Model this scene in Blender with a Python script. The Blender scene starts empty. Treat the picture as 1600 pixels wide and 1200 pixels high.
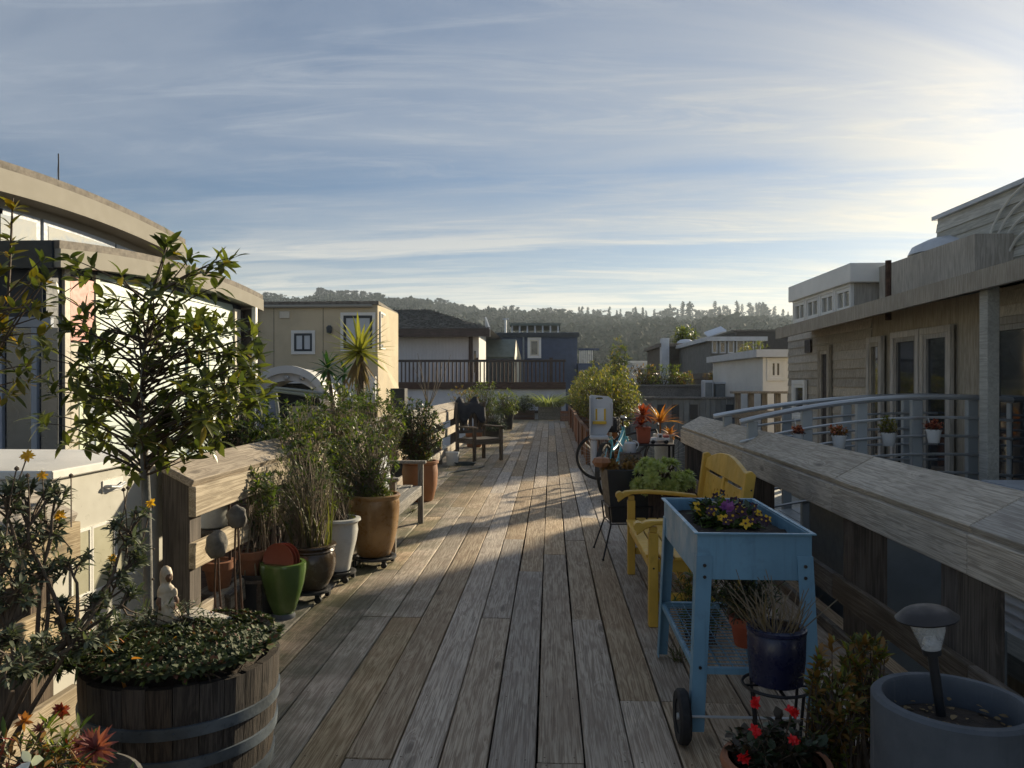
import bpy, bmesh, math, random
import numpy as np
from mathutils import Vector, Matrix, Quaternion, noise as mnoise
rad = math.radians
RND = random.Random(11)
sc = bpy.context.scene
C = sc.collection

# ------------------------------------------------------------------ camera
F_PX, CAM_H = 1202.0, 1.5                 # focal length in photo pixels (1600 wide), eye height
YAW, PITCH = rad(2.857), rad(-0.19)
cam_d = bpy.data.cameras.new("camera"); cam = bpy.data.objects.new("camera", cam_d); C.objects.link(cam)
cam_d.sensor_width = 36.0; cam_d.lens = 36.0 * F_PX / 1600.0
cam_d.clip_start = 0.05; cam_d.clip_end = 6000
cam.location = (0, 0, CAM_H); cam.rotation_euler = (rad(90) + PITCH, 0, YAW)
sc.camera = cam

# ------------------------------------------------------------------ sun and sky
SUN_AZ, SUN_EL = rad(35.0), rad(17.5)     # azimuth clockwise from +Y (along the boardwalk), elevation
SUN_DIR = Vector((math.sin(SUN_AZ) * math.cos(SUN_EL), math.cos(SUN_AZ) * math.cos(SUN_EL), math.sin(SUN_EL)))
sun_d = bpy.data.lights.new("sun", 'SUN'); sun = bpy.data.objects.new("sun", sun_d); C.objects.link(sun)
sun_d.energy = 3.8; sun_d.angle = rad(1.8); sun_d.color = (1.0, 0.85, 0.61)
sun.rotation_euler = SUN_DIR.to_track_quat('Z', 'Y').to_euler(); sun.location = (20, 30, 20)

world = bpy.data.worlds.new("World"); sc.world = world; world.use_nodes = True
wn, wl = world.node_tree.nodes, world.node_tree.links
wn.clear()
def wnode(t, **kw):
    n = wn.new(t)
    for k, v in kw.items(): setattr(n, k, v)
    return n
def wmath(op, a, b=None, c=None, clamp=False):
    n = wn.new('ShaderNodeMath'); n.operation = op; n.use_clamp = clamp
    for i, s in enumerate((a, b, c)):
        if s is None: continue
        if isinstance(s, (int, float)): n.inputs[i].default_value = s
        else: wl.new(s, n.inputs[i])
    return n.outputs[0]
sky = wnode('ShaderNodeTexSky', sky_type='NISHITA', sun_disc=False)
sky.sun_elevation = SUN_EL; sky.sun_rotation = SUN_AZ
sky.air_density = 1.0; sky.dust_density = .35; sky.ozone_density = 4.5; sky.altitude = 0
bg_sky = wnode('ShaderNodeBackground'); bg_sky.inputs[1].default_value = 0.034
wl.new(sky.outputs[0], bg_sky.inputs[0])
tc = wnode('ShaderNodeTexCoord')
sep = wnode('ShaderNodeSeparateXYZ'); wl.new(tc.outputs['Generated'], sep.inputs[0])
zc = wmath('MAXIMUM', sep.outputs[2], 0.0)
den = wmath('ADD', zc, 0.10)
px_ = wmath('DIVIDE', sep.outputs[0], den); py_ = wmath('DIVIDE', sep.outputs[1], den)
cmb = wnode('ShaderNodeCombineXYZ'); wl.new(px_, cmb.inputs[0]); wl.new(py_, cmb.inputs[1])
def cloud_layer(rot, sx, sy, scale, detail, rough, dist, lo, hi, off):
    mp = wnode('ShaderNodeMapping'); wl.new(cmb.outputs[0], mp.inputs[0])
    mp.inputs['Rotation'].default_value = (0, 0, rad(rot)); mp.inputs['Scale'].default_value = (sx, sy, 1)
    mp.inputs['Location'].default_value = (off, off * .7, 0)
    nz = wnode('ShaderNodeTexNoise'); wl.new(mp.outputs[0], nz.inputs['Vector'])
    nz.inputs['Scale'].default_value = scale; nz.inputs['Detail'].default_value = detail
    nz.inputs['Roughness'].default_value = rough; nz.inputs['Distortion'].default_value = dist
    mr = wnode('ShaderNodeMapRange', interpolation_type='SMOOTHSTEP'); wl.new(nz.outputs[0], mr.inputs[0])
    mr.inputs[1].default_value = lo; mr.inputs[2].default_value = hi
    return mr.outputs[0]
def zrange(a, b):
    n = wnode('ShaderNodeMapRange', interpolation_type='SMOOTHSTEP'); wl.new(zc, n.inputs[0])
    n.inputs[1].default_value = a; n.inputs[2].default_value = b; return n.outputs[0]
c_high = cloud_layer(20, .50, 1.15, .85, 12, .58, .8, .32, .66, 5.3)       # cirrus veil high up
c_wisp = cloud_layer(-30, .45, 2.2, 2.2, 12, .70, 1.6, .46, .70, 7.7)     # finer wisps combed across it
c_band = cloud_layer(2, .16, .95, 1.25, 10, .62, .5, .45, .60, 8.8)       # banded altocumulus toward the horizon
high = wmath('MULTIPLY', c_high, zrange(.11, .26))
band = wmath('MULTIPLY', c_band, zrange(.27, .17))
m1 = wmath('MULTIPLY', high, .56); c_mod = cloud_layer(40, .5, .6, .55, 4, .5, .3, .40, .64, 11.3)
m2 = wmath('MULTIPLY', wmath('MULTIPLY', wmath('MULTIPLY', c_wisp, c_mod), zrange(.06, .2)), .34); rip = cloud_layer(-3, .5, 2.6, 2.2, 10, .66, .8, .40, .62, 4.9)         # ripples inside the low bands
lowcover = wmath('MULTIPLY', zrange(.19, .08), wmath('ADD', wmath('MULTIPLY', rip, .55), .36))
m3 = wmath('MAXIMUM', wmath('MULTIPLY', band, wmath('ADD', wmath('MULTIPLY', rip, .35), .55)), lowcover)
mask = wmath('MINIMUM', wmath('ADD', wmath('ADD', wmath('MAXIMUM', m1, m3), m2), .06), .92)
dot = wnode('ShaderNodeVectorMath', operation='DOT_PRODUCT'); wl.new(tc.outputs['Generated'], dot.inputs[0])
dot.inputs[1].default_value = SUN_DIR
d0 = wmath('MAXIMUM', dot.outputs['Value'], 0.0)
glow = wmath('ADD', wmath('MULTIPLY', wmath('POWER', d0, 10.0), .20), wmath('MULTIPLY', wmath('POWER', d0, 50.0), .36))
ccol = wnode('ShaderNodeMix', data_type='RGBA', blend_type='ADD'); ccol.inputs[0].default_value = 1.0
ccol.inputs[6].default_value = (.172, .198, .236, 1)
gcol = wnode('ShaderNodeMix', data_type='RGBA', blend_type='MULTIPLY'); gcol.inputs[0].default_value = 1.0
gv = wnode('ShaderNodeCombineColor')
for i in range(3): wl.new(glow, gv.inputs[i])
wl.new(gv.outputs[0], gcol.inputs[6]); gcol.inputs[7].default_value = (1.0, .76, .34, 1)
wl.new(gcol.outputs[2], ccol.inputs[7])
# low clouds are lit a little warmer by the low sun
lowc = wnode('ShaderNodeMix', data_type='RGBA', blend_type='MIX'); wl.new(zrange(.26, .06), lowc.inputs[0]); wl.new(ccol.outputs[2], lowc.inputs[6])
warm = wnode('ShaderNodeMix', data_type='RGBA', blend_type='ADD'); warm.inputs[0].default_value = 1.0; wl.new(ccol.outputs[2], warm.inputs[6]); warm.inputs[7].default_value = (.25, .20, .10, 1)
wl.new(warm.outputs[2], lowc.inputs[7])
bg_cl = wnode('ShaderNodeBackground'); bg_cl.inputs[1].default_value = 1.0; wl.new(lowc.outputs[2], bg_cl.inputs[0])
mixw = wnode('ShaderNodeMixShader'); wl.new(mask, mixw.inputs[0]); wl.new(bg_sky.outputs[0], mixw.inputs[1]); wl.new(bg_cl.outputs[0], mixw.inputs[2])
wout = wnode('ShaderNodeOutputWorld'); wl.new(mixw.outputs[0], wout.inputs[0])

vs = sc.view_settings
sc.display_settings.display_device = 'sRGB'
vs.view_transform = 'Standard'; vs.look = 'None'; vs.exposure = 1.14; vs.gamma = 1.0; vs.use_curve_mapping = False
sc.cycles.use_denoising = True; sc.cycles.caustics_reflective = False; sc.cycles.caustics_refractive = False
sc.cycles.max_bounces = 8; sc.cycles.diffuse_bounces = 3; sc.cycles.transparent_max_bounces = 12; sc.cycles.volume_bounces = 0

# ------------------------------------------------------------------ where a photo pixel lies in the place
_cR = Matrix.Rotation(YAW, 3, 'Z') @ Matrix.Rotation(rad(90) + PITCH, 3, 'X')
def at(px, py, Y=None, X=None, z=None):
    d = _cR @ Vector(((px - 800) / F_PX, -(py - 600) / F_PX, -1.0))
    if Y is not None: t = Y / d.y
    elif X is not None: t = X / d.x
    else: t = (z - CAM_H) / d.z
    return Vector((d.x * t, d.y * t, CAM_H + d.z * t))

# ------------------------------------------------------------------ materials
MATS = {}
def _nt(name):
    m = bpy.data.materials.new(name); m.use_nodes = True
    nt = m.node_tree; nt.nodes.clear()
    out = nt.nodes.new('ShaderNodeOutputMaterial')
    bs = nt.nodes.new('ShaderNodeBsdfPrincipled')
    nt.links.new(bs.outputs[0], out.inputs[0])
    MATS[name] = m
    return m, nt, bs, out
def N(nt, t, **kw):
    n = nt.nodes.new(t)
    for k, v in kw.items(): setattr(n, k, v)
    return n
def nmath(nt, op, a, b=None, clamp=False):
    n = nt.nodes.new('ShaderNodeMath'); n.operation = op; n.use_clamp = clamp
    for i, s in enumerate((a, b)):
        if s is None: continue
        if isinstance(s, (int, float)): n.inputs[i].default_value = s
        else: nt.links.new(s, n.inputs[i])
    return n.outputs[0]
def nmix(nt, f, a, b, mode='MIX'):
    n = nt.nodes.new('ShaderNodeMix'); n.data_type = 'RGBA'; n.blend_type = mode
    for i, s in ((0, f), (6, a), (7, b)):
        if isinstance(s, (int, float)): n.inputs[i].default_value = s
        elif isinstance(s, tuple): n.inputs[i].default_value = (*s[:3], 1)
        else: nt.links.new(s, n.inputs[i])
    return n.outputs[2]
def nnoise(nt, vec, scale, detail=4, rough=.55, dist=0):
    n = nt.nodes.new('ShaderNodeTexNoise'); n.inputs['Scale'].default_value = scale
    n.inputs['Detail'].default_value = detail; n.inputs['Roughness'].default_value = rough; n.inputs['Distortion'].default_value = dist
    if vec is not None: nt.links.new(vec, n.inputs['Vector'])
    return n.outputs[0]
def nrange(nt, v, a, b, c=0.0, d=1.0, smooth=True):
    n = nt.nodes.new('ShaderNodeMapRange')
    if smooth: n.interpolation_type = 'SMOOTHSTEP'
    nt.links.new(v, n.inputs[0])
    for i, s in enumerate((a, b, c, d)): n.inputs[i + 1].default_value = s
    return n.outputs[0]
def objvec(nt, seed=True):
    t = N(nt, 'ShaderNodeTexCoord').outputs['Object']
    if not seed: return t
    oi = N(nt, 'ShaderNodeObjectInfo')
    sv = N(nt, 'ShaderNodeVectorMath', operation='SCALE'); sv.inputs[0].default_value = (37.0, 53.0, 19.0)
    nt.links.new(oi.outputs['Random'], sv.inputs['Scale'])
    ad = N(nt, 'ShaderNodeVectorMath', operation='ADD'); nt.links.new(t, ad.inputs[0]); nt.links.new(sv.outputs[0], ad.inputs[1])
    return ad.outputs[0]
def dk(c, f): return tuple(min(1.0, x * f) for x in c[:3])

def mat(name, col, rough=.55, metal=0.0, var=.16, vscale=4.0, bump=.0, bscale=60.0, spec=.5, col2=None, wear=.0, weardark=.5, rvar=.12, streak=.0):
    """paint, glaze, metal, stone: base colour with mottling, object-to-object variation, worn patches and fine relief"""
    m, nt, bs, out = _nt(name)
    v = objvec(nt)
    n1 = nnoise(nt, v, vscale, 6, .6)
    c = nmix(nt, nrange(nt, n1, .3, .7), dk(col, 1 - var), col2 or dk(col, 1 + var))
    n2 = nnoise(nt, v, vscale * 5, 5, .65)
    if wear > 0:
        c = nmix(nt, nrange(nt, n2, .58, .70, 0, wear), c, dk(col, weardark))
    if streak > 0:      # runs of dirt and lime down upright faces
        ms_ = N(nt, 'ShaderNodeMapping'); ms_.inputs['Scale'].default_value = (26, 26, 1.8); nt.links.new(v, ms_.inputs[0])
        s1 = nnoise(nt, ms_.outputs[0], 1.0, 5, .65)
        c = nmix(nt, nrange(nt, s1, .52, .72, 0, streak), c, dk(col, .45)); c = nmix(nt, nrange(nt, s1, .40, .28, 0, streak * .6), c, tuple(min(1, x * .7 + .16) for x in col[:3]))
    oi = N(nt, 'ShaderNodeObjectInfo')
    hv = N(nt, 'ShaderNodeHueSaturation'); nt.links.new(c, hv.inputs['Color'])
    nt.links.new(nrange(nt, oi.outputs['Random'], 0, 1, 1 - rvar, 1 + rvar, False), hv.inputs['Value'])
    nt.links.new(hv.outputs[0], bs.inputs['Base Color'])
    nt.links.new(nrange(nt, n2, .3, .7, max(.03, rough - .1), min(1, rough + .12)), bs.inputs['Roughness'])
    bs.inputs['Metallic'].default_value = metal; bs.inputs['Specular IOR Level'].default_value = spec
    if bump > 0:
        b = N(nt, 'ShaderNodeBump'); b.inputs['Strength'].default_value = bump; b.inputs['Distance'].default_value = .01
        nt.links.new(nnoise(nt, v, bscale, 5, .65), b.inputs['Height']); nt.links.new(b.outputs[0], bs.inputs['Normal'])
    return m

def wood(name, dark, light, axis='Y', grain=1.0, rough=.75, rvar=.22, warm=None, knots=True, bump=.35, moss=None, tint=.0):
    """sawn board: streaked grain with cathedral figure along one axis, knots, bleaching, board-to-board tone"""
    m, nt, bs, out = _nt(name)
    v = objvec(nt)
    st = .09
    sc_ = {'X': (st, 1, 1), 'Y': (1, st, 1), 'Z': (1, 1, st)}[axis]
    mp = N(nt, 'ShaderNodeMapping'); mp.inputs['Scale'].default_value = sc_; nt.links.new(v, mp.inputs[0])
    mv = mp.outputs[0]
    if knots:
        mk = N(nt, 'ShaderNodeMapping'); k2 = {'X': (1.6, 6, 6), 'Y': (6, 1.6, 6), 'Z': (6, 6, 1.6)}[axis]
        mk.inputs['Scale'].default_value = k2; nt.links.new(v, mk.inputs[0])
        vo = N(nt, 'ShaderNodeTexVoronoi', feature='F1'); vo.inputs['Scale'].default_value = 1.0; vo.inputs['Randomness'].default_value = 1.0
        nt.links.new(mk.outputs[0], vo.inputs['Vector'])
        kd = vo.outputs['Distance']
        kn = nrange(nt, kd, .34, .0)
        ksc = N(nt, 'ShaderNodeVectorMath', operation='SCALE'); ksc.inputs[0].default_value = {'X': (0, .06, .06), 'Y': (.06, 0, .06), 'Z': (.06, .06, 0)}[axis]
        nt.links.new(kn, ksc.inputs['Scale'])
        ad = N(nt, 'ShaderNodeVectorMath', operation='ADD'); nt.links.new(mv, ad.inputs[0]); nt.links.new(ksc.outputs[0], ad.inputs[1])
        mv = ad.outputs[0]
    warp = nnoise(nt, mv, 9 * grain, 2, .5)
    g = nnoise(nt, mv, 34 * grain, 3, .55, 1.4)
    rings = nmath(nt, 'SINE', nmath(nt, 'MULTIPLY', nmath(nt, 'ADD', nmath(nt, 'MULTIPLY', warp, 1.0), nmath(nt, 'MULTIPLY', g, .10)), 46.0))
    fine_m = N(nt, 'ShaderNodeMapping'); fs = {'X': (2.5, 240, 240), 'Y': (240, 2.5, 240), 'Z': (240, 240, 2.5)}[axis]
    fine_m.inputs['Scale'].default_value = fs; nt.links.new(v, fine_m.inputs[0])
    fine = nnoise(nt, fine_m.outputs[0], 1.0, 3, .6)
    f = nmath(nt, 'ADD', nmath(nt, 'MULTIPLY', nrange(nt, rings, -1, 1), .20), nmath(nt, 'MULTIPLY', nrange(nt, g, .3, .7), .28))
    f = nmath(nt, 'ADD', f, nmath(nt, 'MULTIPLY', nrange(nt, fine, .3, .7), .52))
    c = nmix(nt, nrange(nt, f, .22, .80), dk(dark, .9), light)
    ck_m = N(nt, 'ShaderNodeMapping'); ck_m.inputs['Scale'].default_value = {'X': (2.2, 210, 210), 'Y': (210, 2.2, 210), 'Z': (210, 210, 2.2)}[axis]
    nt.links.new(v, ck_m.inputs[0]); ck = nnoise(nt, ck_m.outputs[0], 1.0, 4, .6, .4)
    c = nmix(nt, nrange(nt, ck, .60, .70, 0, .5), c, dk(dark, .42))
    patch = nnoise(nt, v, 2.3, 4, .6)
    c = nmix(nt, nrange(nt, patch, .42, .72, 0, .5), c, dk(dark, .8) if warm is None else warm)
    if knots:
        c = nmix(nt, nrange(nt, kd, .17, .03, 0, .72), c, dk(dark, .36))
    if moss is not None:
        # green algae where the board lies in damp shade along the planted edge of the walk
        geo = N(nt, 'ShaderNodeNewGeometry'); sx = N(nt, 'ShaderNodeSeparateXYZ'); nt.links.new(geo.outputs['Position'], sx.inputs[0])
        mn = nnoise(nt, geo.outputs['Position'], 2.2, 6, .7)
        edge = nrange(nt, sx.outputs[0], -.55, -1.6, 0, 1)
        mm = nmath(nt, 'MULTIPLY', edge, nrange(nt, mn, .34, .60, 0, .85))
        c = nmix(nt, mm, c, moss)
    oi = N(nt, 'ShaderNodeObjectInfo')
    hv = N(nt, 'ShaderNodeHueSaturation'); nt.links.new(c, hv.inputs['Color'])
    nt.links.new(nrange(nt, oi.outputs['Random'], 0, 1, 1 - rvar, 1 + rvar, False), hv.inputs['Value'])
    r2 = nmath(nt, 'FRACT', nmath(nt, 'MULTIPLY', oi.outputs['Random'], 17.37))
    nt.links.new(nrange(nt, r2, 0, 1, .55, 1.2, False), hv.inputs['Saturation'])
    nt.links.new(hv.outputs[0], bs.inputs['Base Color'])
    bs.inputs['Roughness'].default_value = rough; bs.inputs['Specular IOR Level'].default_value = .35
    b = N(nt, 'ShaderNodeBump'); b.inputs['Strength'].default_value = bump; b.inputs['Distance'].default_value = .006
    nt.links.new(f, b.inputs['Height']); nt.links.new(b.outputs[0], bs.inputs['Normal'])
    return m

def leafmat(name, c1, c2, trans=.35, rough=.42, tip=None, c3=None, c3amt=.08):
    """leaf: tone differs from leaf to leaf, light passes through the blade"""
    m, nt, bs, out = _nt(name)
    geo = N(nt, 'ShaderNodeNewGeometry'); oi = N(nt, 'ShaderNodeObjectInfo')
    r = nmath(nt, 'FRACT', nmath(nt, 'ADD', geo.outputs['Random Per Island'], nmath(nt, 'MULTIPLY', oi.outputs['Random'], 7.31)))
    c = nmix(nt, r, c1, c2)
    if c3 is not None:
        r2 = nmath(nt, 'FRACT', nmath(nt, 'MULTIPLY', r, 13.7))
        c = nmix(nt, nrange(nt, r2, 1 - c3amt, 1 - c3amt + .01, 0, 1), c, c3)
    v = objvec(nt)
    c = nmix(nt, nrange(nt, nnoise(nt, v, 30, 3), .35, .7, 0, .35), c, dk(c1, .65))
    nt.links.new(c, bs.inputs['Base Color']); bs.inputs['Roughness'].default_value = rough; bs.inputs['Specular IOR Level'].default_value = .4 if trans > 0 else .03
    if trans > 0:
        tr = N(nt, 'ShaderNodeBsdfTranslucent')
        tcx = nmix(nt, 1.0, c, (1.35, 1.5, .65), 'MULTIPLY'); nt.links.new(tcx, tr.inputs[0])
        mx = N(nt, 'ShaderNodeMixShader'); mx.inputs[0].default_value = trans
        nt.links.new(bs.outputs[0], mx.inputs[1]); nt.links.new(tr.outputs[0], mx.inputs[2]); nt.links.new(mx.outputs[0], out.inputs[0])
    return m

def glass(name, tint=(.03, .04, .05), rough=.04, spec=.9):
    """window pane seen by day from outside: dark room behind a glossy sheet"""
    m, nt, bs, out = _nt(name)
    v = objvec(nt)
    c = nmix(nt, nrange(nt, nnoise(nt, v, 2.0, 3), .35, .65), dk(tint, .6), dk(tint, 1.4))
    nt.links.new(c, bs.inputs['Base Color']); bs.inputs['Roughness'].default_value = rough; bs.inputs['Specular IOR Level'].default_value = spec
    b = N(nt, 'ShaderNodeBump'); b.inputs['Strength'].default_value = .04; b.inputs['Distance'].default_value = .02
    nt.links.new(nnoise(nt, v, 1.6, 2), b.inputs['Height']); nt.links.new(b.outputs[0], bs.inputs['Normal'])
    return m
def mirror_glass(name, tint):
    m, nt, bs, out = _nt(name)
    bs.inputs['Base Color'].default_value = (*tint, 1); bs.inputs['Metallic'].default_value = .9; bs.inputs['Roughness'].default_value = .04
    b = N(nt, 'ShaderNodeBump'); b.inputs['Strength'].default_value = .08; b.inputs['Distance'].default_value = .03
    nt.links.new(nnoise(nt, objvec(nt), 2.2, 3, .5, .5), b.inputs['Height']); nt.links.new(b.outputs[0], bs.inputs['Normal'])
    return m
def clear(name, tint=(.9, .93, .95), rough=.08, alpha_mix=.7):
    m, nt, bs, out = _nt(name)
    bs.inputs['Base Color'].default_value = (*tint, 1); bs.inputs['Roughness'].default_value = rough
    tr = N(nt, 'ShaderNodeBsdfTransparent'); tr.inputs[0].default_value = (*tint, 1)
    v = objvec(nt); f = nrange(nt, nnoise(nt, v, 14, 4, .6, .6), .3, .7, alpha_mix - .2, alpha_mix + .15)
    mx = N(nt, 'ShaderNodeMixShader'); nt.links.new(f, mx.inputs[0])
    nt.links.new(bs.outputs[0], mx.inputs[1]); nt.links.new(tr.outputs[0], mx.inputs[2]); nt.links.new(mx.outputs[0], out.inputs[0])
    return m

# ------------------------------------------------------------------ mesh helpers
class MB:
    def __init__(s): s.v, s.f = [], []
    def add(s, vs_, fs):
        o = len(s.v); s.v += [Vector(p) for p in vs_]; s.f += [tuple(i + o for i in f) for f in fs]; return s
    def box(s, x0, x1, y0, y1, z0, z1, M=None):
        p = [Vector((x, y, z)) for z in (z0, z1) for y in (y0, y1) for x in (x0, x1)]
        if M is not None: p = [M @ q for q in p]
        return s.add(p, [(0, 2, 3, 1), (4, 5, 7, 6), (0, 1, 5, 4), (2, 6, 7, 3), (0, 4, 6, 2), (1, 3, 7, 5)])
    def cbox(s, c, size, M=None):
        a = Vector(size) / 2; T = Matrix.Translation(Vector(c))
        if M is not None: T = T @ M.to_4x4()
        return s.box(-a.x, a.x, -a.y, a.y, -a.z, a.z, T)
    def beam(s, p, q, w, h, up=(0, 0, 1)):
        """rectangular bar from p to q, width w sideways, height h along up"""
        p, q = Vector(p), Vector(q); d = (q - p).normalized(); u = Vector(up)
        sd = d.cross(u).normalized(); u = sd.cross(d).normalized()
        vs_ = [a + sd * (i * w / 2) + u * (j * h / 2) for a in (p, q) for (i, j) in ((-1, -1), (1, -1), (1, 1), (-1, 1))]
        return s.add(vs_, [(0, 1, 2, 3), (7, 6, 5, 4), (0, 4, 5, 1), (1, 5, 6, 2), (2, 6, 7, 3), (3, 7, 4, 0)])
    def tube(s, pts, r, n=6, cap=True):
        pts = [Vector(p) for p in pts]; k = len(pts)
        rs = r if isinstance(r, (list, tuple)) else [r] * k
        o = len(s.v); prev = None
        for i, p in enumerate(pts):
            d = (pts[min(i + 1, k - 1)] - pts[max(i - 1, 0)])
            d = d.normalized() if d.length > 1e-9 else Vector((0, 0, 1))
            if prev is None:
                a = d.orthogonal().normalized()
            else:
                a = prev - d * prev.dot(d)
                a = a.normalized() if a.length > 1e-6 else d.orthogonal().normalized()
            prev = a; b = d.cross(a)
            for j in range(n):
                t = 2 * math.pi * j / n
                s.v.append(p + (a * math.cos(t) + b * math.sin(t)) * rs[i])
        for i in range(k - 1):
            for j in range(n):
                j2 = (j + 1) % n
                s.f.append((o + i * n + j, o + i * n + j2, o + (i + 1) * n + j2, o + (i + 1) * n + j))
        if cap:
            s.f.append(tuple(o + j for j in reversed(range(n)))); s.f.append(tuple(o + (k - 1) * n + j for j in range(n)))
        return s
    def lathe(s, prof, n=32, c=(0, 0, 0), wob=None, close=False):
        c = Vector(c); o = len(s.v)
        for (r, z) in prof:
            for j in range(n):
                t = 2 * math.pi * j / n; rr = r * (wob(t, z) if wob else 1)
                s.v.append(c + Vector((rr * math.cos(t), rr * math.sin(t), z)))
        for i in range(len(prof) - 1):
            for j in range(n):
                j2 = (j + 1) % n
                s.f.append((o + i * n + j, o + i * n + j2, o + (i + 1) * n + j2, o + (i + 1) * n + j))
        s.f.append(tuple(o + j for j in reversed(range(n))))
        s.f.append(tuple(o + (len(prof) - 1) * n + j for j in range(n)))
        return s
    def prism(s, poly, axis, a, b):
        """polygon (2D) swept along axis from a to b. axis X: poly is (y,z); Y: (x,z); Z: (x,y)"""
        mk = {'X': lambda u, w, t: (t, u, w), 'Y': lambda u, w, t: (u, t, w), 'Z': lambda u, w, t: (u, w, t)}[axis]
        n = len(poly); vs_ = [mk(u, w, a) for u, w in poly] + [mk(u, w, b) for u, w in poly]
        fs = [tuple(range(n))[::-1], tuple(range(n, 2 * n))] + [(i, (i + 1) % n, n + (i + 1) % n, n + i) for i in range(n)]
        return s.add(vs_, fs)
    def ball(s, c, r, sub=1, sq=(1, 1, 1), jit=0.0, seed=0):
        bm = bmesh.new(); bmesh.ops.create_icosphere(bm, subdivisions=sub, radius=1.0)
        rr = random.Random(seed); c = Vector(c); o = len(s.v)
        for v in bm.verts:
            k = r * (1 + (mnoise.noise(v.co * 1.7 + Vector((seed * 3.1, seed, 0))) * jit if jit else 0))
            s.v.append(c + Vector((v.co.x * sq[0] * k, v.co.y * sq[1] * k, v.co.z * sq[2] * k)))
        bm.verts.index_update()
        s.f += [tuple(o + v.index for v in f.verts) for f in bm.faces]; bm.free(); return s
    def quad(s, *p): return s.add(p, [tuple(range(len(p)))])

WM = {}
def _meta(o, label=None, cat=None, group=None, kind=None):
    if label: o['label'] = label
    if cat: o['category'] = cat
    if group: o['group'] = group
    if kind: o['kind'] = kind
    return o
def thing(name, label=None, cat=None, loc=(0, 0, 0), rz=0.0, group=None, kind=None):
    o = bpy.data.objects.new(name, None); C.objects.link(o); o.empty_display_size = .1
    o.location = loc; o.rotation_euler = (0, 0, rz)
    WM[o.name] = Matrix.Translation(Vector(loc)) @ Matrix.Rotation(rz, 4, 'Z')
    return _meta(o, label, cat, group, kind)
def finish(me, mats, smooth=False, bevel=0.0, flip=True):
    bm = bmesh.new(); bm.from_mesh(me)
    if flip: bmesh.ops.recalc_face_normals(bm, faces=bm.faces)
    if bevel > 0:
        es = [e for e in bm.edges if len(e.link_faces) == 2 and e.calc_face_angle(0) > rad(35)]
        bmesh.ops.bevel(bm, geom=es, offset=bevel, offset_type='OFFSET', segments=1, profile=.5, affect='EDGES', clamp_overlap=True)
    if smooth:
        for f in bm.faces: f.smooth = True
        for e in bm.edges:
            e.smooth = not (len(e.link_faces) == 2 and e.calc_face_angle(0) > rad(42))
    bm.to_mesh(me); bm.free()
    for m in (mats if isinstance(mats, (list, tuple)) else [mats]):
        me.materials.append(MATS[m] if isinstance(m, str) else m)
    return me
def mesh(mb, mats, name='mesh', smooth=False, bevel=0.0, flip=True):
    me = bpy.data.meshes.new(name); me.from_pydata([tuple(v) for v in mb.v], [], mb.f)
    return finish(me, mats, smooth, bevel, flip)
def put(name, me, parent=None, M=None, label=None, cat=None, group=None, kind=None):
    o = bpy.data.objects.new(name, me); C.objects.link(o)
    if parent is not None: o.parent = parent
    if M is not None: o.matrix_local = M
    return _meta(o, label, cat, group, kind)
def part(name, mb, mats, parent, smooth=False, bevel=0.0, world=True, label=None, kind=None, flip=True):
    """links mb as one mesh under parent; world=True: its vertices are given in world space"""
    p = parent
    while p is not None and p.name not in WM: p = p.parent
    if world and p is not None:
        Mi = WM[p.name].inverted(); mb.v = [Mi @ v for v in mb.v]
    me = mesh(mb, mats, name, smooth, bevel, flip)
    return put(name, me, parent, None, label=label, kind=kind)
def solo(name, mb, mats, label, cat, loc, smooth=False, bevel=0.0, group=None, kind=None, flip=True):
    """a thing that is one mesh; vertices in world space, origin at loc"""
    L = Vector(loc); mb.v = [v - L for v in mb.v]
    o = put(name, mesh(mb, mats, name, smooth, bevel, flip), None, Matrix.Translation(L), label, cat, group, kind)
    WM[o.name] = Matrix.Translation(L)
    return o
def copy_tree(o, loc=None, rz=None, label=None, scale=None):
    c = o.copy(); C.objects.link(c)
    if loc is not None: c.location = loc
    if rz is not None: c.rotation_euler = (0, 0, rz)
    if scale is not None: c.scale = (scale,) * 3 if isinstance(scale, (int, float)) else scale
    if label: c['label'] = label
    for ch in list(o.children):
        k = ch.copy(); C.objects.link(k); k.parent = c
        for g in list(ch.children):
            d = g.copy(); C.objects.link(d); d.parent = k
    return c
def evaluated(o):
    """bakes an object's modifiers into its mesh"""
    dg = bpy.context.evaluated_depsgraph_get()
    me = bpy.data.meshes.new_from_object(o.evaluated_get(dg)); o.modifiers.clear(); o.data = me
    return o

# leaf shapes (length 1 along +X, width w, quads only)
def blade(w=.35, fold=.10, droop=.12, segs=3, point=.0):
    vs_, fs = [], []
    for i in range(segs + 1):
        t = i / segs
        hw = w / 2 * (math.sin(math.pi * min(1, t * .92 + .06)) ** .8) if 0 < t < 1 else (w * .03 if t == 0 else w * .02)
        z = -droop * t * t
        vs_ += [(t, hw, z + fold * hw * 2), (t, 0, z), (t, -hw, z + fold * hw * 2)]
    for i in range(segs):
        a = i * 3
        fs += [(a, a + 1, a + 4, a + 3), (a + 1, a + 2, a + 5, a + 4)]
    return np.array(vs_, float), np.array(fs, int)
def strap(w=.06, droop=.3, segs=4):
    vs_, fs = [], []
    for i in range(segs + 1):
        t = i / segs; hw = w / 2 * (1 - t ** 2.2) + .002
        z = -droop * t * t
        vs_ += [(t * (1 - .15 * droop * t), hw, z + hw * .35), (t * (1 - .15 * droop * t), 0, z), (t * (1 - .15 * droop * t), -hw, z + hw * .35)]
    for i in range(segs):
        a = i * 3
        fs += [(a, a + 1, a + 4, a + 3), (a + 1, a + 2, a + 5, a + 4)]
    return np.array(vs_, float), np.array(fs, int)
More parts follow.
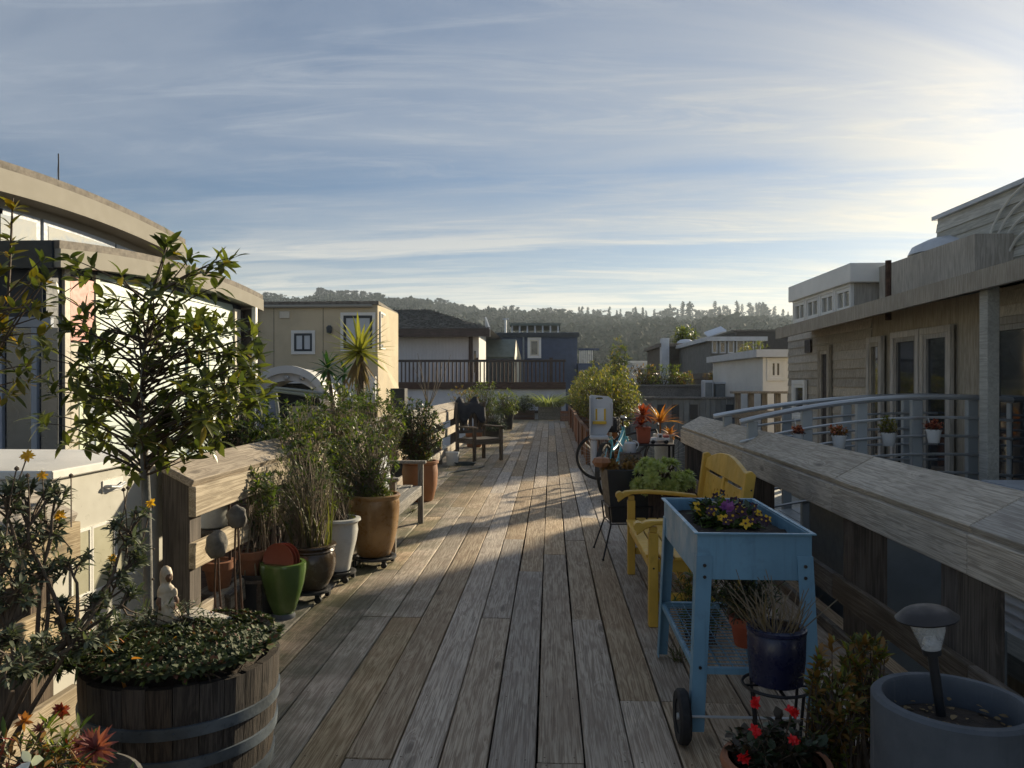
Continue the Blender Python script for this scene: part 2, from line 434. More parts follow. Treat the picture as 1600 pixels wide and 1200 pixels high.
def tmpl_mesh(t, mats, name):
    me = bpy.data.meshes.new(name); me.from_pydata([tuple(v) for v in t[0]], [], [tuple(f) for f in t[1]])
    for p in me.polygons: p.use_smooth = True
    for m in (mats if isinstance(mats, (list, tuple)) else [mats]): me.materials.append(MATS[m])
    return me
def frame(d, up=None, roll=0.0):
    """rotation whose +X runs along d"""
    d = Vector(d).normalized(); u = Vector(up or (0, 0, 1))
    y = u.cross(d)
    y = y.normalized() if y.length > 1e-4 else Vector((0, 1, 0))
    z = d.cross(y)
    M = Matrix((d, y, z)).transposed()
    return M @ Matrix.Rotation(roll, 3, 'X')
def xf(p, d, s, roll=0.0):
    return Matrix.Translation(Vector(p)) @ (frame(d, None, roll) * s).to_4x4()
def cloud_mesh(name, t, Ms, mats, pick=None):
    """many copies of one leaf shape in one mesh"""
    tv, tf = t; n = len(Ms)
    A = np.array([[list(r) for r in M] for M in Ms])
    # every leaf gets a curl, twist and breadth of its own
    rg = np.random.default_rng(n * 7 + len(tv)); T = np.repeat(tv[None], n, 0)
    if len(tv) < 40:
        T[:, :, 2] += rg.uniform(-.38, .16, (n, 1)) * T[:, :, 0] ** 2 + rg.uniform(-.5, .5, (n, 1)) * T[:, :, 0] * T[:, :, 1]
        T[:, :, 1] = T[:, :, 1] * rg.uniform(.75, 1.2, (n, 1)) + rg.uniform(-.14, .14, (n, 1)) * T[:, :, 0] ** 2
    V = np.einsum('nij,nkj->nki', A[:, :3, :3], T) + A[:, None, :3, 3]
    Fq = (tf[None] + (np.arange(n) * len(tv))[:, None, None]).reshape(-1, tf.shape[1])
    me = bpy.data.meshes.new(name); V = V.reshape(-1, 3)
    me.vertices.add(len(V)); me.vertices.foreach_set('co', V.ravel())
    k = tf.shape[1]
    me.loops.add(Fq.size); me.loops.foreach_set('vertex_index', Fq.ravel())
    me.polygons.add(len(Fq)); me.polygons.foreach_set('loop_start', np.arange(len(Fq)) * k)
    me.polygons.foreach_set('use_smooth', np.ones(len(Fq), bool))
    for m in (mats if isinstance(mats, (list, tuple)) else [mats]): me.materials.append(MATS[m])
    if pick is not None: me.polygons.foreach_set('material_index', np.repeat(np.array(pick), len(tf)))
    me.update(calc_edges=True); me.validate()
    return me
def rvec(r=RND):
    while True:
        v = Vector((r.uniform(-1, 1), r.uniform(-1, 1), r.uniform(-1, 1)))
        if .05 < v.length < 1: return v
def bez(a, b, c, n=6):
    a, b, c = Vector(a), Vector(b), Vector(c)
    return [a * (1 - t) ** 2 + b * 2 * t * (1 - t) + c * t * t for t in [i / n for i in range(n + 1)]]
# ------------------------------------------------------------------ palette
wood('deck_wood', (.325, .23, .145), (.60, .48, .335), 'Y', 1.5, .72, .24, warm=(.34, .235, .15), bump=.45, moss=(.075, .085, .03))
wood('rail_wood', (.27, .22, .165), (.47, .40, .31), 'Y', 1.5, .8, .14, bump=.5)
wood('rail_wood_glare', (.36, .315, .255), (.57, .515, .43), 'Y', 1.6, .8, .14, bump=.4)  # paler copy of the rail wood, with the sun-glare veil put into its colour
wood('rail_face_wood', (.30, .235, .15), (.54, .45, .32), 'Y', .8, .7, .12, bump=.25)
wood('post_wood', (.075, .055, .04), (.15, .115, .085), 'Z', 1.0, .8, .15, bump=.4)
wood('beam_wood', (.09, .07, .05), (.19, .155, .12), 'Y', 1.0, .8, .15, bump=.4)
wood('grey_bench_wood', (.15, .14, .125), (.33, .31, .28), 'Y', 1.4, .8, .14, bump=.4)
wood('grey_bench_wood_across', (.13, .12, .105), (.28, .26, .23), 'Z', 1.4, .8, .14, bump=.4)
wood('barrel_wood', (.026, .020, .016), (.075, .058, .044), 'Z', 1.0, .75, .2, bump=.5)
wood('redwood_planter', (.20, .085, .04), (.36, .17, .085), 'Z', 1.0, .75, .15, bump=.3)
wood('dark_trim', (.06, .035, .028), (.11, .068, .052), 'X', 1.0, .7, .1, knots=False, bump=.2)
wood('dark_trim_upright', (.06, .035, .028), (.11, .068, .052), 'Z', 1.0, .7, .1, knots=False, bump=.2)
wood('old_shingle', (.40, .355, .28), (.58, .52, .43), 'Z', 1.5, .8, .25, knots=False, bump=.4)  # lightened so the colour carries the glare veil over the right houses
wood('grey_clapboard', (.42, .415, .36), (.58, .57, .50), 'Y', 1.0, .75, .12, knots=False, bump=.25)  # raised in tone as well, to stand in for that glare veil
mat('roof_felt', (.16, .14, .115), .85, var=.3, vscale=9, bump=.4)
mat('roof_trim', (.32, .30, .255), .88, var=.03, vscale=1.5, spec=.15)
mat('slate_trim', (.035, .05, .062), .5, var=.15)
mat('navy_wall', (.022, .032, .045), .55, var=.2, vscale=3)
mat('mint_siding', (.40, .49, .45), .55, var=.06, rvar=.05)
mat('pale_green_trim', (.62, .70, .52), .55, var=.05)
mat('cream_trim', (.58, .53, .43), .55, var=.08)
mat('white_paint', (.76, .75, .71), .42, var=.05, vscale=2, rvar=.03, wear=.15, weardark=.8)
mat('box_white', (.56, .545, .48), .35, var=.04, vscale=2, rvar=.02)
mat('blue_grey_trim', (.34, .39, .47), .5, var=.08)
mat('salmon_panel', (.62, .25, .20), .5, var=.08)
mat('dark_brown_panel', (.045, .034, .03), .6, var=.2)
mat('stucco', (.60, .505, .345), .9, var=.07, vscale=2.2, bump=.25, bscale=140)
mat('grey_white_siding', (.64, .65, .68), .65, var=.06, vscale=3)
mat('navy_siding', (.05, .075, .14), .6, var=.12)
mat('sage_roof', (.15, .175, .155), .8, var=.12)
mat('cream_gable', (.66, .60, .46), .6, var=.08)
mat('grey_shingle', (.085, .085, .082), .85, var=.3, vscale=6, bump=.4, rvar=.3)
mat('dark_frame', (.03, .04, .05), .4, var=.15)
mat('shutter_white', (.52, .55, .58), .5, var=.05)
glass('pane', (.03, .036, .042)); mirror_glass('pane_bright', (.62, .60, .55))
mat('frosted_panel', (.40, .385, .28), .35, var=.1, vscale=3, rvar=.05)
mat('terracotta', (.32, .135, .065), .8, var=.18, vscale=7, bump=.15, wear=.4, weardark=1.35)
mat('red_plastic_pot', (.36, .075, .03), .5, var=.1)
mat('saucer_clay', (.27, .075, .045), .55, var=.12, rvar=.1)
mat('green_glaze', (.075, .135, .03), .16, var=.2, vscale=3, spec=.6, col2=(.115, .19, .05))
mat('brown_glaze', (.075, .052, .032), .2, var=.3, vscale=5, spec=.6)
mat('cream_glaze', (.56, .56, .52), .28, streak=.18, var=.08, vscale=3, spec=.5)
mat('ochre_glaze', (.30, .155, .05), .32, streak=.25, var=.28, vscale=5, spec=.5, col2=(.37, .22, .09))
mat('blue_glaze', (.011, .014, .045), .3, var=.3, vscale=6, spec=.5)
mat('orange_clay', (.32, .135, .055), .55, var=.12, vscale=4)
mat('concrete_grey', (.085, .098, .115), .75, var=.22, vscale=3, bump=.15, wear=.3, weardark=1.3, streak=.45)
mat('stone_grey', (.115, .108, .095), .9, var=.3, vscale=14, bump=.5, bscale=70)
mat('rust_metal', (.085, .045, .028), .7, .3, var=.4, vscale=12, bump=.2)
mat('black_metal', (.018, .018, .02), .45, .3, var=.2)
mat('black_plastic', (.02, .021, .023), .5, var=.2)
mat('rubber', (.014, .014, .015), .75, var=.2, bump=.2)
mat('dark_shingle', (.125, .105, .082), .8, var=.25, vscale=5, bump=.3)
mat('dusk_grey', (.15, .15, .14), .7, var=.15)
mat('gangway_grey', (.36, .39, .40), .5, .15, var=.08)
mat('steel_blue_grey', (.20, .225, .24), .45, .25, var=.1)
mat('galvanised', (.58, .60, .61), .42, .7, var=.05, vscale=1.5)
mat('hoop_steel', (.085, .105, .125), .6, .4, var=.35, vscale=7, wear=.6, weardark=.45, bump=.15)
mat('planter_blue', (.155, .305, .42), .42, var=.14, vscale=2.2, wear=.35, weardark=.62, bump=.05, bscale=25, streak=.35, rvar=.03)
mat('planter_blue_inside', (.16, .32, .45), .42, var=.1)
mat('bolt_dark', (.06, .05, .045), .4, .7)
mat('bench_yellow', (.60, .37, .055), .5, var=.14, vscale=2.5, wear=.4, weardark=.66, rvar=.08, streak=.2, bump=.12, bscale=70)
mat('soil', (.035, .024, .016), .95, var=.45, vscale=30, bump=.8, bscale=45)
mat('bark', (.17, .165, .145), .8, var=.25, vscale=12, bump=.4, bscale=60)
mat('twig', (.085, .06, .04), .8, var=.3, vscale=14, bump=.3)
mat('dry_stem', (.20, .155, .10), .8, var=.3, vscale=14)
mat('palm_bark', (.13, .095, .065), .9, var=.35, vscale=18, bump=.6)
mat('figurine_robe', (.50, .40, .28), .55, var=.12, vscale=18, col2=(.62, .54, .41))
mat('figurine_skin', (.16, .085, .05), .55, var=.1)
mat('white_plastic', (.66, .67, .66), .4, var=.06)
mat('seat_grey', (.50, .52, .55), .45, var=.05)
mat('strap_yellow', (.62, .40, .03), .5, var=.1)
mat('turquoise_paint', (.13, .47, .58), .3, var=.05, spec=.6)
mat('toy_white', (.72, .72, .70), .35, var=.04)
mat('toy_red', (.40, .10, .08), .5)
mat('dark_cloth', (.025, .025, .03), .9, var=.3)
mat('hose_dark', (.03, .045, .045), .45, var=.2)
clear('clear_plastic', (.93, .95, .96), .12, .55)
clear('lamp_glass', (.94, .95, .95), .05, .72)
mat('lamp_cap', (.045, .042, .042), .5, .5, var=.15)
mat('pale_roof', (.55, .58, .62), .4, var=.1)
mat('hill_brush', (.030, .042, .026), .95, var=.35, vscale=.03, col2=(.085, .085, .05), spec=.05)
leafmat('forest_leaf', (.018, .032, .018), (.034, .048, .026), 0, .8)
leafmat('pine_leaf', (.010, .018, .012), (.022, .030, .016), 0, .8)
leafmat('bay_leaf', (.05, .07, .02), (.17, .175, .045), .40, .36, c3=(.26, .19, .03), c3amt=.035)
leafmat('bay_leaf_yellow', (.14, .12, .02), (.24, .19, .03), .4, .4, c3=(.36, .20, .02), c3amt=.2)
leafmat('shrub_green', (.045, .08, .018), (.13, .17, .035), .35, .45)
leafmat('shrub_lime', (.13, .17, .03), (.24, .24, .04), .4, .45)
leafmat('shrub_dark', (.018, .034, .016), (.045, .068, .028), .2, .4)
leafmat('grey_leaf', (.085, .105, .07), (.16, .18, .12), .2, .6)
leafmat('reed_leaf', (.075, .085, .025), (.17, .16, .06), .3, .6)
leafmat('hedge_leaf', (.11, .13, .028), (.24, .23, .05), .4, .5, c3=(.36, .24, .04), c3amt=.18)
leafmat('hedge_tip', (.30, .25, .05), (.46, .36, .07), .45, .5)
leafmat('yucca_leaf', (.23, .24, .055), (.42, .38, .09), .3, .35)
leafmat('dead_leaf', (.16, .11, .055), (.28, .20, .10), .2, .8)
leafmat('dracaena_leaf', (.020, .062, .020), (.045, .11, .03), .25, .35)
leafmat('sedum_leaf', (.035, .055, .020), (.085, .10, .034), .1, .7, c3=(.12, .045, .025), c3amt=.12)
leafmat('aeonium_leaf', (.32, .38, .11), (.56, .58, .21), .3, .45)
leafmat('striped_grass', (.26, .30, .14), (.50, .50, .28), .3, .5)
leafmat('red_leaf', (.22, .028, .02), (.32, .07, .03), .35, .45)
leafmat('orange_leaf', (.40, .13, .03), (.50, .23, .06), .4, .45)
leafmat('rust_leaf', (.22, .11, .03), (.34, .19, .05), .35, .5)
leafmat('geranium_dark', (.025, .02, .012), (.06, .04, .02), .2, .5)
leafmat('red_petal', (.66, .01, .016), (.76, .025, .03), .25, .5)
leafmat('daisy_petal', (.75, .38, .015), (.80, .46, .03), .3, .5)
leafmat('pansy_yellow', (.72, .42, .03), (.80, .52, .05), .3, .5)
leafmat('pansy_dark', (.03, .010, .022), (.06, .018, .04), .1, .6)
leafmat('pansy_purple', (.25, .07, .30), (.36, .12, .40), .3, .5)
leafmat('pink_petal', (.20, .045, .04), (.33, .11, .095), .3, .5)
leafmat('white_petal', (.74, .74, .70), (.80, .80, .76), .2, .5)
leafmat('pot_flower', (.55, .13, .06), (.72, .32, .20), .3, .5)

def water_mat():
    m, nt, bs, out = _nt('bay_water')
    bs.inputs['Base Color'].default_value = (.012, .016, .015, 1); bs.inputs['Roughness'].default_value = .08
    v = N(nt, 'ShaderNodeNewGeometry').outputs['Position']
    b = N(nt, 'ShaderNodeBump'); b.inputs['Strength'].default_value = .35; b.inputs['Distance'].default_value = .05
    nt.links.new(nnoise(nt, v, 2.4, 4, .6, .4), b.inputs['Height']); nt.links.new(b.outputs[0], bs.inputs['Normal'])
water_mat()

# ------------------------------------------------------------------ water, hills
WATER = -1.5
w = MB().quad((-900, -60, WATER), (900, -60, WATER), (900, 900, WATER), (-900, 900, WATER))
put('water', mesh(w, 'bay_water', 'water'), kind='structure')

RIDGE = [(-400, 470), (200, 462), (400, 463), (460, 467), (520, 462), (590, 464), (640, 466), (700, 474), (760, 480), (850, 485), (900, 492),
         (1000, 494), (1240, 496), (1500, 488), (2100, 480)]
RY = 620.0
_rp = sorted((at(px, py, Y=RY).x, at(px, py, Y=RY).z) for px, py in RIDGE)
def ridge(x):
    if x <= _rp[0][0]: return _rp[0][1]
    for (x0, z0), (x1, z1) in zip(_rp, _rp[1:]):
        if x <= x1: t = (x - x0) / (x1 - x0); t = t * t * (3 - 2 * t); return z0 + (z1 - z0) * t
    return _rp[-1][1]
def hill_z(x, y):
    t = max(0.0, min(1.0, (y - 130) / (RY - 130)))
    k = t ** 1.25
    if y > RY: k = 1 - ((y - RY) / 260) ** 2 * .8
    h = ridge(x * (RY / max(y, 200)) if y < RY else x) * k
    n = mnoise.noise(Vector((x * .006, y * .006, 3))) * 10 * math.sin(math.pi * min(1, t)) + mnoise.noise(Vector((x * .03, y * .03, 8))) * 2.2 * (1 if y < RY - 30 else .4)
    return WATER - 1 + max(-.5, h + n + .6)
hv, hf = [], []
nx, ny = 110, 54
for j in range(ny + 1):
    y = 120 + (880 - 120) * j / ny
    for i in range(nx + 1):
        x = -760 + 1520 * i / nx
        hv.append((x, y, hill_z(x, y)))
for j in range(ny):
    for i in range(nx):
        a = j * (nx + 1) + i; hf.append((a, a + 1, a + nx + 2, a + nx + 1))
hm = bpy.data.meshes.new('hill'); hm.from_pydata(hv, [], hf); finish(hm, 'hill_brush', True)
put('hill', hm, kind='structure')

# tree cover of the hillside: crowns that read as one mass
def blob_tmpl(seed):
    bm = bmesh.new(); bmesh.ops.create_icosphere(bm, subdivisions=1, radius=1)
    for v in bm.verts: v.co *= 1 + .45 * mnoise.noise(v.co * 2.2 + Vector((seed * 5.0, 0, 0)))
    t = (np.array([tuple(v.co) for v in bm.verts]), np.array([[v.index for v in f.verts] for f in bm.faces])); bm.free(); return t
def clump_tmpl(seed, n=26, upright=False):
    """a crown made of many leafy flakes"""
    r = random.Random(seed); vs_, fs = [], []
    for k in range(n):
        d = rvec(r).normalized(); p = Vector((d.x, d.y, d.z)) * r.uniform(.55, 1.0)
        if upright: p.x *= .6 + .4 * (1 - abs(p.z)); p.y *= .6 + .4 * (1 - abs(p.z))
        a = rvec(r).normalized() * r.uniform(.25, .5); b = a.cross(rvec(r)).normalized() * r.uniform(.25, .45)
        o = len(vs_); vs_ += [p - a, p - b, p + a, p + b]; fs.append((o, o + 1, o + 2, o + 3))
    return np.array([tuple(v) for v in vs_]), np.array(fs)
Ms = []
r = random.Random(3)
while len(Ms) < 6800:
    y = r.uniform(190, RY - 4) if r.random() < .8 else r.uniform(RY - 60, RY); x = r.uniform(-.95, .75) * y
    dens = mnoise.noise(Vector((x * .011, y * .011, 0)))
    px = x / y
    grassy = -.33 < px < -.02 and y > 430
    if (grassy and dens < .12 and r.random() < .93) or (dens < -.25 and r.random() < .6): continue
    s = (.5 if y > RY - 55 else 1.0) * r.uniform(2.6, 4.6) * (1.0 if y > 300 else .8)
    Ms.append(Matrix.Translation((x, y, hill_z(x, y) + s * .7)) @ Matrix.Rotation(r.uniform(0, 6.28), 4, 'Z') @ Matrix.Diagonal((s, s, s * r.uniform(.8, 1.25), 1)))
put('forest', cloud_mesh('forest', clump_tmpl(5, 56), Ms, 'forest_leaf'), kind='stuff')

# single trees that stand out on the ridge line
def ridge_tree_mesh(seed, kind):
    r = random.Random(seed); Ms = []
    if kind == 'tall':
        for k in range(9):
            z = .12 + .86 * k / 8; w = .17 * (1 - .55 * z) * r.uniform(.6, 1.35) + .03
            Ms.append(Matrix.Translation((r.uniform(-.06, .06), r.uniform(-.06, .06), z)) @ Matrix.Diagonal((w * r.uniform(.7, 1.4), w, .10, 1)))
    else:
        for k in range(16):
            a = r.uniform(0, 6.28); q = r.uniform(0, .46)
            Ms.append(Matrix.Translation((math.cos(a) * q, math.sin(a) * q, r.uniform(.12, .88))) @ Matrix.Diagonal((r.uniform(.16, .30), r.uniform(.14, .24), r.uniform(.10, .17), 1)))
    return cloud_mesh('crown', clump_tmpl(seed, 34), Ms, 'pine_leaf')
tall_m = [ridge_tree_mesh(k, 'tall') for k in range(4)]; broad_m = [ridge_tree_mesh(20 + k, 'broad') for k in range(4)]
tk = MB().tube([(0, 0, -.05), (.01, 0, .5), (0, .01, .9)], [.022, .016, .008], 5); trunk_m = mesh(tk, 'twig', 'trunk')
def ridge_tree(px, h, meshes, label, group, yy=RY):
    x = at(px, 480, Y=yy).x
    t = thing('tree', label, 'tree', (x, yy, hill_z(x, yy) - .5), r.uniform(0, 6), group)
    h *= 1.3 if meshes is tall_m else .95; t.scale = (h * (1 if meshes is tall_m else 1.25), h, h)
    put('crown', r.choice(meshes), t); put('trunk', trunk_m, t)
    return t
px = 905
while px < 1238:
    big = 1030 < px < 1215
    ridge_tree(px, r.uniform(8, 11.5) if big and r.random() < .8 else r.uniform(5, 8), tall_m if r.random() < .75 else broad_m,
               'slim dark tree in the line along the ridge above the houses', 'slim trees along the ridge', RY + r.uniform(-6, 6))
    px += r.choice([r.uniform(2.5, 5), r.uniform(4, 9), r.uniform(7, 15)])
ridge_tree(499, 10.5, broad_m, 'tallest ragged dark tree on the ridge above the yellow house', None)
for px, h in ((516, 8), (529, 8.5), (541, 8), (553, 8.5), (566, 8), (579, 7), (590, 6.5)):
    ridge_tree(px, h, broad_m, 'round dark tree in the grove on the ridge above the yellow house', 'grove on the ridge')
for px, h in ((415, 7), (428, 7), (440, 6.5), (459, 5)):
    ridge_tree(px, h, broad_m, 'low dark tree on the ridge beside the curved roof', 'low trees by the curved roof')
ridge_tree(686, 7.5, broad_m, 'spreading tree alone on the bare ridge above the grey shingle roof', None)
ridge_tree(694, 6.5, broad_m, 'smaller round tree close beside the spreading tree on the bare ridge', None)
for px, h in ((790, 5), (800, 6), (808, 5), (845, 5.5), (856, 6.5), (866, 6), (879, 7), (890, 6.5)):
    ridge_tree(px, h, broad_m, 'small dark tree on the ridge above the navy house', 'trees above the navy house')

# ------------------------------------------------------------------ boardwalk
deck = MB()
for y in np.arange(1.2, 31.0, .61):
    deck.box(-2.15, 1.86, y - .045, y + .045, -.32, -.052)
for x in (-2.05, -.7, .6, 1.8):
    deck.box(x - .07, x + .07, 1.0, 31.0, -.62, -.33)
boardwalk = put('boardwalk', mesh(deck, 'beam_wood', 'boardwalk'), kind='structure')
WM['boardwalk'] = Matrix.Identity(4)
PITCH_X = .191
def plank_mesh(w, l, seed):
    r = random.Random(seed); g = r.uniform(.006, .012)
    hw = (w - g) / 2; n = max(2, int(l / .6)); vs_, fs = [], []
    ph = r.uniform(0, 9); cup = r.uniform(-.002, .003)
    prof = [(-hw, -.042), (-hw, -.004), (-hw + .004, 0), (0, -cup), (hw - .004, 0), (hw, -.004), (hw, -.042)]
    for i in range(n + 1):
        y = -l / 2 + .003 + (l - .006) * i / n
        dz = .0016 * math.sin(ph + y * 1.3); dx = .0016 * math.sin(ph * 2 + y * .9)
        e = -.003 if i in (0, n) else 0
        for (x, z) in prof: vs_.append((x + dx, y, z + dz + (e if z > -.003 else 0)))
    k = len(prof)
    for i in range(n):
        for j in range(k - 1): fs.append((i * k + j, i * k + j + 1, (i + 1) * k + j + 1, (i + 1) * k + j))
    fs += [tuple(range(k))[::-1], tuple(n * k + j for j in range(k))]
    me = bpy.data.meshes.new('plank'); me.from_pydata(vs_, [], fs); me.materials.append(MATS['deck_wood']); me.update()
    return me
nails = MB()
X0 = -.056 - 11 * PITCH_X
r = random.Random(5)
seed = 0
for k in range(21):
    xc = X0 + (k + .5) * PITCH_X
    y = 1.2 - r.choice([0, .61, 1.22, 1.83, 2.44])
    while y < 30.6:
        l = r.choice([2.44, 3.05, 3.66, 4.27, 4.88]); l = min(l, 30.7 - y)
        if l < .3: break
        if y + l > 1.0:
            seed += 1
            o = put('plank', plank_mesh(PITCH_X, l, seed), boardwalk, Matrix.Translation((xc, y + l / 2, r.uniform(-.003, .003))) @ Matrix.Rotation(r.uniform(-.006, .006), 4, 'Y'))
            if y < 14:
                for yy in [y + .03, y + l - .03] + list(np.arange(y + .61, y + l - .1, .61)):
                    for s in (-.06, .06):
                        if r.random() < .85 and 2.5 < yy < 14:
                            cx, cy = xc + s + r.uniform(-.008, .008), yy + r.uniform(-.01, .01)
                            nails.quad(*[(cx + .0042 * math.cos(q * 1.047), cy + .0042 * math.sin(q * 1.047), .0042) for q in range(6)])
        y += l
put('nail_head', mesh(nails, 'rust_metal', 'nail_head'), boardwalk, kind='stuff')

# ------------------------------------------------------------------ railings
def railing(name, label, group, y0, y1, side, pieces, posts, cap_mat='rail_wood'):
    """sloped cap of butted boards on posts with a face board below and two rails lower down; side +1: cap falls toward -X"""
    xo = 1.905 if side > 0 else -2.13        # outer upper edge
    w, d, zt = (.24, .135, 1.06) if side > 0 else (.20, .10, 1.06)
    t = thing(name, label, 'railing', (xo, y0, 0), 0, group)
    s = -side
    th = .042
    cuts = pieces
    for a, b in zip(cuts, cuts[1:]):
        j = RND.uniform(-.004, .004)
        nrm = Vector((-s * d, 0, w)).normalized() * -th if s < 0 else Vector((-d, 0, w)).normalized() * -th
        P = [(xo, zt + j), (xo + s * w, zt - d + j)]
        dn = Vector((P[1][1] - P[0][1], -(P[1][0] - P[0][0])));
        if dn.y > 0: dn = -dn
        dn = dn.normalized() * th
        poly = [P[0], P[1], (P[1][0] + dn.x, P[1][1] + dn.y), (P[0][0] + dn.x, P[0][1] + dn.y)]
        part('cap_board', MB().prism(poly, 'Y', a + .003, b - .003), cap_mat, t, bevel=.004)
    xf_ = xo + s * (w - .032)
    for a, b in zip(cuts, cuts[1:]):
        zt2 = zt - d - .032
        part('face_board', MB().box(min(xf_, xf_ + s * .04), max(xf_, xf_ + s * .04), a + .002 - (0 if a > y0 else .0), b - .002, zt2 - .165, zt2), 'rail_face_wood' if side < 0 else cap_mat, t, bevel=.004)
    for y in posts:
        def zu(u): return zt - d * u / w - th - .006
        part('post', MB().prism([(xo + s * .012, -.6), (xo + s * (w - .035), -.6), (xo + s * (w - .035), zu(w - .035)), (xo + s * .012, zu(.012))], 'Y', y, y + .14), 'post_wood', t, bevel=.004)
    for z0, z1 in ((.225, .37), (-.06, .06)) if side > 0 else ((.48, .62), (.12, .26)):
        for a, b in zip(cuts, cuts[1:]):
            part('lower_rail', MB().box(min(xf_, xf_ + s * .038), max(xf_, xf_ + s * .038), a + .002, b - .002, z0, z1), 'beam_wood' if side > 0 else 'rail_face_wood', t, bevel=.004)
    return t
railing('railing', 'weathered wide-capped wooden railing behind the yellow bench and blue planter', None, .6, 9.9, 1, [.6, 3.15, 4.62, 6.75, 9.0, 9.9], [1.4, 3.3, 4.42, 6.6, 8.3, 9.7], 'rail_wood_glare')
R0, R1 = at(303, 748, X=-1.93).y, at(124, 800, X=-1.93).y
railing('railing', 'sunlit wooden railing behind the row of glazed pots', None, R0, 18.0, -1, [R0, 8.3, 12.6, 18.0], [R0 + .02, 6.7, 9.1, 11.4, 13.8, 16.2])
railing('railing', 'short end of wooden railing in front of the white cabinet', None, 1.0, R1, -1, [1.0, R1], [1.6, R1 - .25])
# ------------------------------------------------------------------ buildings
def window(parent, O, u, n, w, h, trim=.08, tm='white_paint', fm='dark_frame', pm='pane', nv=1, nh=0, fr=.04, sill=False, name='window', proud=.03):
    """window in a wall: O lower left corner of the opening, u along the wall, n outward"""
    O, u, n = Vector(O), Vector(u).normalized(), Vector(n).normalized(); z = Vector((0, 0, 1))
    def bar(mb, a0, a1, b0, b1, d0, d1):
        p = [O + u * a + z * b + n * d for d in (d0, d1) for b in (b0, b1) for a in (a0, a1)]
        mb.add(p, [(0, 2, 3, 1), (4, 5, 7, 6), (0, 1, 5, 4), (2, 6, 7, 3), (0, 4, 6, 2), (1, 3, 7, 5)])
    t = MB()
    if trim > 0:
        bar(t, -trim, w + trim, h, h + trim, .001, proud); bar(t, -trim, w + trim, -trim, 0, .001, proud + (.03 if sill else 0))
        bar(t, -trim, 0, 0, h, .001, proud); bar(t, w, w + trim, 0, h, .001, proud)
    else:
        bar(t, 0, w, 0, .012, .002, .010)
    o = part(name, t, tm, parent, bevel=.004)
    f = MB()
    bar(f, 0, w, 0, fr, .004, proud * .7); bar(f, 0, w, h - fr, h, .004, proud * .7)
    bar(f, 0, fr, fr, h - fr, .004, proud * .7); bar(f, w - fr, w, fr, h - fr, .004, proud * .7)
    for i in range(nv):
        c = w * (i + 1) / (nv + 1); bar(f, c - fr / 2, c + fr / 2, fr, h - fr, .004, proud * .6)
    for i in range(nh):
        c = h * (i + 1) / (nh + 1); bar(f, fr, w - fr, c - fr / 2, c + fr / 2, .004, proud * .55)
    part('frame', f, fm, o)
    for i in range(nv + 1):
        a0, a1 = w * i / (nv + 1) + fr * .5, w * (i + 1) / (nv + 1) - fr * .5
        q = MB(); bar(q, a0, a1, fr * .9, h - fr * .9, .0025, .008); part('pane', q, pm, o)
    return o
XP, XM, YM = Vector((1, 0, 0)), Vector((-1, 0, 0)), Vector((0, -1, 0))

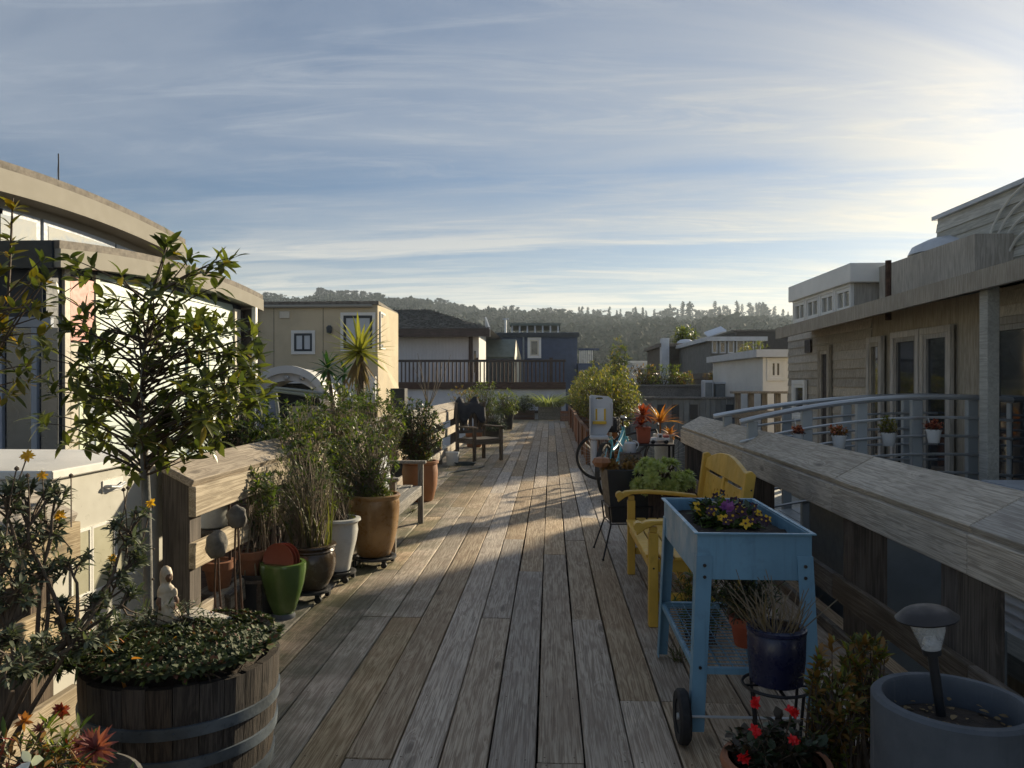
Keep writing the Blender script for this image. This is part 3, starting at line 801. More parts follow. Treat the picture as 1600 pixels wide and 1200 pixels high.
# ---- houseboat with two curved roofs and pale mint siding
def curved_house():
    XF = -4.5                                   # lower roof edge
    a, b, c = at(95, 375, X=XF), at(240, 399, X=XF), at(412, 461, X=XF)
    t = thing('houseboat', 'pale mint houseboat with two stepped curved roofs and a strip of high windows', 'house', (XF, a.y, WATER))
    def arc(p0, p1, p2, n=14):
        out = []
        for i in range(n + 1):
            y = p0.y + (p2.y - p0.y) * i / n
            l0 = (y - p1.y) * (y - p2.y) / ((p0.y - p1.y) * (p0.y - p2.y)); l1 = (y - p0.y) * (y - p2.y) / ((p1.y - p0.y) * (p1.y - p2.y)); l2 = (y - p0.y) * (y - p1.y) / ((p2.y - p0.y) * (p2.y - p1.y))
            out.append((y, p0.z * l0 + p1.z * l1 + p2.z * l2))
        return out
    cur = arc(a, b, c)
    def slab(cv, d0, d1): return [(y, z - d0) for y, z in cv] + [(y, z - d1) for y, z in reversed(cv)]
    rf = part('roof', MB().prism(slab(cur, 0, .075), 'X', -11, XF - .012), 'roof_felt', t)
    part('fascia', MB().prism(slab(cur, .077, .25), 'X', XF - .06, XF), 'roof_trim', rf)
    part('soffit', MB().prism(slab([(y, z) for y, z in cur], .2, .24), 'X', -11, XF - .062), 'roof_trim', rf)
    part('front_fascia', MB().box(-11, XF - .064, a.y - .035, a.y - .003, a.z - .26, a.z - .01), 'slate_trim', rf)
    XU = -5.25
    p0, p1, p2 = at(0, 249, X=XU), at(149, 303, X=XU), at(291, 374, X=XU)
    k = (p1.y - p0.y)
    cu = arc(p0, p1, p2)
    # carry the same curve on beyond the frame
    ext = [(p0.y - .55 * i, p0.z - .012 * (i ** 2) + .02 * i) for i in range(5, 0, -1)]
    cu = ext + cu
    ru = part('roof', MB().prism(slab(cu, 0, .075), 'X', -11, XU - .012), 'roof_felt', t, label='upper curved roof with felt edge')
    part('fascia', MB().prism(slab(cu, .077, .30), 'X', XU - .06, XU), 'roof_trim', ru)
    part('soffit', MB().prism(slab(cu, .26, .30), 'X', -11, XU - .062), 'roof_trim', ru)
    # clerestory between the roofs, window strip set under the curve
    XC = XU - .28
    def zc(y, dz):
        for (y0, z0), (y1, z1) in zip(cu, cu[1:]):
            if y0 <= y <= y1: return z0 + (z1 - z0) * (y - y0) / (y1 - y0) - dz
        return (cu[0] if y < cu[0][0] else cu[-1])[1] - dz
    ys = list(np.linspace(cu[0][0] + .2, cu[-1][0] - .1, 24))
    part('clerestory_wall', MB().prism([(y, zc(y, .30)) for y in ys] + [(ys[-1], 2.5), (ys[0], 2.5)], 'X', -10.8, XC), 'roof_trim', t)
    pxs = [(-120, -8), (-4, 52), (71, 171), (184, 262)]
    for x0, x1 in pxs:
        y0, y1 = at(x0, 380, X=XC).y, at(x1, 380, X=XC).y
        yy = list(np.linspace(y0, y1, 6))
        def top(y): return zc(y, .30) - .16
        def lowz(y): return 2.62 if y < 9.4 else 2.70
        fpoly = [(y, top(y) + .05) for y in yy] + [(y1 + .0, lowz(y1)), (y0 - .0, lowz(y0))]
        w_ = part('window', MB().prism([(y0 - .07, top(y0) + .06)] + [(y, top(y) + .06) for y in yy[1:-1]] + [(y1 + .07, top(y1) + .06), (y1 + .07, lowz(y1)), (y0 - .07, lowz(y0))], 'X', XC + .001, XC + .03), 'blue_grey_trim', t, label='window of the high strip under the upper roof')
        part('pane', MB().prism([(y, top(y)) for y in yy] + [(y1, lowz(y1)), (y0, lowz(y0))], 'X', XC + .012, XC + .034), 'pane_bright', w_)
    # wall under the lower roof
    XW = XF - .22
    ya, yb = a.y + .12, c.y - .35
    yw = list(np.linspace(ya, yb, 10))
    def zl(y, dz):
        for (y0, z0), (y1, z1) in zip(cur, cur[1:]):
            if y0 <= y <= y1: return z0 + (z1 - z0) * (y - y0) / (y1 - y0) - dz
        return cur[-1][1] - dz
    part('wall', MB().prism([(y, zl(y, .24)) for y in yw] + [(yb, WATER + .25), (ya, WATER + .25)], 'X', -10.6, XW), 'navy_wall', t)
    # lap boards
    y0, y1 = at(152, 500, X=XW).y, at(362, 500, X=XW).y
    z = .0
    while z < 2.75:
        za, zb = z, z + .128
        tops = min(zl(y0, .25), zl(y1, .25))
        if za > tops - .03: break
        zb = min(zb, tops)
        part('siding_board', MB().prism([(XW + .002, za), (XW + .026, za), (XW + .008, zb), (XW + .002, zb)], 'Y', y0, y1), 'mint_siding', t)
        z += .128
    def strip(p0, p1, m, z0, z1, d=.03, nm='trim_board'):
        part(nm, MB().box(XW + .002, XW + d, at(p0, 500, X=XW).y, at(p1, 500, X=XW).y, z0, z1), m, t, bevel=.003)
    strip(96, 105, 'cream_trim', .0, 2.6, .035)
    strip(106, 143, 'salmon_panel', 1.9, 2.53, .028, 'panel'); strip(144, 151, 'pale_green_trim', .0, 2.6, .04)
    strip(106, 118, 'cream_trim', .0, 1.88, .03); strip(119, 134, 'pale_green_trim', .0, 1.88, .034); strip(135, 143, 'blue_grey_trim', .0, 1.88, .03)
    strip(363, 372, 'cream_trim', .0, 2.58, .04); strip(372.6, 380, 'dark_brown_panel', .0, 2.56, .03, 'panel')
    window(t, (XW, at(292, 600, X=XW).y, 1.0), (0, 1, 0), XP, .55, 1.05, .06, 'pale_green_trim', 'white_paint', 'pane', 0, 0, .05, proud=.05)
    # wall that looks at the camera, glass doors with pale blue-grey posts
    yf = ya
    part('front_wall', MB().box(-10.6, XW - .02, yf - .03, yf - .001, WATER + .25, zl(yf, .25)), 'navy_wall', t)
    for p0, p1 in ((-20, 12), (57, 66)):
        x0, x1 = at(p0, 600, Y=yf).x, at(p1, 600, Y=yf).x
        part('door_post', MB().box(x0, x1, yf - .08, yf - .031, -.2, 2.0), 'blue_grey_trim', t, bevel=.004)
    x0, x1 = at(-20, 600, Y=yf).x, at(96, 600, Y=yf).x
    part('door_head', MB().box(x0, x1 - .05, yf - .082, yf - .031, 2.002, 2.10), 'blue_grey_trim', t, bevel=.004)
    for p0, p1 in ((14, 56), (67, 94)):
        x0, x1 = at(p0, 600, Y=yf).x, at(p1, 600, Y=yf).x
        part('door_pane', MB().box(x0, x1, yf - .045, yf - .032, -.2, 2.0), 'pane', t)
    # dark porch screen at the far end
    x1 = at(396, 560, Y=c.y).x
    part('porch_screen', MB().box(-6.2, at(394, 560, Y=c.y - .3).x, c.y - .33, c.y - .25, -.4, zl(c.y - .3, .28)), 'dark_brown_panel', t)
    part('corner_post', MB().box(at(395, 560, Y=c.y - .3).x, at(401, 560, Y=c.y - .3).x, c.y - .34, c.y - .26, 1.55, zl(c.y - .3, .25)), 'white_paint', t)
    # mast with a stay behind the roof
    m = at(93, 270, Y=14)
    tt = thing('mast', 'thin mast with a stay rising behind the upper curved roof', 'mast', (m.x, 14, 3.0))
    part('pole', MB().tube([(m.x, 14, 3), (m.x - .02, 14, at(93, 240, Y=14).z)], .012, 6), 'black_metal', tt)
    part('stay', MB().tube([(m.x - .15, 14, 3.6), (m.x - .02, 14, at(93, 240, Y=14).z - .03)], .004, 5), 'black_metal', tt)
curved_house()

# ---- white cabinet beyond the near railing
def white_cabinet():
    XB = -2.18
    f0, f1 = at(76, 728, X=XB), at(229, 703, X=XB)
    zt = 1.10
    t = thing('cabinet', 'white dock cabinet with pull handle and four frosted panels', 'cabinet', (XB, f0.y, -.6))
    y0, y1 = f0.y, at(257, 700, X=XB).y
    part('body', MB().box(-3.5, XB, y0, y1, -.6, zt - .03), 'box_white', t, bevel=.006)
    part('lid', MB().box(-3.52, XB + .03, y0 - .02, y1 + .015, zt - .028, zt + .012), 'white_paint', t, bevel=.006)
    part('side_panel', MB().box(-3.4, XB - .05, y0 - .006, y0 - .001, -.5, zt - .10), 'blue_grey_trim', t)
    part('corner_trim', MB().box(XB + .002, XB + .012, y1 - .20, y1 - .002, -.6, zt - .06), 'box_white', t, bevel=.003)
    for p0, p1, zt_, zb in ((112, 138, .80, .51), (144, 176, .80, .505), (181, 209, .795, .51), (214, 236, .79, .52)):
        ya, yb = at(p0, 800, X=XB).y, at(p1, 800, X=XB).y
        fr = MB()
        for (u0, u1, v0, v1) in ((ya - .012, ya, zb - .012, zt_ + .012), (yb, yb + .012, zb - .012, zt_ + .012), (ya, yb, zt_, zt_ + .012), (ya, yb, zb - .012, zb)):
            fr.box(XB + .002, XB + .008, u0, u1, v0, v1)
        o = part('panel_frame', fr, 'white_paint', t)
        part('frosted_panel', MB().box(XB + .001, XB + .004, ya, yb, zb, zt_), 'frosted_panel', o)
    ha, hb = at(162, 740, X=XB), at(188, 738, X=XB)
    part('handle', MB().tube([(XB, ha.y, .985), (XB + .03, ha.y + .01, .985), (XB + .035, (ha.y + hb.y) / 2, .975), (XB + .03, hb.y - .01, .985), (XB, hb.y, .985)], .009, 8), 'galvanised', t, True)
    part('handle_plate', MB().box(XB + .001, XB + .006, ha.y - .015, hb.y + .015, .955, 1.015), 'white_paint', t)
    for zz in (.30,):
        part('drawer_joint', MB().box(XB + .013, XB + .016, y1 - .2, y1, zz, zz + .012), 'dark_frame', t)
white_cabinet()

# ---- arched white entry with a dark tube handrail in front
def arch_entry():
    Y = 15.2
    c = at(450, 618, Y=Y); top = at(450, 575, Y=Y).z; it = at(450, 595, Y=Y).z
    hw = (at(514, 600, Y=Y).x - at(384, 600, Y=Y).x) / 2
    t = thing('entry_arch', 'white arched entry hood with two small round lamps beside the yellow house', 'arch', (c.x, Y, 0))
    n = 24; zs = c.z - .25
    outer = [(c.x + hw * math.cos(math.pi * i / n), zs + (top - zs) * math.sin(math.pi * i / n)) for i in range(n + 1)]
    ih = hw * .80
    inner = [(c.x + ih * math.cos(math.pi * i / n), zs + (it - zs) * math.sin(math.pi * i / n)) for i in range(n + 1)]
    part('hood', MB().prism(outer + inner[::-1], 'Y', Y - .02, Y + .8), 'white_paint', t, True)
    rim = [(c.x + (hw + .03) * math.cos(math.pi * i / n), zs + (top + .05 - zs) * math.sin(math.pi * i / n)) for i in range(n + 1)]
    rin = [(c.x + (hw - .10) * math.cos(math.pi * i / n), zs + (top - .10 - zs) * math.sin(math.pi * i / n)) for i in range(n + 1)]
    part('rim_moulding', MB().prism(rim + rin[::-1], 'Y', Y - .10, Y - .022), 'white_paint', t, True)
    part('back_wall', MB().box(c.x - hw, c.x + hw, Y + .81, Y + .9, -1, zs + .9 * (it - zs)), 'navy_wall', t)
    part('jamb', MB().box(c.x - hw, c.x - ih, Y, Y + .78, -1, zs), 'white_paint', t); part('jamb', MB().box(c.x + ih, c.x + hw, Y, Y + .78, -1, zs), 'white_paint', t)
    for px in (449, 473):
        p = at(px, 590, Y=Y); part('lamp', MB().lathe([(.05, 0), (.05, .05), (.03, .07), (.012, .07)], 12), 'galvanised', t, True, world=False).matrix_local = Matrix.Translation((p.x - c.x, -.02, p.z)) @ Matrix.Rotation(rad(90), 4, 'X')
    d0, d1 = at(394, 620, Y=Y - .4), at(431, 620, Y=Y - .4)
    part('door', MB().box(d0.x, d1.x, Y - .4, Y - .34, -.6, d0.z + .1), 'blue_grey_trim', t, label='pale blue gate leaf')
    for k in range(5):
        z = .1 + k * .2; part('door_board', MB().box(d0.x + .03, d1.x - .03, Y - .412, Y - .401, z, z + .19), 'blue_grey_trim', t)
    part('low_wall', MB().box(at(452, 640, Y=Y - .3).x, at(520, 640, Y=Y - .3).x, Y - .3, Y - .25, -1, at(470, 634, Y=Y).z), 'stucco', t)
    # gangway handrail
    Yh = 11.6
    h = thing('handrail', 'dark bent tube handrail in front of the white arch', 'railing', (at(394, 640, Y=Yh).x, Yh, 0))
    def P(px, py, y=Yh): return at(px, py, Y=y)
    part('top_tube', MB().tube([P(380, 609), P(395, 606), P(420, 609), P(465, 615), P(512, 621)], .028, 8), 'steel_blue_grey', h, True)
    part('second_tube', MB().tube([P(396, 616), P(412, 608), P(430, 606), P(470, 610), P(515, 616)], .022, 8), 'steel_blue_grey', h, True)
    part('post', MB().tube([P(393, 607), P(397, 640), P(401, 720)], .03, 8), 'steel_blue_grey', h, True)
    part('post', MB().tube([P(430, 612), P(434, 640), P(438, 720)], .03, 8), 'steel_blue_grey', h, True)
    for py in (648, 652): part('wire', MB().tube([P(390, py), P(414, py + 2), P(440, py - 3), P(470, py)], .005, 5), 'black_metal', h)
arch_entry()

# ---- yellow stucco house
def yellow_house():
    Y = 17.5
    cr = at(590, 472, Y=Y); cl = at(330, 470, Y=Y)
    t = thing('stucco_house', 'flat-roofed yellow stucco house with dark framed corner windows', 'house', (cr.x, Y, WATER))
    d1 = at(612, 478, X=cr.x + .02).y; 
    Yb = Y + 2.4
    x0, x1, zt = cl.x, cr.x, cr.z
    part('wall', MB().box(x0, x1, Y, Yb, -.2, zt - .06), 'stucco', t)
    # lit flank leaning out toward its foot
    zf = at(622, 612, Y=Y).z
    fx0, fx1 = at(614, 500, Y=Yb).x, at(627, 600, Y=Yb).x
    zm = at(592, 552, Y=Y).z
    part('flank', MB().prism([(x1 + .001, Y + .002), (fx0, Yb), (x1 - .3, Yb), (x1 - .3, Y + .002)], 'Z', zm, zt - .061), 'stucco', t)
    part('flank_foot', MB().add([(x1 + .001, Y + .002, zm - .001), (fx0, Yb, zm - .001), (fx1, Yb, zf - .3), (x1 + .02, Y + .002, zf - .3), (x1 - .3, Y + .002, zm - .001), (x1 - .3, Yb, zm - .001), (x1 - .3, Yb, zf - .3), (x1 - .3, Y + .002, zf - .3)],
         [(0, 1, 2, 3), (4, 7, 6, 5), (0, 3, 7, 4), (1, 5, 6, 2), (0, 4, 5, 1), (3, 2, 6, 7)]), 'stucco', t)
    rf = part('roof', MB().box(x0, x1 - .02, Y + .05, Yb, zt - .058, zt - .02), 'roof_felt', t)
    part('coping', MB().box(x0 - .02, x1 + .03, Y - .03, Y + .10, zt - .058, zt + .02), 'roof_felt', rf); part('coping', MB().beam((x1 - .02, Y + .102, zt - .02), (fx0 - .02, Yb, zt - .02), .10, .07), 'roof_felt', rf)
    part('base_band', MB().box(x0, x1 - .02, Y - .14, Y - .003, zf - .25, zf + .35), 'white_paint', t)
    part('base_board', MB().box(x0, x1 - .02, Y - .05, Y + .3, -1, zf - .26), 'dark_brown_panel', t)
    a, b = at(460, 549, Y=Y), at(488, 521, Y=Y)
    window(t, (a.x, Y, a.z), (1, 0, 0), YM, b.x - a.x, b.z - a.z, .07, 'white_paint', 'dark_frame', 'shutter_white', 1, 0, .05)
    a, b = at(537, 546, Y=Y), at(582, 493, Y=Y)
    window(t, (a.x, Y, a.z), (1, 0, 0), YM, b.x - a.x, b.z - a.z, .07, 'white_paint', 'dark_frame', 'shutter_white', 1, 0, .06)
    a = at(592.5, 546, Y=Y + .15)
    uu = Vector((fx0 - x1, Yb - Y, 0)).normalized(); nn = Vector((uu.y, -uu.x, .06))
    window(t, Vector((x1, Y, a.z + .06)) + uu * .22, uu, (uu.y, -uu.x, 0), 1.85, b.z - a.z, .05, 'white_paint', 'dark_frame', 'pane', 1, 0, .07, proud=.05)
    for px in (505, 428): x = at(px, 500, Y=Y).x; part('wall_joint', MB().box(x - .006, x + .006, Y - .006, Y - .001, zf + .36, zt - .065), 'roof_felt', t)
    x = at(402, 500, Y=Y).x; part('downpipe', MB().tube([(x, Y - .05, zt - .1), (x, Y - .05, -.2)], .04, 8), 'roof_trim', t, True)
    part('gutter', MB().box(x0, x1 - .1, Y - .11, Y - .032, zt - .13, zt - .06), 'roof_trim', t, bevel=.02)
    a = at(516, 515, Y=Y); part('wall_lamp', MB().lathe([(.02, -.1), (.06, -.08), (.07, .05), (.03, .09)], 12, (a.x, Y - .08, a.z)), 'dark_frame', t, True)
    a = at(445, 492, Y=Y); part('vent', MB().box(a.x - .12, a.x + .12, Y - .03, Y - .001, a.z - .08, a.z + .08), 'cream_trim', t, bevel=.008)
    part('parapet_block', MB().box(x1 - 1.6, at(618, 500, Y=Yb + .5).x, Yb + .01, Yb + .5, 0, zt - .32), 'stucco', t)
    part('bin', MB().box(x1 + .40, x1 + .72, Y - .5, Y - .15, -1, at(620, 607, Y=Y - .5).z), 'black_plastic', t)
yellow_house()

# ---- grey house with hipped shingle roof, terrace balustrade before it
def shingle_house():
    Y = 35.0
    xr = at(738, 520, Y=Y).x; xl = at(560, 520, Y=Y).x
    ze = at(700, 516, Y=Y).z
    t = thing('shingle_house', 'pale grey board house with a low hipped grey shingle roof', 'house', (xr, Y, 0))
    part('wall', MB().box(xl, xr, Y, Y + 6, .5, ze), 'grey_white_siding', t)
    bt = MB()
    for i in range(34):
        x = xl + (xr - xl) * (i + .5) / 34; bt.box(x - .03, x + .03, Y - .035, Y - .002, .5, ze - .3)
    part('batten', bt, 'grey_white_siding', t, kind='stuff')
    part('corner_board', MB().box(xr - .16, xr + .02, Y - .05, Y - .001, .6, ze), 'dark_trim_upright', t)
    part('return_wall', MB().box(xr + .003, at(748, 520, Y=Y).x, Y + .1, Y + 3.9, .6, ze + .05), 'white_paint', t)
    x_e = at(766, 516, Y=Y - .8).x; zr = at(660, 484, Y=Y + 3.6).z
    xpk0, xpk1 = at(600, 484, Y=Y + 3.6).x, at(668, 484, Y=Y + 3.6).x
    y0, y1 = Y - .8, Y + 7.5
    eav0, eav1 = at(545, 516, Y=y0).x, x_e
    # shingle courses stepped up the slope that faces the walk
    rf = part('roof', MB().add([(eav0, y0, ze), (eav1, y0, ze), (eav1, y1, ze), (eav0, y1, ze), (xpk0, Y + 3.6, zr), (xpk1, Y + 3.6, zr)],
         [(0, 1, 5, 4), (1, 2, 5), (2, 3, 4, 5), (3, 0, 4), (0, 3, 2, 1)]), 'grey_shingle', t)
    sh = MB(); rr = random.Random(9); n = 15
    for i in range(n):
        f0, f1 = i / n, (i + 1.15) / n
        xa0, xb0 = eav0 + (xpk0 - eav0) * f0, eav1 + (xpk1 - eav1) * f0
        m = 40
        for j in range(m):
            u0, u1 = j / m + .001, (j + 1) / m - .001
            def pt(u, f, lift):
                xa, xb = eav0 + (xpk0 - eav0) * f, eav1 + (xpk1 - eav1) * f
                return (xa + (xb - xa) * u, y0 + (Y + 3.6 - y0) * f, ze + (zr - ze) * f + lift)
            l = rr.uniform(.05, .10)
            sh.quad(pt(u0, f0, l), pt(u1, f0, l), pt(u1, f1, .012), pt(u0, f1, .012)); sh.quad(pt(u0, f0, .0), pt(u1, f0, .0), pt(u1, f0, l), pt(u0, f0, l))
    part('shingle', sh, 'grey_shingle', rf, kind='stuff')
    part('eave_board', MB().box(eav0, eav1 - .02, y0 - .06, y0 - .002, ze - .34, ze + .02), 'dark_trim', rf)
    part('bargeboard', MB().beam((eav1 - .02, y0 - .02, ze - .16), (at(757, 500, Y=Y + 1).x, Y + 1.6, ze + .55), .06, .38), 'white_paint', rf)
    window(t, (at(740.5, 560, Y=Y + .1).x, Y + .099, 1.9), (1, 0, 0), YM, .10, 1.0, .03, 'white_paint', 'dark_frame', 'pane', 0, 0, .02)
    # terrace
    Yt = 32.4
    x0, x1 = at(600, 600, Y=Yt).x, at(884, 600, Y=Yt).x
    zt, zb, zq = at(700, 562, Y=Yt).z, at(700, 597, Y=Yt).z, at(700, 608, Y=Yt).z
    b = thing('balustrade', 'dark brown balustrade of thin uprights before the grey shingle house', 'railing', (x0, Yt, zq))
    part('handrail', MB().box(x0, x1, Yt - .08, Yt + .05, zt - .10, zt), 'dark_trim', b, bevel=.01)
    part('floor_beam', MB().box(x0, x1, Yt - .1, Yt + .1, zq, zb), 'dark_trim', b, bevel=.01)
    n = 46; bal = mesh(MB().box(-.028, .028, -.028, .028, 0, zt - .102 - zb - .002), 'dark_trim_upright', 'baluster')
    for i in range(n):
        x = x0 + (x1 - x0) * (i + .5) / n
        put('baluster', bal, b, Matrix.Translation((x - x0, 0, zb + .001 - zq)))
    for px in (745, 861):
        x = at(px, 580, Y=Yt).x; part('post', MB().box(x - .07, x + .07, Yt - .075, Yt + .045, zb + .002, zt + .08), 'dark_trim_upright', b)
    wl_ = thing('terrace_wall', 'low pale wall below the dark brown balustrade', 'wall', (x0, Yt, -1))
    part('wall', MB().box(x0, x1, Yt + .05, Yt + .4, -1.2, zq - .003), 'grey_white_siding', wl_); part('ledge', MB().box(x0 + 4.5, x1 - .6, Yt - .1, Yt + .045, at(700, 641, Y=Yt).z - .12, at(700, 641, Y=Yt).z), 'dark_trim', wl_)
    part('terrace_floor', MB().box(x0, x1, Yt + .101, Y - .06, zq + .05, zq + .2), 'dark_trim', wl_)
shingle_house()

def navy_house():
    Y = 46
    x0, x1, zt = at(755, 520, Y=Y).x, at(902, 520, Y=Y).x, at(800, 520, Y=Y).z
    t = thing('navy_house', 'flat-roofed navy blue house with one white trimmed door', 'house', (x0, Y, 0))
    part('wall', MB().box(x0, x1, Y, Y + 8, -1, zt - .12), 'navy_siding', t)
    part('roof', MB().box(x0 - .1, x1 + .1, Y - .15, Y + 8.2, zt - .118, zt), 'navy_siding', t)
    lap = MB()
    for k in range(22): z = zt - .14 - (k + 1) * .2; lap.prism([(Y - .03, z), (Y - .002, z), (Y - .002, z + .198), (Y - .006, z + .198)], 'X', x0, x1)
    part('siding_board', lap, 'navy_siding', t, kind='stuff')
    part('fascia', MB().box(x0 - .12, x1 + .12, Y - .19, Y - .152, zt - .25, zt - .02), 'navy_wall', t)
    xq = at(818, 520, Y=Y).x; part('downpipe', MB().tube([(xq, Y - .08, zt - .2), (xq, Y - .08, 0)], .06, 8), 'steel_blue_grey', t, True)
    a, b = at(828, 556, Y=Y), at(842, 531, Y=Y)
    window(t, (a.x, Y - .034, a.z), (1, 0, 0), YM, b.x - a.x, b.z - a.z, .14, 'white_paint', 'cream_trim', 'pane', 0, 0, .08, name='door')
    bx0, bx1, zb0, zb1 = at(903, 570, Y=Y).x, at(935, 570, Y=Y).x, at(910, 572, Y=Y).z, at(910, 545, Y=Y).z
    part('balcony_wall', MB().box(bx0, bx1, Y - .6, Y + 4, -1, zb0 + .15), 'navy_siding', t)
    part('balcony_rail', MB().box(bx0, bx1, Y - .62, Y - .5, zb1 - .12, zb1), 'navy_siding', t)
    for i in range(7):
        x = bx0 + .1 + (bx1 - bx0 - .5) * i / 6; part('baluster', MB().box(x - .03, x + .03, Y - .6, Y - .54, zb0 + .152, zb1 - .122), 'white_paint', t)
    # sage shed roof with cream gable in front
    Ys = 41
    s = thing('shed', 'small sage green roofed shed with a cream gable end beside the navy house', 'shed', (at(752, 560, Y=Ys).x, Ys, 0))
    xa, xb = at(750, 560, Y=Ys).x, at(804, 560, Y=Ys).x; xg = at(814, 560, Y=Ys + 1).x; zt2, zb2 = at(770, 528, Y=Ys).z, at(770, 558, Y=Ys).z
    part('roof', MB().add([(xa, Ys, zb2), (xb, Ys, zb2), (xb + .02, Ys + 1.4, zt2), (xa, Ys + 1.4, zt2)], [(0, 1, 2, 3)]).add([(xa, Ys + .05, zb2 - .08), (xb, Ys + .05, zb2 - .08), (xb + .02, Ys + 1.45, zt2 - .08), (xa, Ys + 1.45, zt2 - .08)], [(3, 2, 1, 0)]), 'sage_roof', s, flip=False)
    part('gable', MB().add([(xb + .005, Ys + .02, zb2 - 1.6), (xg, Ys + 1.3, zb2 - 1.6), (xg, Ys + 1.3, zb2), (xb + .025, Ys + 1.36, zt2 - .02), (xb + .005, Ys + .02, zb2)], [(0, 1, 2, 3, 4)]).add([(xb - .05, Ys + .12, zb2 - 1.6), (xg - .1, Ys + 1.5, zb2 - 1.6), (xb - .05, Ys + 1.5, zt2 - .1)], [(0, 1, 2)]), 'cream_gable', s)
    part('wall', MB().box(xa, xb, Ys + .2, Ys + 1.3, -.5, zb2 - .1), 'navy_wall', s)
    # upper house behind, vent pole
    Yb = 60
    g = thing('roof_terrace', 'low grey roof terrace frame standing above the navy house', 'house', (at(800, 515, Y=Yb).x, Yb, 0))
    xa, xb = at(800, 515, Y=Yb).x, at(872, 515, Y=Yb).x; z0, z1 = at(800, 520, Y=Yb).z, at(800, 505, Y=Yb).z
    part('wall', MB().box(xa, xb, Yb + .4, Yb + 6, -1, z0 - .1), 'navy_wall', g); part('roof', MB().box(xa - .2, xb + .2, Yb - .2, Yb + 6, z1 - .2, z1), 'sage_roof', g)
    for i in range(7):
        x = xa + (xb - xa) * i / 6; part('post', MB().box(x - .06, x + .06, Yb, Yb + .12, z0 - .098, z1 - .202), 'pale_roof', g)
    v = at(790, 518, Y=50); vt = thing('vent_pipe', 'thin pale vent pipe above the shed roof', 'pipe', (v.x, 50, 0))
    part('pipe', MB().tube([(v.x, 50, 1), (v.x, 50, at(790, 499, Y=50).z)], .07, 8), 'galvanised', vt); part('cap', MB().tube([(v.x - .2, 50, at(790, 499, Y=50).z), (v.x + .2, 50, at(790, 498.5, Y=50).z)], .05, 6), 'galvanised', vt)
navy_house()

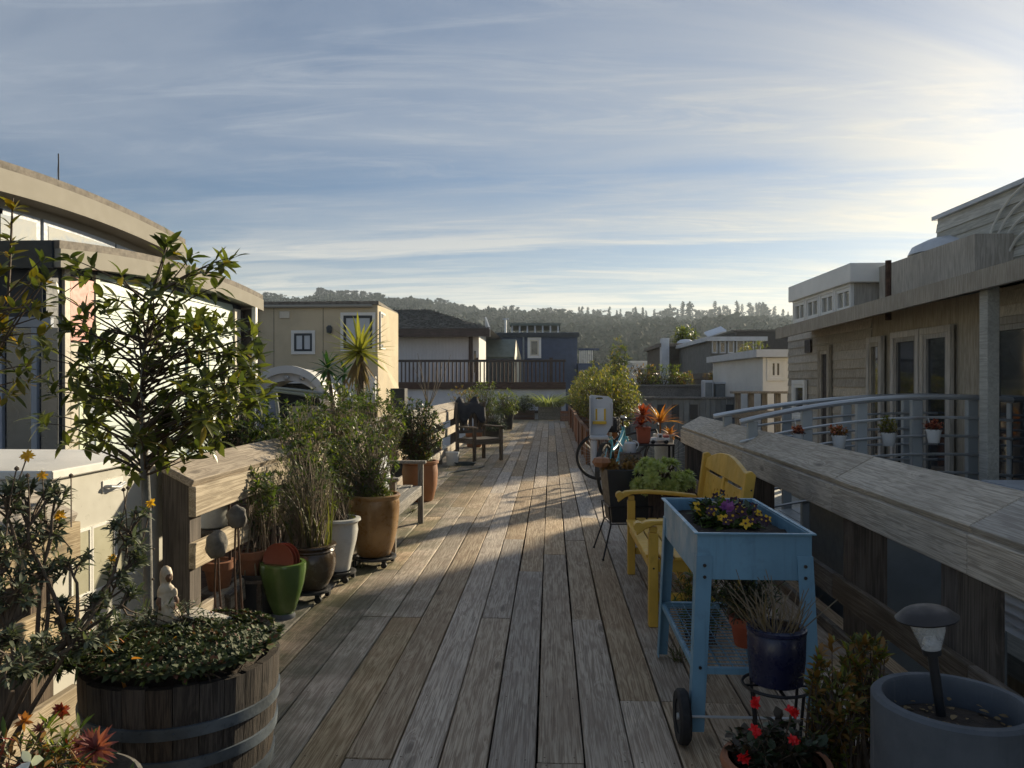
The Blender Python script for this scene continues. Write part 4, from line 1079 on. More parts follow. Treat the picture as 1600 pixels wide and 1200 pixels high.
# ---- houses along the sunny side
def shingle_boat():
    XW = 4.05
    yE = at(1233, 560, X=XW).y
    t = thing('houseboat', 'weathered brown houseboat with a white banded window box on its roof and sloping eaves', 'house', (XW, yE, WATER))
    part('wall', MB().box(XW, 10, 1.0, yE, WATER + .3, 2.34), 'old_shingle', t)
    for k in range(18):
        z = .05 + k * .125
        part('siding_board', MB().prism([(XW - .024, z), (XW - .002, z), (XW - .002, z + .125), (XW - .006, z + .125)], 'Y', 9.9, yE + .01), 'old_shingle', t)
        part('siding_board', MB().prism([(XW - .022, z), (XW - .002, z), (XW - .002, z + .125), (XW - .006, z + .125)], 'Y', 2.5, 7.2), 'old_shingle', t)
    # eaves
    XE = 3.5
    e0, e1 = at(1216, 519, X=XE), at(1470, 432, X=XE)
    rf = part('roof', MB().add([(XE, 1.0, e1.z + .0), (XE, e0.y, e0.z), (XW + 1.2, e0.y + .4, e0.z + .42), (XW + 1.2, 1.0, e1.z + .42), (XE, 1.0, e1.z - .10), (XE, e0.y, e0.z - .10), (XW + 1.2, e0.y + .4, e0.z + .30), (XW + 1.2, 1.0, e1.z + .30)],
        [(0, 1, 2, 3), (7, 6, 5, 4), (0, 4, 5, 1), (1, 5, 6, 2), (3, 2, 6, 7), (0, 3, 7, 4)]), 'roof_felt', t)
    part('fascia', MB().beam((XE - .022, 1.0, e1.z - .03), (XE - .022, e0.y, e0.z - .03), .04, .16), 'old_shingle', rf)
    # window box
    ya, yb = at(1333, 440, X=XW).y, at(1241, 460, X=XW).y
    zt = at(1241, 448, X=XW).z; zb = 2.36
    bx = part('clerestory', MB().box(XW + .02, XW + 3.2, ya, yb, zb, zt - .26), 'old_shingle', t)
    part('band', MB().box(XW - .08, XW + 3.3, ya - .1, yb + .06, zt - .258, zt), 'white_paint', bx, bevel=.01)
    n = 4; L = (yb - ya) / n
    for i in range(n):
        window(t, (XW + .02, ya + i * L + L - .06, zb + .12), (0, -1, 0), XM, L - .12, zt - .30 - zb - .12, .05, 'white_paint', 'white_paint', 'pane_bright', 1, 0, .045, proud=.05)
    part('skylight_dome', MB().lathe([(.55, 0), (.5, .10), (.33, .18), (.12, .21), (.02, .215)], 20, (XW + .9, ya - .9, zt - .02)), 'pale_roof', t, True)
    part('roof_deck', MB().box(XW + .3, XW + 3.3, ya - 2.4, ya - .102, 2.5, zt - .06), 'old_shingle', t)
    part('roof_hatch', MB().box(XW + .5, XW + 2.0, at(1462, 420, X=XW).y, at(1418, 420, X=XW).y, 2.6, at(1440, 402, X=XW + .4).z), 'pale_roof', t)
    p = at(1388, 430, X=XW - .2); part('flue', MB().tube([(p.x, p.y, 2.2), (p.x, p.y, at(1388, 407, X=XW - .2).z)], .035, 8), 'rust_metal', t, True)
    # doors and windows in the long wall
    for p0, p1, z0, z1, tm, pm in ((1246, 1262, .95, 1.45, 'white_paint', 'pane'), (1287, 1300, 0, 1.95, 'old_shingle', 'dark_brown_panel'), (1366, 1382, .35, 1.98, 'old_shingle', 'pane_bright'),
                                   (1405, 1440, 0, 2.0, 'old_shingle', 'pane'), (1452, 1490, 0, 2.0, 'old_shingle', 'pane'), (1560, 1640, 0, 2.0, 'old_shingle', 'pane')):
        y1, y0 = at(p0, 560, X=XW).y, at(p1, 560, X=XW).y
        window(t, (XW - .026, y1, z0), (0, -1, 0), XM, y1 - y0, z1 - z0, .07, tm, tm, pm, 0, 0, .05, name='door' if z0 == 0 else 'window', proud=.05)
    part('vent', MB().box(XW - .05, XW - .027, at(1271, 540, X=XW).y, at(1262, 540, X=XW).y, 1.95, 2.15), 'dark_brown_panel', t)
    y = at(1546, 500, X=XE + .1).y; part('porch_post', MB().box(XE + .05, XE + .15, y - .06, y + .06, -.5, e1.z - .1), 'grey_clapboard', t, bevel=.006)
    part('deck_edge', MB().box(3.2, XW - .03, 1.0, yE + .6, -.55, -.40), 'grey_clapboard', t)
    # tall block
    XT = 4.75
    y1 = at(1465, 400, X=XT).y; zT = at(1465, 338, X=XT).z
    tb = thing('houseboat', 'tall flat-topped grey-green houseboat block rising over the sloping eaves', 'house', (XT, y1, WATER))
    part('wall', MB().box(XT, 11, 1.0, y1, 2.36, zT - .05), 'grey_clapboard', tb)
    for k in range(13):
        z = 2.66 + k * .11
        if z + .11 < zT - .05: part('siding_board', MB().prism([(XT - .02, z), (XT - .002, z), (XT - .002, z + .11), (XT - .005, z + .11)], 'Y', 1.0, y1 + .005), 'grey_clapboard', tb)
    part('roof', MB().box(XT - .05, 11.1, .95, y1 + .05, zT - .048, zT), 'pale_roof', tb)
    # round-headed trellis on the wall
    yc = at(1600, 440, X=XT - .06).y
    tr = MB()
    for k, rr_ in enumerate((.95, .78, .6, .42)):
        tr.tube([(XT - .05, yc - rr_ * .2 + rr_ * math.cos(a), 2.62 + rr_ * .9 * math.sin(a)) for a in [math.pi * i / 14 for i in range(15)]], .014, 5)
    part('trellis', tr, 'white_paint', tb)
shingle_boat()

def far_right():
    def hs(name, label, pl, pr, pt, pb, Y, wm, depth=5, roof='pale_roof', ov=.15, rt=.14, cat='house'):
        x0, x1, zt, zb = at(pl, 560, Y=Y).x, at(pr, 560, Y=Y).x, at(900, pt, Y=Y).z, at(900, pb, Y=Y).z
        t = thing(name, label, cat, ((x0 + x1) / 2, Y, WATER))
        part('wall', MB().box(x0, x1, Y, Y + depth, WATER + .2, zt - rt), wm, t)
        if roof: part('roof', MB().box(x0 - ov, x1 + ov, Y - ov, Y + depth, zt - rt + .002, zt), roof, t)
        return t, x0, x1, zt
    t, x0, x1, zt = hs('houseboat', 'dark brown houseboat with one white six-paned window', 1036, 1092, 537, 600, 31, 'dark_shingle', 5, 'roof_felt')
    a, b = at(1071, 565, Y=31), at(1086, 554, Y=31); window(t, (a.x, 31, a.z), (1, 0, 0), YM, b.x - a.x, b.z - a.z, .08, 'white_paint', 'white_paint', 'pane', 2, 1, .06)
    part('skylight', MB().lathe([(.36, 0), (.32, .1), (.2, .18), (.03, .2)], 14, (at(1071, 536, Y=31.6).x, 31.6, zt)), 'pale_roof', t, True)
    part('chimney', MB().box(x0 - .1, x0 + .2, 30.7, 31.2, 1, zt + .2), 'pale_roof', t)
    hs('houseboat', 'low white-roofed houseboat between the hedge and the dark brown houseboat', 988, 1034, 564, 600, 44, 'grey_white_siding', 4, 'white_paint')
    t, x0, x1, zt = hs('houseboat', 'lower pale houseboat roof in front of the low white-roofed one', 1008, 1040, 572, 600, 38, 'grey_clapboard', 3, 'pale_roof')
    t, x0, x1, zt = hs('houseboat', 'grey houseboat with a tall sunroom of narrow panes', 1110, 1190, 527, 600, 25, 'dusk_grey', 6, 'pale_roof')
    for p0, p1 in ((1112, 1121), (1124, 1134), (1137, 1147), (1150, 1163), (1166, 1178), (1180, 1189)):
        a, b = at(p0, 552, Y=25), at(p1, 531, Y=25); window(t, (a.x, 25, a.z), (1, 0, 0), YM, b.x - a.x, b.z - a.z, .03, 'dusk_grey', 'pale_roof', 'pane', 0, 0, .04)
    part('solar_panel', MB().add([(x0 - .06, 24.9, zt), (x0 + .5, 24.9, zt + .2), (x0 + .5, 25.8, zt + .4), (x0 - .06, 25.8, zt + .2)], [(0, 1, 2, 3)]).add([(x0 - .06, 24.92, zt - .04), (x0 + .5, 24.92, zt + .16), (x0 + .5, 25.8, zt + .36), (x0 - .06, 25.8, zt + .16)], [(3, 2, 1, 0)]), 'pale_roof', t)
    t, x0, x1, zt = hs('houseboat', 'white clapboard houseboat with a wide-eaved pale roof and tall white window', 1192, 1246, 547, 610, 16.5, 'white_paint', 5, 'pale_roof', .18, .16)
    a, b = at(1203, 590, Y=16.5), at(1221, 564, Y=16.5); window(t, (a.x, 16.5, a.z), (1, 0, 0), YM, b.x - a.x, b.z - a.z, .07, 'white_paint', 'white_paint', 'pane', 1, 0, .05)
    t, x0, x1, zt = hs('houseboat', 'dark flat houseboat behind the sunroom and the white clapboard one', 1150, 1262, 516, 600, 62, 'dark_brown_panel', 8, 'roof_felt')
    # second walkway: fence boards with pale capping, planters and green plants on it
    Yw = 19.0
    x0, x1 = at(985, 620, Y=Yw).x, at(1186, 620, Y=Yw).x
    zt, zb = at(1100, 620, Y=Yw).z, -1.2
    f = thing('board_fence', 'blue-grey board fence with dark window slots across the water', 'fence', (x0, Yw, zb))
    n = 24
    for i in range(n):
        xa, xb = x0 + (x1 - x0) * i / n + .006, x0 + (x1 - x0) * (i + 1) / n - .006
        part('board', MB().box(xa, xb, Yw - RND.uniform(0, .012), Yw + .03, zb, zt - .06), 'steel_blue_grey', f)
    part('cap_rail', MB().box(x0 - .1, x1 + .1, Yw - .09, Yw + .09, zt - .058, zt), 'grey_bench_wood', f, bevel=.01)
    for px in (1027, 1049, 1078, 1134):
        a, b = at(px, 655, Y=Yw), at(px + 12, 632, Y=Yw)
        part('slot', MB().box(a.x, b.x, Yw - .03, Yw - .014, a.z, b.z), 'dark_frame', f)
    Yq = 20.5; z0, z1 = zt - .1, at(1000, 604, Y=Yq).z
    g = thing('wooden_planter', 'long weathered planter wall above the board fence across the water', 'planter', (x0, Yq, z0))
    part('side', MB().box(x0, at(1095, 620, Y=Yq).x, Yq, Yq + .6, -1.2, z1), 'grey_bench_wood', g); part('rim', MB().box(x0, at(1095, 620, Y=Yq).x + .05, Yq - .05, Yq + .65, z1 + .002, z1 + .05), 'grey_bench_wood', g)
    c = at(1107, 610, Y=Yq - .6)
    cb = thing('utility_box', 'pale blue-grey utility box standing behind the board fence', 'box', (c.x, Yq - .6, -1))
    part('body', MB().box(at(1100, 620, Y=Yq - .6).x, at(1115, 620, Y=Yq - .6).x, Yq - .6, Yq - .2, -1.2, at(1107, 594, Y=Yq - .6).z), 'pale_roof', cb, bevel=.02); part('door', MB().box(at(1102, 620, Y=Yq - .6).x, at(1113, 620, Y=Yq - .6).x, Yq - .615, Yq - .602, 0, at(1107, 598, Y=Yq - .6).z), 'steel_blue_grey', cb)
    sbx = thing('storage_box', 'grey storage locker right of the pale utility box behind the board fence', 'box', (at(1130, 620, Y=Yq - .5).x, Yq - .5, -1))
    part('body', MB().box(at(1118, 620, Y=Yq - .5).x, at(1142, 620, Y=Yq - .5).x, Yq - .5, Yq, -1.2, at(1130, 600, Y=Yq - .5).z), 'steel_blue_grey', sbx, bevel=.02); part('lid', MB().box(at(1117, 620, Y=Yq - .5).x, at(1143, 620, Y=Yq - .5).x, Yq - .53, Yq + .03, at(1130, 600, Y=Yq - .5).z + .002, at(1130, 598, Y=Yq - .5).z + .01), 'pale_roof', sbx)
    tb = thing('terrace', 'roof terrace slab with a white lantern behind the utility box', 'terrace', (at(1125, 585, Y=22.3).x, 22.3, -1))
    part('slab', MB().box(at(1098, 585, Y=22.3).x, at(1150, 585, Y=22.3).x, 22.3, 24.4, at(1100, 592, Y=22.3).z, at(1100, 583, Y=22.3).z), 'dark_shingle', tb); part('wall', MB().box(at(1100, 585, Y=22.3).x, at(1148, 585, Y=22.3).x, 22.4, 24.4, -1.2, at(1100, 592, Y=22.3).z - .002), 'dark_shingle', tb)
    part('lantern', MB().box(at(1122.5, 585, Y=22.45).x, at(1127, 585, Y=22.45).x, 22.45, 22.6, at(1100, 583, Y=22.3).z + .002, at(1125, 573, Y=22.45).z), 'white_paint', tb, bevel=.01)
    # second low wall nearer the arched gangway
    Y2 = 14.5
    lw = thing('walkway_rail', 'weathered walkway rail with bright worn capping in front of the brown houseboat', 'railing', (at(1142, 615, Y=Y2).x, Y2, -1))
    xa, xb = at(1142, 615, Y=Y2).x, at(1330, 615, Y=Y2).x; z = at(1200, 611, Y=Y2).z
    part('cap_board', MB().box(xa, xb, Y2 - .12, Y2 + .1, z - .045, z), 'grey_bench_wood', lw, bevel=.008)
    for i in range(9):
        x = xa + (xb - xa) * (i + .5) / 9; part('post', MB().box(x - .05, x + .05, Y2 - .04, Y2 + .04, -1, z - .047), 'grey_bench_wood_across', lw)
    part('lower_rail', MB().box(xa, xb, Y2 - .075, Y2 - .043, z - .5, z - .36), 'grey_bench_wood', lw)
    return Yq, z1
FENCE_Y, FENCE_Z = far_right()

# ---- arched steel gangway to the brown houseboat
def gangway():
    def path(Y, pts, n=5):
        P = [at(a, b, Y=Y) for a, b in pts]
        X = [p.x for p in P]; Z = [p.z for p in P]
        co = np.polyfit(X, Z, 2); xs = np.linspace(X[0], X[-1] , 22)
        return [(x, float(np.polyval(co, x))) for x in xs]
    near = path(6.9, [(1156, 660), (1270, 634), (1400, 622), (1500, 622), (1610, 627)])
    far = path(8.2, [(1115, 651), (1250, 628), (1370, 620), (1480, 620), (1610, 626)])
    t = thing('gangway', 'arched blue-grey steel gangway with tube rails crossing to the brown houseboat', 'gangway', (near[0][0], 7.5, -.3))
    for Y, cv in ((6.9, near), (8.2, far)):
        part('top_rail', MB().tube([(x, Y, z) for x, z in cv], .024, 8), 'galvanised', t, True)
        for k in range(1, 6):
            part('middle_rail', MB().tube([(x, Y, z - .16 * k - .02) for x, z in cv], .013, 6), 'galvanised', t, True)
        for j in (1, 5, 9, 13, 17, 20):
            x, z = cv[j]
            part('post', MB().box(x - .045, x + .045, Y - .03 + .042, Y + .03 + .042, z - 1.25, z - .026), 'gangway_grey', t, bevel=.006)
    fl = MB()
    n = len(near)
    for (x0, z0), (x1, z1) in zip(near, near[1:]):
        fl.beam((x0 + .004, 7.55, z0 - 1.16), (x1 - .004, 7.55, z1 - 1.16), 1.28, .05)
    part('tread_plate', fl, 'gangway_grey', t, kind='stuff')
    part('side_beam', MB().tube([(x, 6.88, z - 1.19) for x, z in near], .07, 6), 'gangway_grey', t, True); part('side_beam', MB().tube([(x, 8.22, z - 1.19) for x, z in far], .07, 6), 'gangway_grey', t, True)
    return near, far
GANG_N, GANG_F = gangway()

# ---- low boat cabin with a glazed roof under the gangway, louvred box
def cabin():
    Y0, Y1 = 4.9, 6.2
    z = at(1270, 790, Y=Y0).z
    x0, x1 = 2.05, at(1342, 800, Y=Y0).x
    t = thing('boat_cabin', 'low grey boat cabin with a pale glazed roof beyond the wide-capped railing', 'boat', (x0, Y0, WATER))
    part('wall', MB().box(x0, x1 + .9, Y0, Y1, WATER + .2, z - .04), 'steel_blue_grey', t); part('roof_frame', MB().box(x0 - .03, x1 + .93, Y0 - .05, Y1 + .05, z - .038, z), 'galvanised', t)
    for i in range(3):
        for j in range(2):
            xa = x0 + .05 + i * .62; ya = Y0 + .04 + j * .62; part('roof_pane', MB().box(xa, xa + .58, ya, ya + .58, z + .002, z + .014), 'pale_roof', t)
    a = at(1557, 960, X=2.35)
    l = thing('vent_box', 'pale grey louvred vent box on a post outside the wide-capped railing', 'box', (2.35, a.y, WATER))
    y0 = at(1562, 920, X=2.35).y; zt, zb = at(1556, 900, X=2.35).z, at(1556, 975, X=2.35).z
    part('body', MB().box(2.35, 2.9, y0 - .8, y0, zb, zt), 'pale_roof', l, bevel=.01)
    part('post', MB().box(2.5, 2.62, y0 - .5, y0 - .38, WATER, zb - .002), 'steel_blue_grey', l); part('corner_board', MB().box(2.335, 2.349, y0 - .05, y0 + .004, zb - .02, zt + .01), 'white_paint', l)
    n = 5
    for i in range(n):
        za = zb + (zt - zb) * i / n
        part('slat', MB().prism([(2.348, za + .004), (2.325, za + .006), (2.342, za + (zt - zb) / n), (2.348, za + (zt - zb) / n)], 'Y', y0 - .78, y0 - .055), 'pale_roof', l)
cabin()
# ------------------------------------------------------------------ pots and planters
def pot(label, c, prof, m, soil_z, soil_r, group=None, name='pot', cat='pot', n=36, wob=None, smooth=True):
    t = thing(name, label, cat, c, 0, group)
    inner = [(max(.01, r - .018), z) for r, z in reversed(prof) if z > soil_z - .02]
    full = prof + inner + [(.01, soil_z - .03)]
    part('body', MB().lathe(full, n, wob=wob), m, t, smooth, world=False)
    if soil_r: part('soil', MB().lathe([(soil_r, soil_z - .01), (soil_r * .98, soil_z), (soil_r * .4, soil_z + .012), (.005, soil_z + .015)], 20), 'soil', t, True, world=False)
    return t
def caster_stand(label, c, r, n=4, group='castered stands under the glazed pots'):
    t = thing('plant_caddy', label, 'plant caddy', (c[0], c[1], 0), .4, group)
    part('ring', MB().lathe([(r, .055), (r + .012, .06), (r + .012, .075), (r, .08), (r - .025, .075), (r - .025, .06)], 28), 'black_plastic', t, True, world=False)
    part('crossbar', MB().box(-r, r, -.02, .02, .056, .068).box(-.02, .02, -r, r, .0555, .0685), 'black_plastic', t, world=False)
    for k in range(n):
        a = 2 * math.pi * k / n + .3
        w = part('wheel', MB().tube([(0, -.011, 0), (0, .011, 0)], .024, 12), 'rubber', t, True, world=False)
        w.matrix_local = Matrix.Translation((math.cos(a) * r, math.sin(a) * r, .0245)) @ Matrix.Rotation(a + .8, 4, 'Z')
        f = part('fork', MB().box(-.016, .016, -.016, -.0125, .012, .056).box(-.016, .016, .0125, .016, .012, .056).box(-.016, .016, -.0124, .0124, .049, .0555), 'black_metal', t, world=False)
        f.matrix_local = Matrix.Translation((math.cos(a) * r, math.sin(a) * r, 0)) @ Matrix.Rotation(a + .8, 4, 'Z')
    return t
P_OCH = at(577, 890, z=.0) + Vector((0, .17, 0)); P_OCH.x -= .0
caster_stand('black castered stand under the tall ochre pot', P_OCH, .17)
OCH = pot('tall ochre glazed pot full of green shrub, beside the grey bench', (P_OCH.x, P_OCH.y, .082),
    [(.125, 0), (.135, .01), (.165, .10), (.19, .22), (.205, .36), (.207, .43), (.20, .46), (.212, .475), (.214, .492), (.205, .50)], 'ochre_glaze', .46, .19)
P_WHT = at(523, 912, z=0) + Vector((0, .10, 0))
caster_stand('black castered stand under the white urn-shaped pot', P_WHT, .12)
pot('white urn-shaped glazed pot with rolled rim between brown and ochre pots', (P_WHT.x, P_WHT.y, .082),
    [(.085, 0), (.09, .02), (.105, .10), (.135, .22), (.147, .30), (.142, .345), (.15, .36), (.168, .372), (.165, .388), (.15, .392)], 'cream_glaze', .36, .14)
P_BRN = at(476, 945, z=0) + Vector((0, .13, 0))
caster_stand('black castered stand under the squat brown pot', P_BRN, .125)
pot('squat dark brown glazed pot with ringed neck and reedy plant', (P_BRN.x, P_BRN.y, .082),
    [(.10, 0), (.115, .015), (.155, .09), (.172, .17), (.168, .225), (.156, .25), (.166, .262), (.156, .275), (.166, .287), (.176, .292), (.172, .302), (.158, .305)], 'brown_glaze', .27, .15)
P_GRN = at(434, 972, z=0) + Vector((0, .10, 0))
gr = pot('bright green tulip-shaped glazed pot holding clay saucers', (P_GRN.x, P_GRN.y, 0),
    [(.066, 0), (.07, .02), (.062, .035), (.075, .045), (.10, .12), (.128, .22), (.142, .31), (.140, .345), (.132, .352)], 'green_glaze', .20, .11, n=72,
    wob=lambda t, z: 1 + (.035 * abs(math.cos(t * 2.5 + .3)) ** .6 - .02) * min(1, z / .15))
part('petal_rim', MB().lathe([(.141, .338), (.139, .35), (.133, .351), (.131, .34)], 72, wob=lambda t, z: 1 + .045 * abs(math.cos(t * 2.5 + .3)) ** .6 - .02), 'green_glaze', gr, True, world=False)
part('foot', MB().lathe([(.074, 0), (.076, .012), (.068, .03), (.05, .031)], 32), 'concrete_grey', gr, True, world=False)
for k, (dx, tilt, rr) in enumerate(((0, .10, .112), (.02, .16, .108), (.04, .22, .104))):
    zs_ = .365; s = thing('saucer', ('front clay saucer standing on edge in the green pot', 'middle clay saucer standing on edge in the green pot', 'back clay saucer standing on edge in the green pot')[k], 'saucer',
              (P_GRN.x - .015 + dx * .8, P_GRN.y - .02 + dx * 1.1, zs_), 0, 'clay saucers kept in the green pot')
    M = Matrix.Rotation(-.25, 4, 'Z') @ Matrix.Rotation(rad(90) - tilt * .6, 4, 'X')
    part('dish', MB().lathe([(rr * .8, 0), (rr * .82, .002), (rr * .98, .016), (rr, .018), (rr * .97, .019), (rr * .80, .005), (.004, .004)], 40), 'saucer_clay', s, True, world=False).matrix_local = M
# half barrel with coopered staves and three hoops
B = at(262, 1078, z=.0); BX, BY, BH = -1.32, 2.70, .525
def barrel():
    t = thing('half_barrel', 'half wine barrel of dark staves planted with sedum and a figurine', 'planter', (BX, BY, 0))
    n = 26
    def R(z): return .332 - .045 * ((BH - z) / BH) ** 1.6
    for k in range(n):
        a0, a1 = 2 * math.pi * k / n + .004, 2 * math.pi * (k + 1) / n - .004
        vs_, zs = [], [0, .14, .28, .42, BH - .004 + RND.uniform(-.006, .003)]
        for z in zs:
            for rr_, a in ((R(z), a0), (R(z) + .002, (a0 + a1) / 2), (R(z), a1), (R(z) - .028, a1), (R(z) - .028, a0)):
                vs_.append((rr_ * math.cos(a), rr_ * math.sin(a), z))
        fs = []
        for i in range(4):
            for j in range(5): fs.append((i * 5 + j, i * 5 + (j + 1) % 5, (i + 1) * 5 + (j + 1) % 5, (i + 1) * 5 + j))
        fs += [(4, 3, 2, 1, 0), tuple(20 + j for j in range(5))]
        part('stave', MB().add(vs_, fs), 'barrel_wood', t, world=False)
    for z0, z1 in ((.355, .395), (.245, .285), (.12, .17)):
        part('hoop', MB().lathe([(R(z0) + .004, z0), (R(z0) + .009, z0 + .001), (R(z1) + .009, z1 - .001), (R(z1) + .004, z1)], 64), 'hoop_steel', t, True, world=False)
        part('rivet', MB().ball((R(z0) * math.cos(-1.2) + .003, R(z0) * math.sin(-1.2) - .008, (z0 + z1) / 2), .006, 1), 'hoop_steel', t, True, world=False)
    part('soil', MB().lathe([(.302, BH - .06), (.297, BH - .03), (.2, BH + .02), (.01, BH + .03)], 28), 'soil', t, True, world=False)
    return t
BARREL = barrel()
# terracotta pots by the rail post
for (px, py, s, lab) in ((342, 893, 1.0, 'terracotta pot with green plant, in front of the sunlit rail end post'), (392, 876, .95, 'terracotta pot half hidden behind the metal stakes')):
    y = 4.55 if px < 360 else 4.85; p = at(px, py, Y=y); h = .175 * s; z0 = p.z - .02
    pot(lab, (p.x, p.y, z0 - h / 2), [(.055 * s, 0), (.06 * s, .004), (.082 * s, .125 * s), (.083 * s, .127 * s), (.095 * s, .128 * s), (.098 * s, .175 * s), (.088 * s, .177 * s)], 'terracotta', .15 * s, .08 * s, 'terracotta pots by the rail')
    bz = z0 - h / 2
    st = thing('pot_stand', 'short ' + ('weathered' if px < 360 else 'dark') + ' timber stand under the ' + ('front' if px < 360 else 'half hidden') + ' terracotta pot', 'stand', (p.x, p.y, 0), 0, 'pot stands')
    part('top', MB().box(-.11, .11, -.1, .1, bz - .022, bz - .001), 'beam_wood', st, world=False, bevel=.003)
    for i, j in ((-1, -1), (1, -1), (1, 1), (-1, 1)): part('leg', MB().box(i * .085 - .014, i * .085 + .014, j * .075 - .014, j * .075 + .014, 0, bz - .023), 'beam_wood', st, world=False)
p = at(332, 795, Y=4.95)
pot('pale lidded crock on the rail seen through the gap below the sunlit cap', (p.x, p.y, p.z - .12), [(.085, 0), (.10, .01), (.105, .16), (.095, .18), (.11, .19), (.11, .20), (.02, .245)], 'cream_glaze', .3, 0, name='crock', cat='crock')
st = thing('crock_shelf', 'small dark shelf bracketed to the rail under the pale crock', 'shelf', (p.x, p.y, p.z - .15)); part('board', MB().box(-.16, .22, -.1, .1, 0, .025), 'beam_wood', st, world=False); part('bracket', MB().box(-.12, -.09, -.09, .09, -.12, -.001), 'beam_wood', st, world=False); part('bracket', MB().box(.14, .17, -.09, .09, -.12, -.001), 'beam_wood', st, world=False)
# orange clay pot behind grey bench
p = at(652, 786, z=0) + Vector((0, .2, 0)); P_OR = p
pot('large orange clay pot with leafy shrub standing behind the plain grey bench', (p.x, p.y, 0), [(.15, 0), (.17, .02), (.215, .2), (.225, .36), (.215, .46), (.235, .475), (.235, .50), (.22, .505)], 'orange_clay', .46, .2)
# blue pot on black iron stand, red pot on the cart shelf, geranium bowl
P_BL = at(1213, 1066, Y=2.98)
def iron_stand(label, c, r, h):
    t = thing('plant_stand', label, 'plant stand', (c[0], c[1], 0))
    for z, k in ((h, r), (h * .32, r * .82)):
        part('ring', MB().tube([(k * math.cos(a), k * math.sin(a), z - .006) for a in [2 * math.pi * i / 24 for i in range(25)]], .006, 6, False), 'black_metal', t, True, world=False)
    for k in range(4):
        a = k * math.pi / 2 + .6; part('leg', MB().tube([(r * math.cos(a), r * math.sin(a), h - .004), (r * .8 * math.cos(a), r * .8 * math.sin(a), h * .3), (r * 1.1 * math.cos(a), r * 1.1 * math.sin(a), .006)], .006, 6), 'black_metal', t, True, world=False)
    part('grid', MB().box(-r, r, -.006, .006, h - .013, h - .008).box(-.006, .006, -r, r, h - .0135, h - .0085), 'black_metal', t, world=False)
iron_stand('round black iron stand under the cobalt blue pot', P_BL, .125, P_BL.z - .002)
pot('cobalt blue glazed pot with dry grassy stems on an iron stand', (P_BL.x, P_BL.y, P_BL.z), [(.085, 0), (.098, .008), (.106, .10), (.108, .19), (.104, .196), (.111, .20), (.111, .212), (.102, .214)], 'blue_glaze', .18, .10)
P_RED = at(1166, 1018, Y=3.5)
pot('small red-orange pot with silvery succulent on the blue cart shelf', (P_RED.x, P_RED.y, .315), [(.048, 0), (.052, .006), (.066, .09), (.067, .093), (.073, .094), (.075, .13), (.068, .131)], 'red_plastic_pot', .11, .062)
P_GER = at(1213, 1186, Y=2.36)
pot('clay bowl of dark-leaved plant with bright red flowers below the blue cart', (P_GER.x, P_GER.y, P_GER.z - .25), [(.10, 0), (.115, .01), (.145, .12), (.155, .20), (.160, .215), (.166, .235), (.160, .25), (.148, .25)], 'terracotta', .215, .145)
st = thing('timber_block', 'low timber block under the bowl of red flowers', 'stand', (P_GER.x, P_GER.y, 0)); part('block', MB().box(-.1, .1, -.1, .1, 0, max(.02, P_GER.z - .252)), 'beam_wood', st, world=False, bevel=.005)
# tall grey cylinder planter with a solar lamp
P_CY = at(1489, 1092, Y=1.98)
cy = thing('planter', 'tall smooth grey cylinder planter with thick rim and bare soil', 'planter', (P_CY.x, P_CY.y, 0))
Rc, Hc = .188, P_CY.z
part('body', MB().lathe([(Rc - .012, 0), (Rc, .012), (Rc, Hc - .008), (Rc - .008, Hc), (Rc - .026, Hc), (Rc - .032, Hc - .008), (Rc - .034, Hc - .09), (.02, Hc - .092)], 72), 'concrete_grey', cy, True, world=False)
part('soil', MB().lathe([(Rc - .036, Hc - .075), (Rc * .6, Hc - .062), (.01, Hc - .058)], 28), 'soil', cy, True, world=False)
L0, L1 = at(1474, 1112, Y=2.02), at(1452, 960, Y=2.02)
lp = thing('solar_lamp', 'solar garden lamp with domed metal cap leaning in the grey cylinder planter', 'lamp', (L0.x, L0.y, L0.z - .05))
ax = (L1 - L0).normalized(); Mq = ax.to_track_quat('Z', 'Y').to_matrix().to_4x4()
def lpart(nm, prof, m, n=28, **kw):
    o = part(nm, MB().lathe(prof, n, **kw), m, lp, True, world=False); o.matrix_local = Mq; return o
hL = (L1 - L0).length + .05
lpart('stake', [(.004, -.02), (.012, .03), (.012, hL - .105)], 'black_plastic', 12)
lpart('lamp_base', [(.012, hL - .104), (.022, hL - .102), (.023, hL - .09), (.018, hL - .087)], 'black_plastic', 20)
lpart('glass', [(.022, hL - .088), (.033, hL - .055), (.047, hL - .004), (.045, hL - .004), (.031, hL - .055), (.019, hL - .086)], 'lamp_glass', 48, wob=lambda t, z: 1 + .035 * abs(math.sin(t * 8)))
lpart('reflector', [(.02, hL - .074), (.014, hL - .06), (.003, hL - .058)], 'galvanised', 14)
lpart('cap', [(.050, hL - .006), (.073, hL - .010), (.075, hL - .006), (.064, hL + .003), (.056, hL + .010), (.046, hL + .015), (.03, hL + .019), (.012, hL + .021), (.002, hL + .0215)], 'lamp_cap', 40)

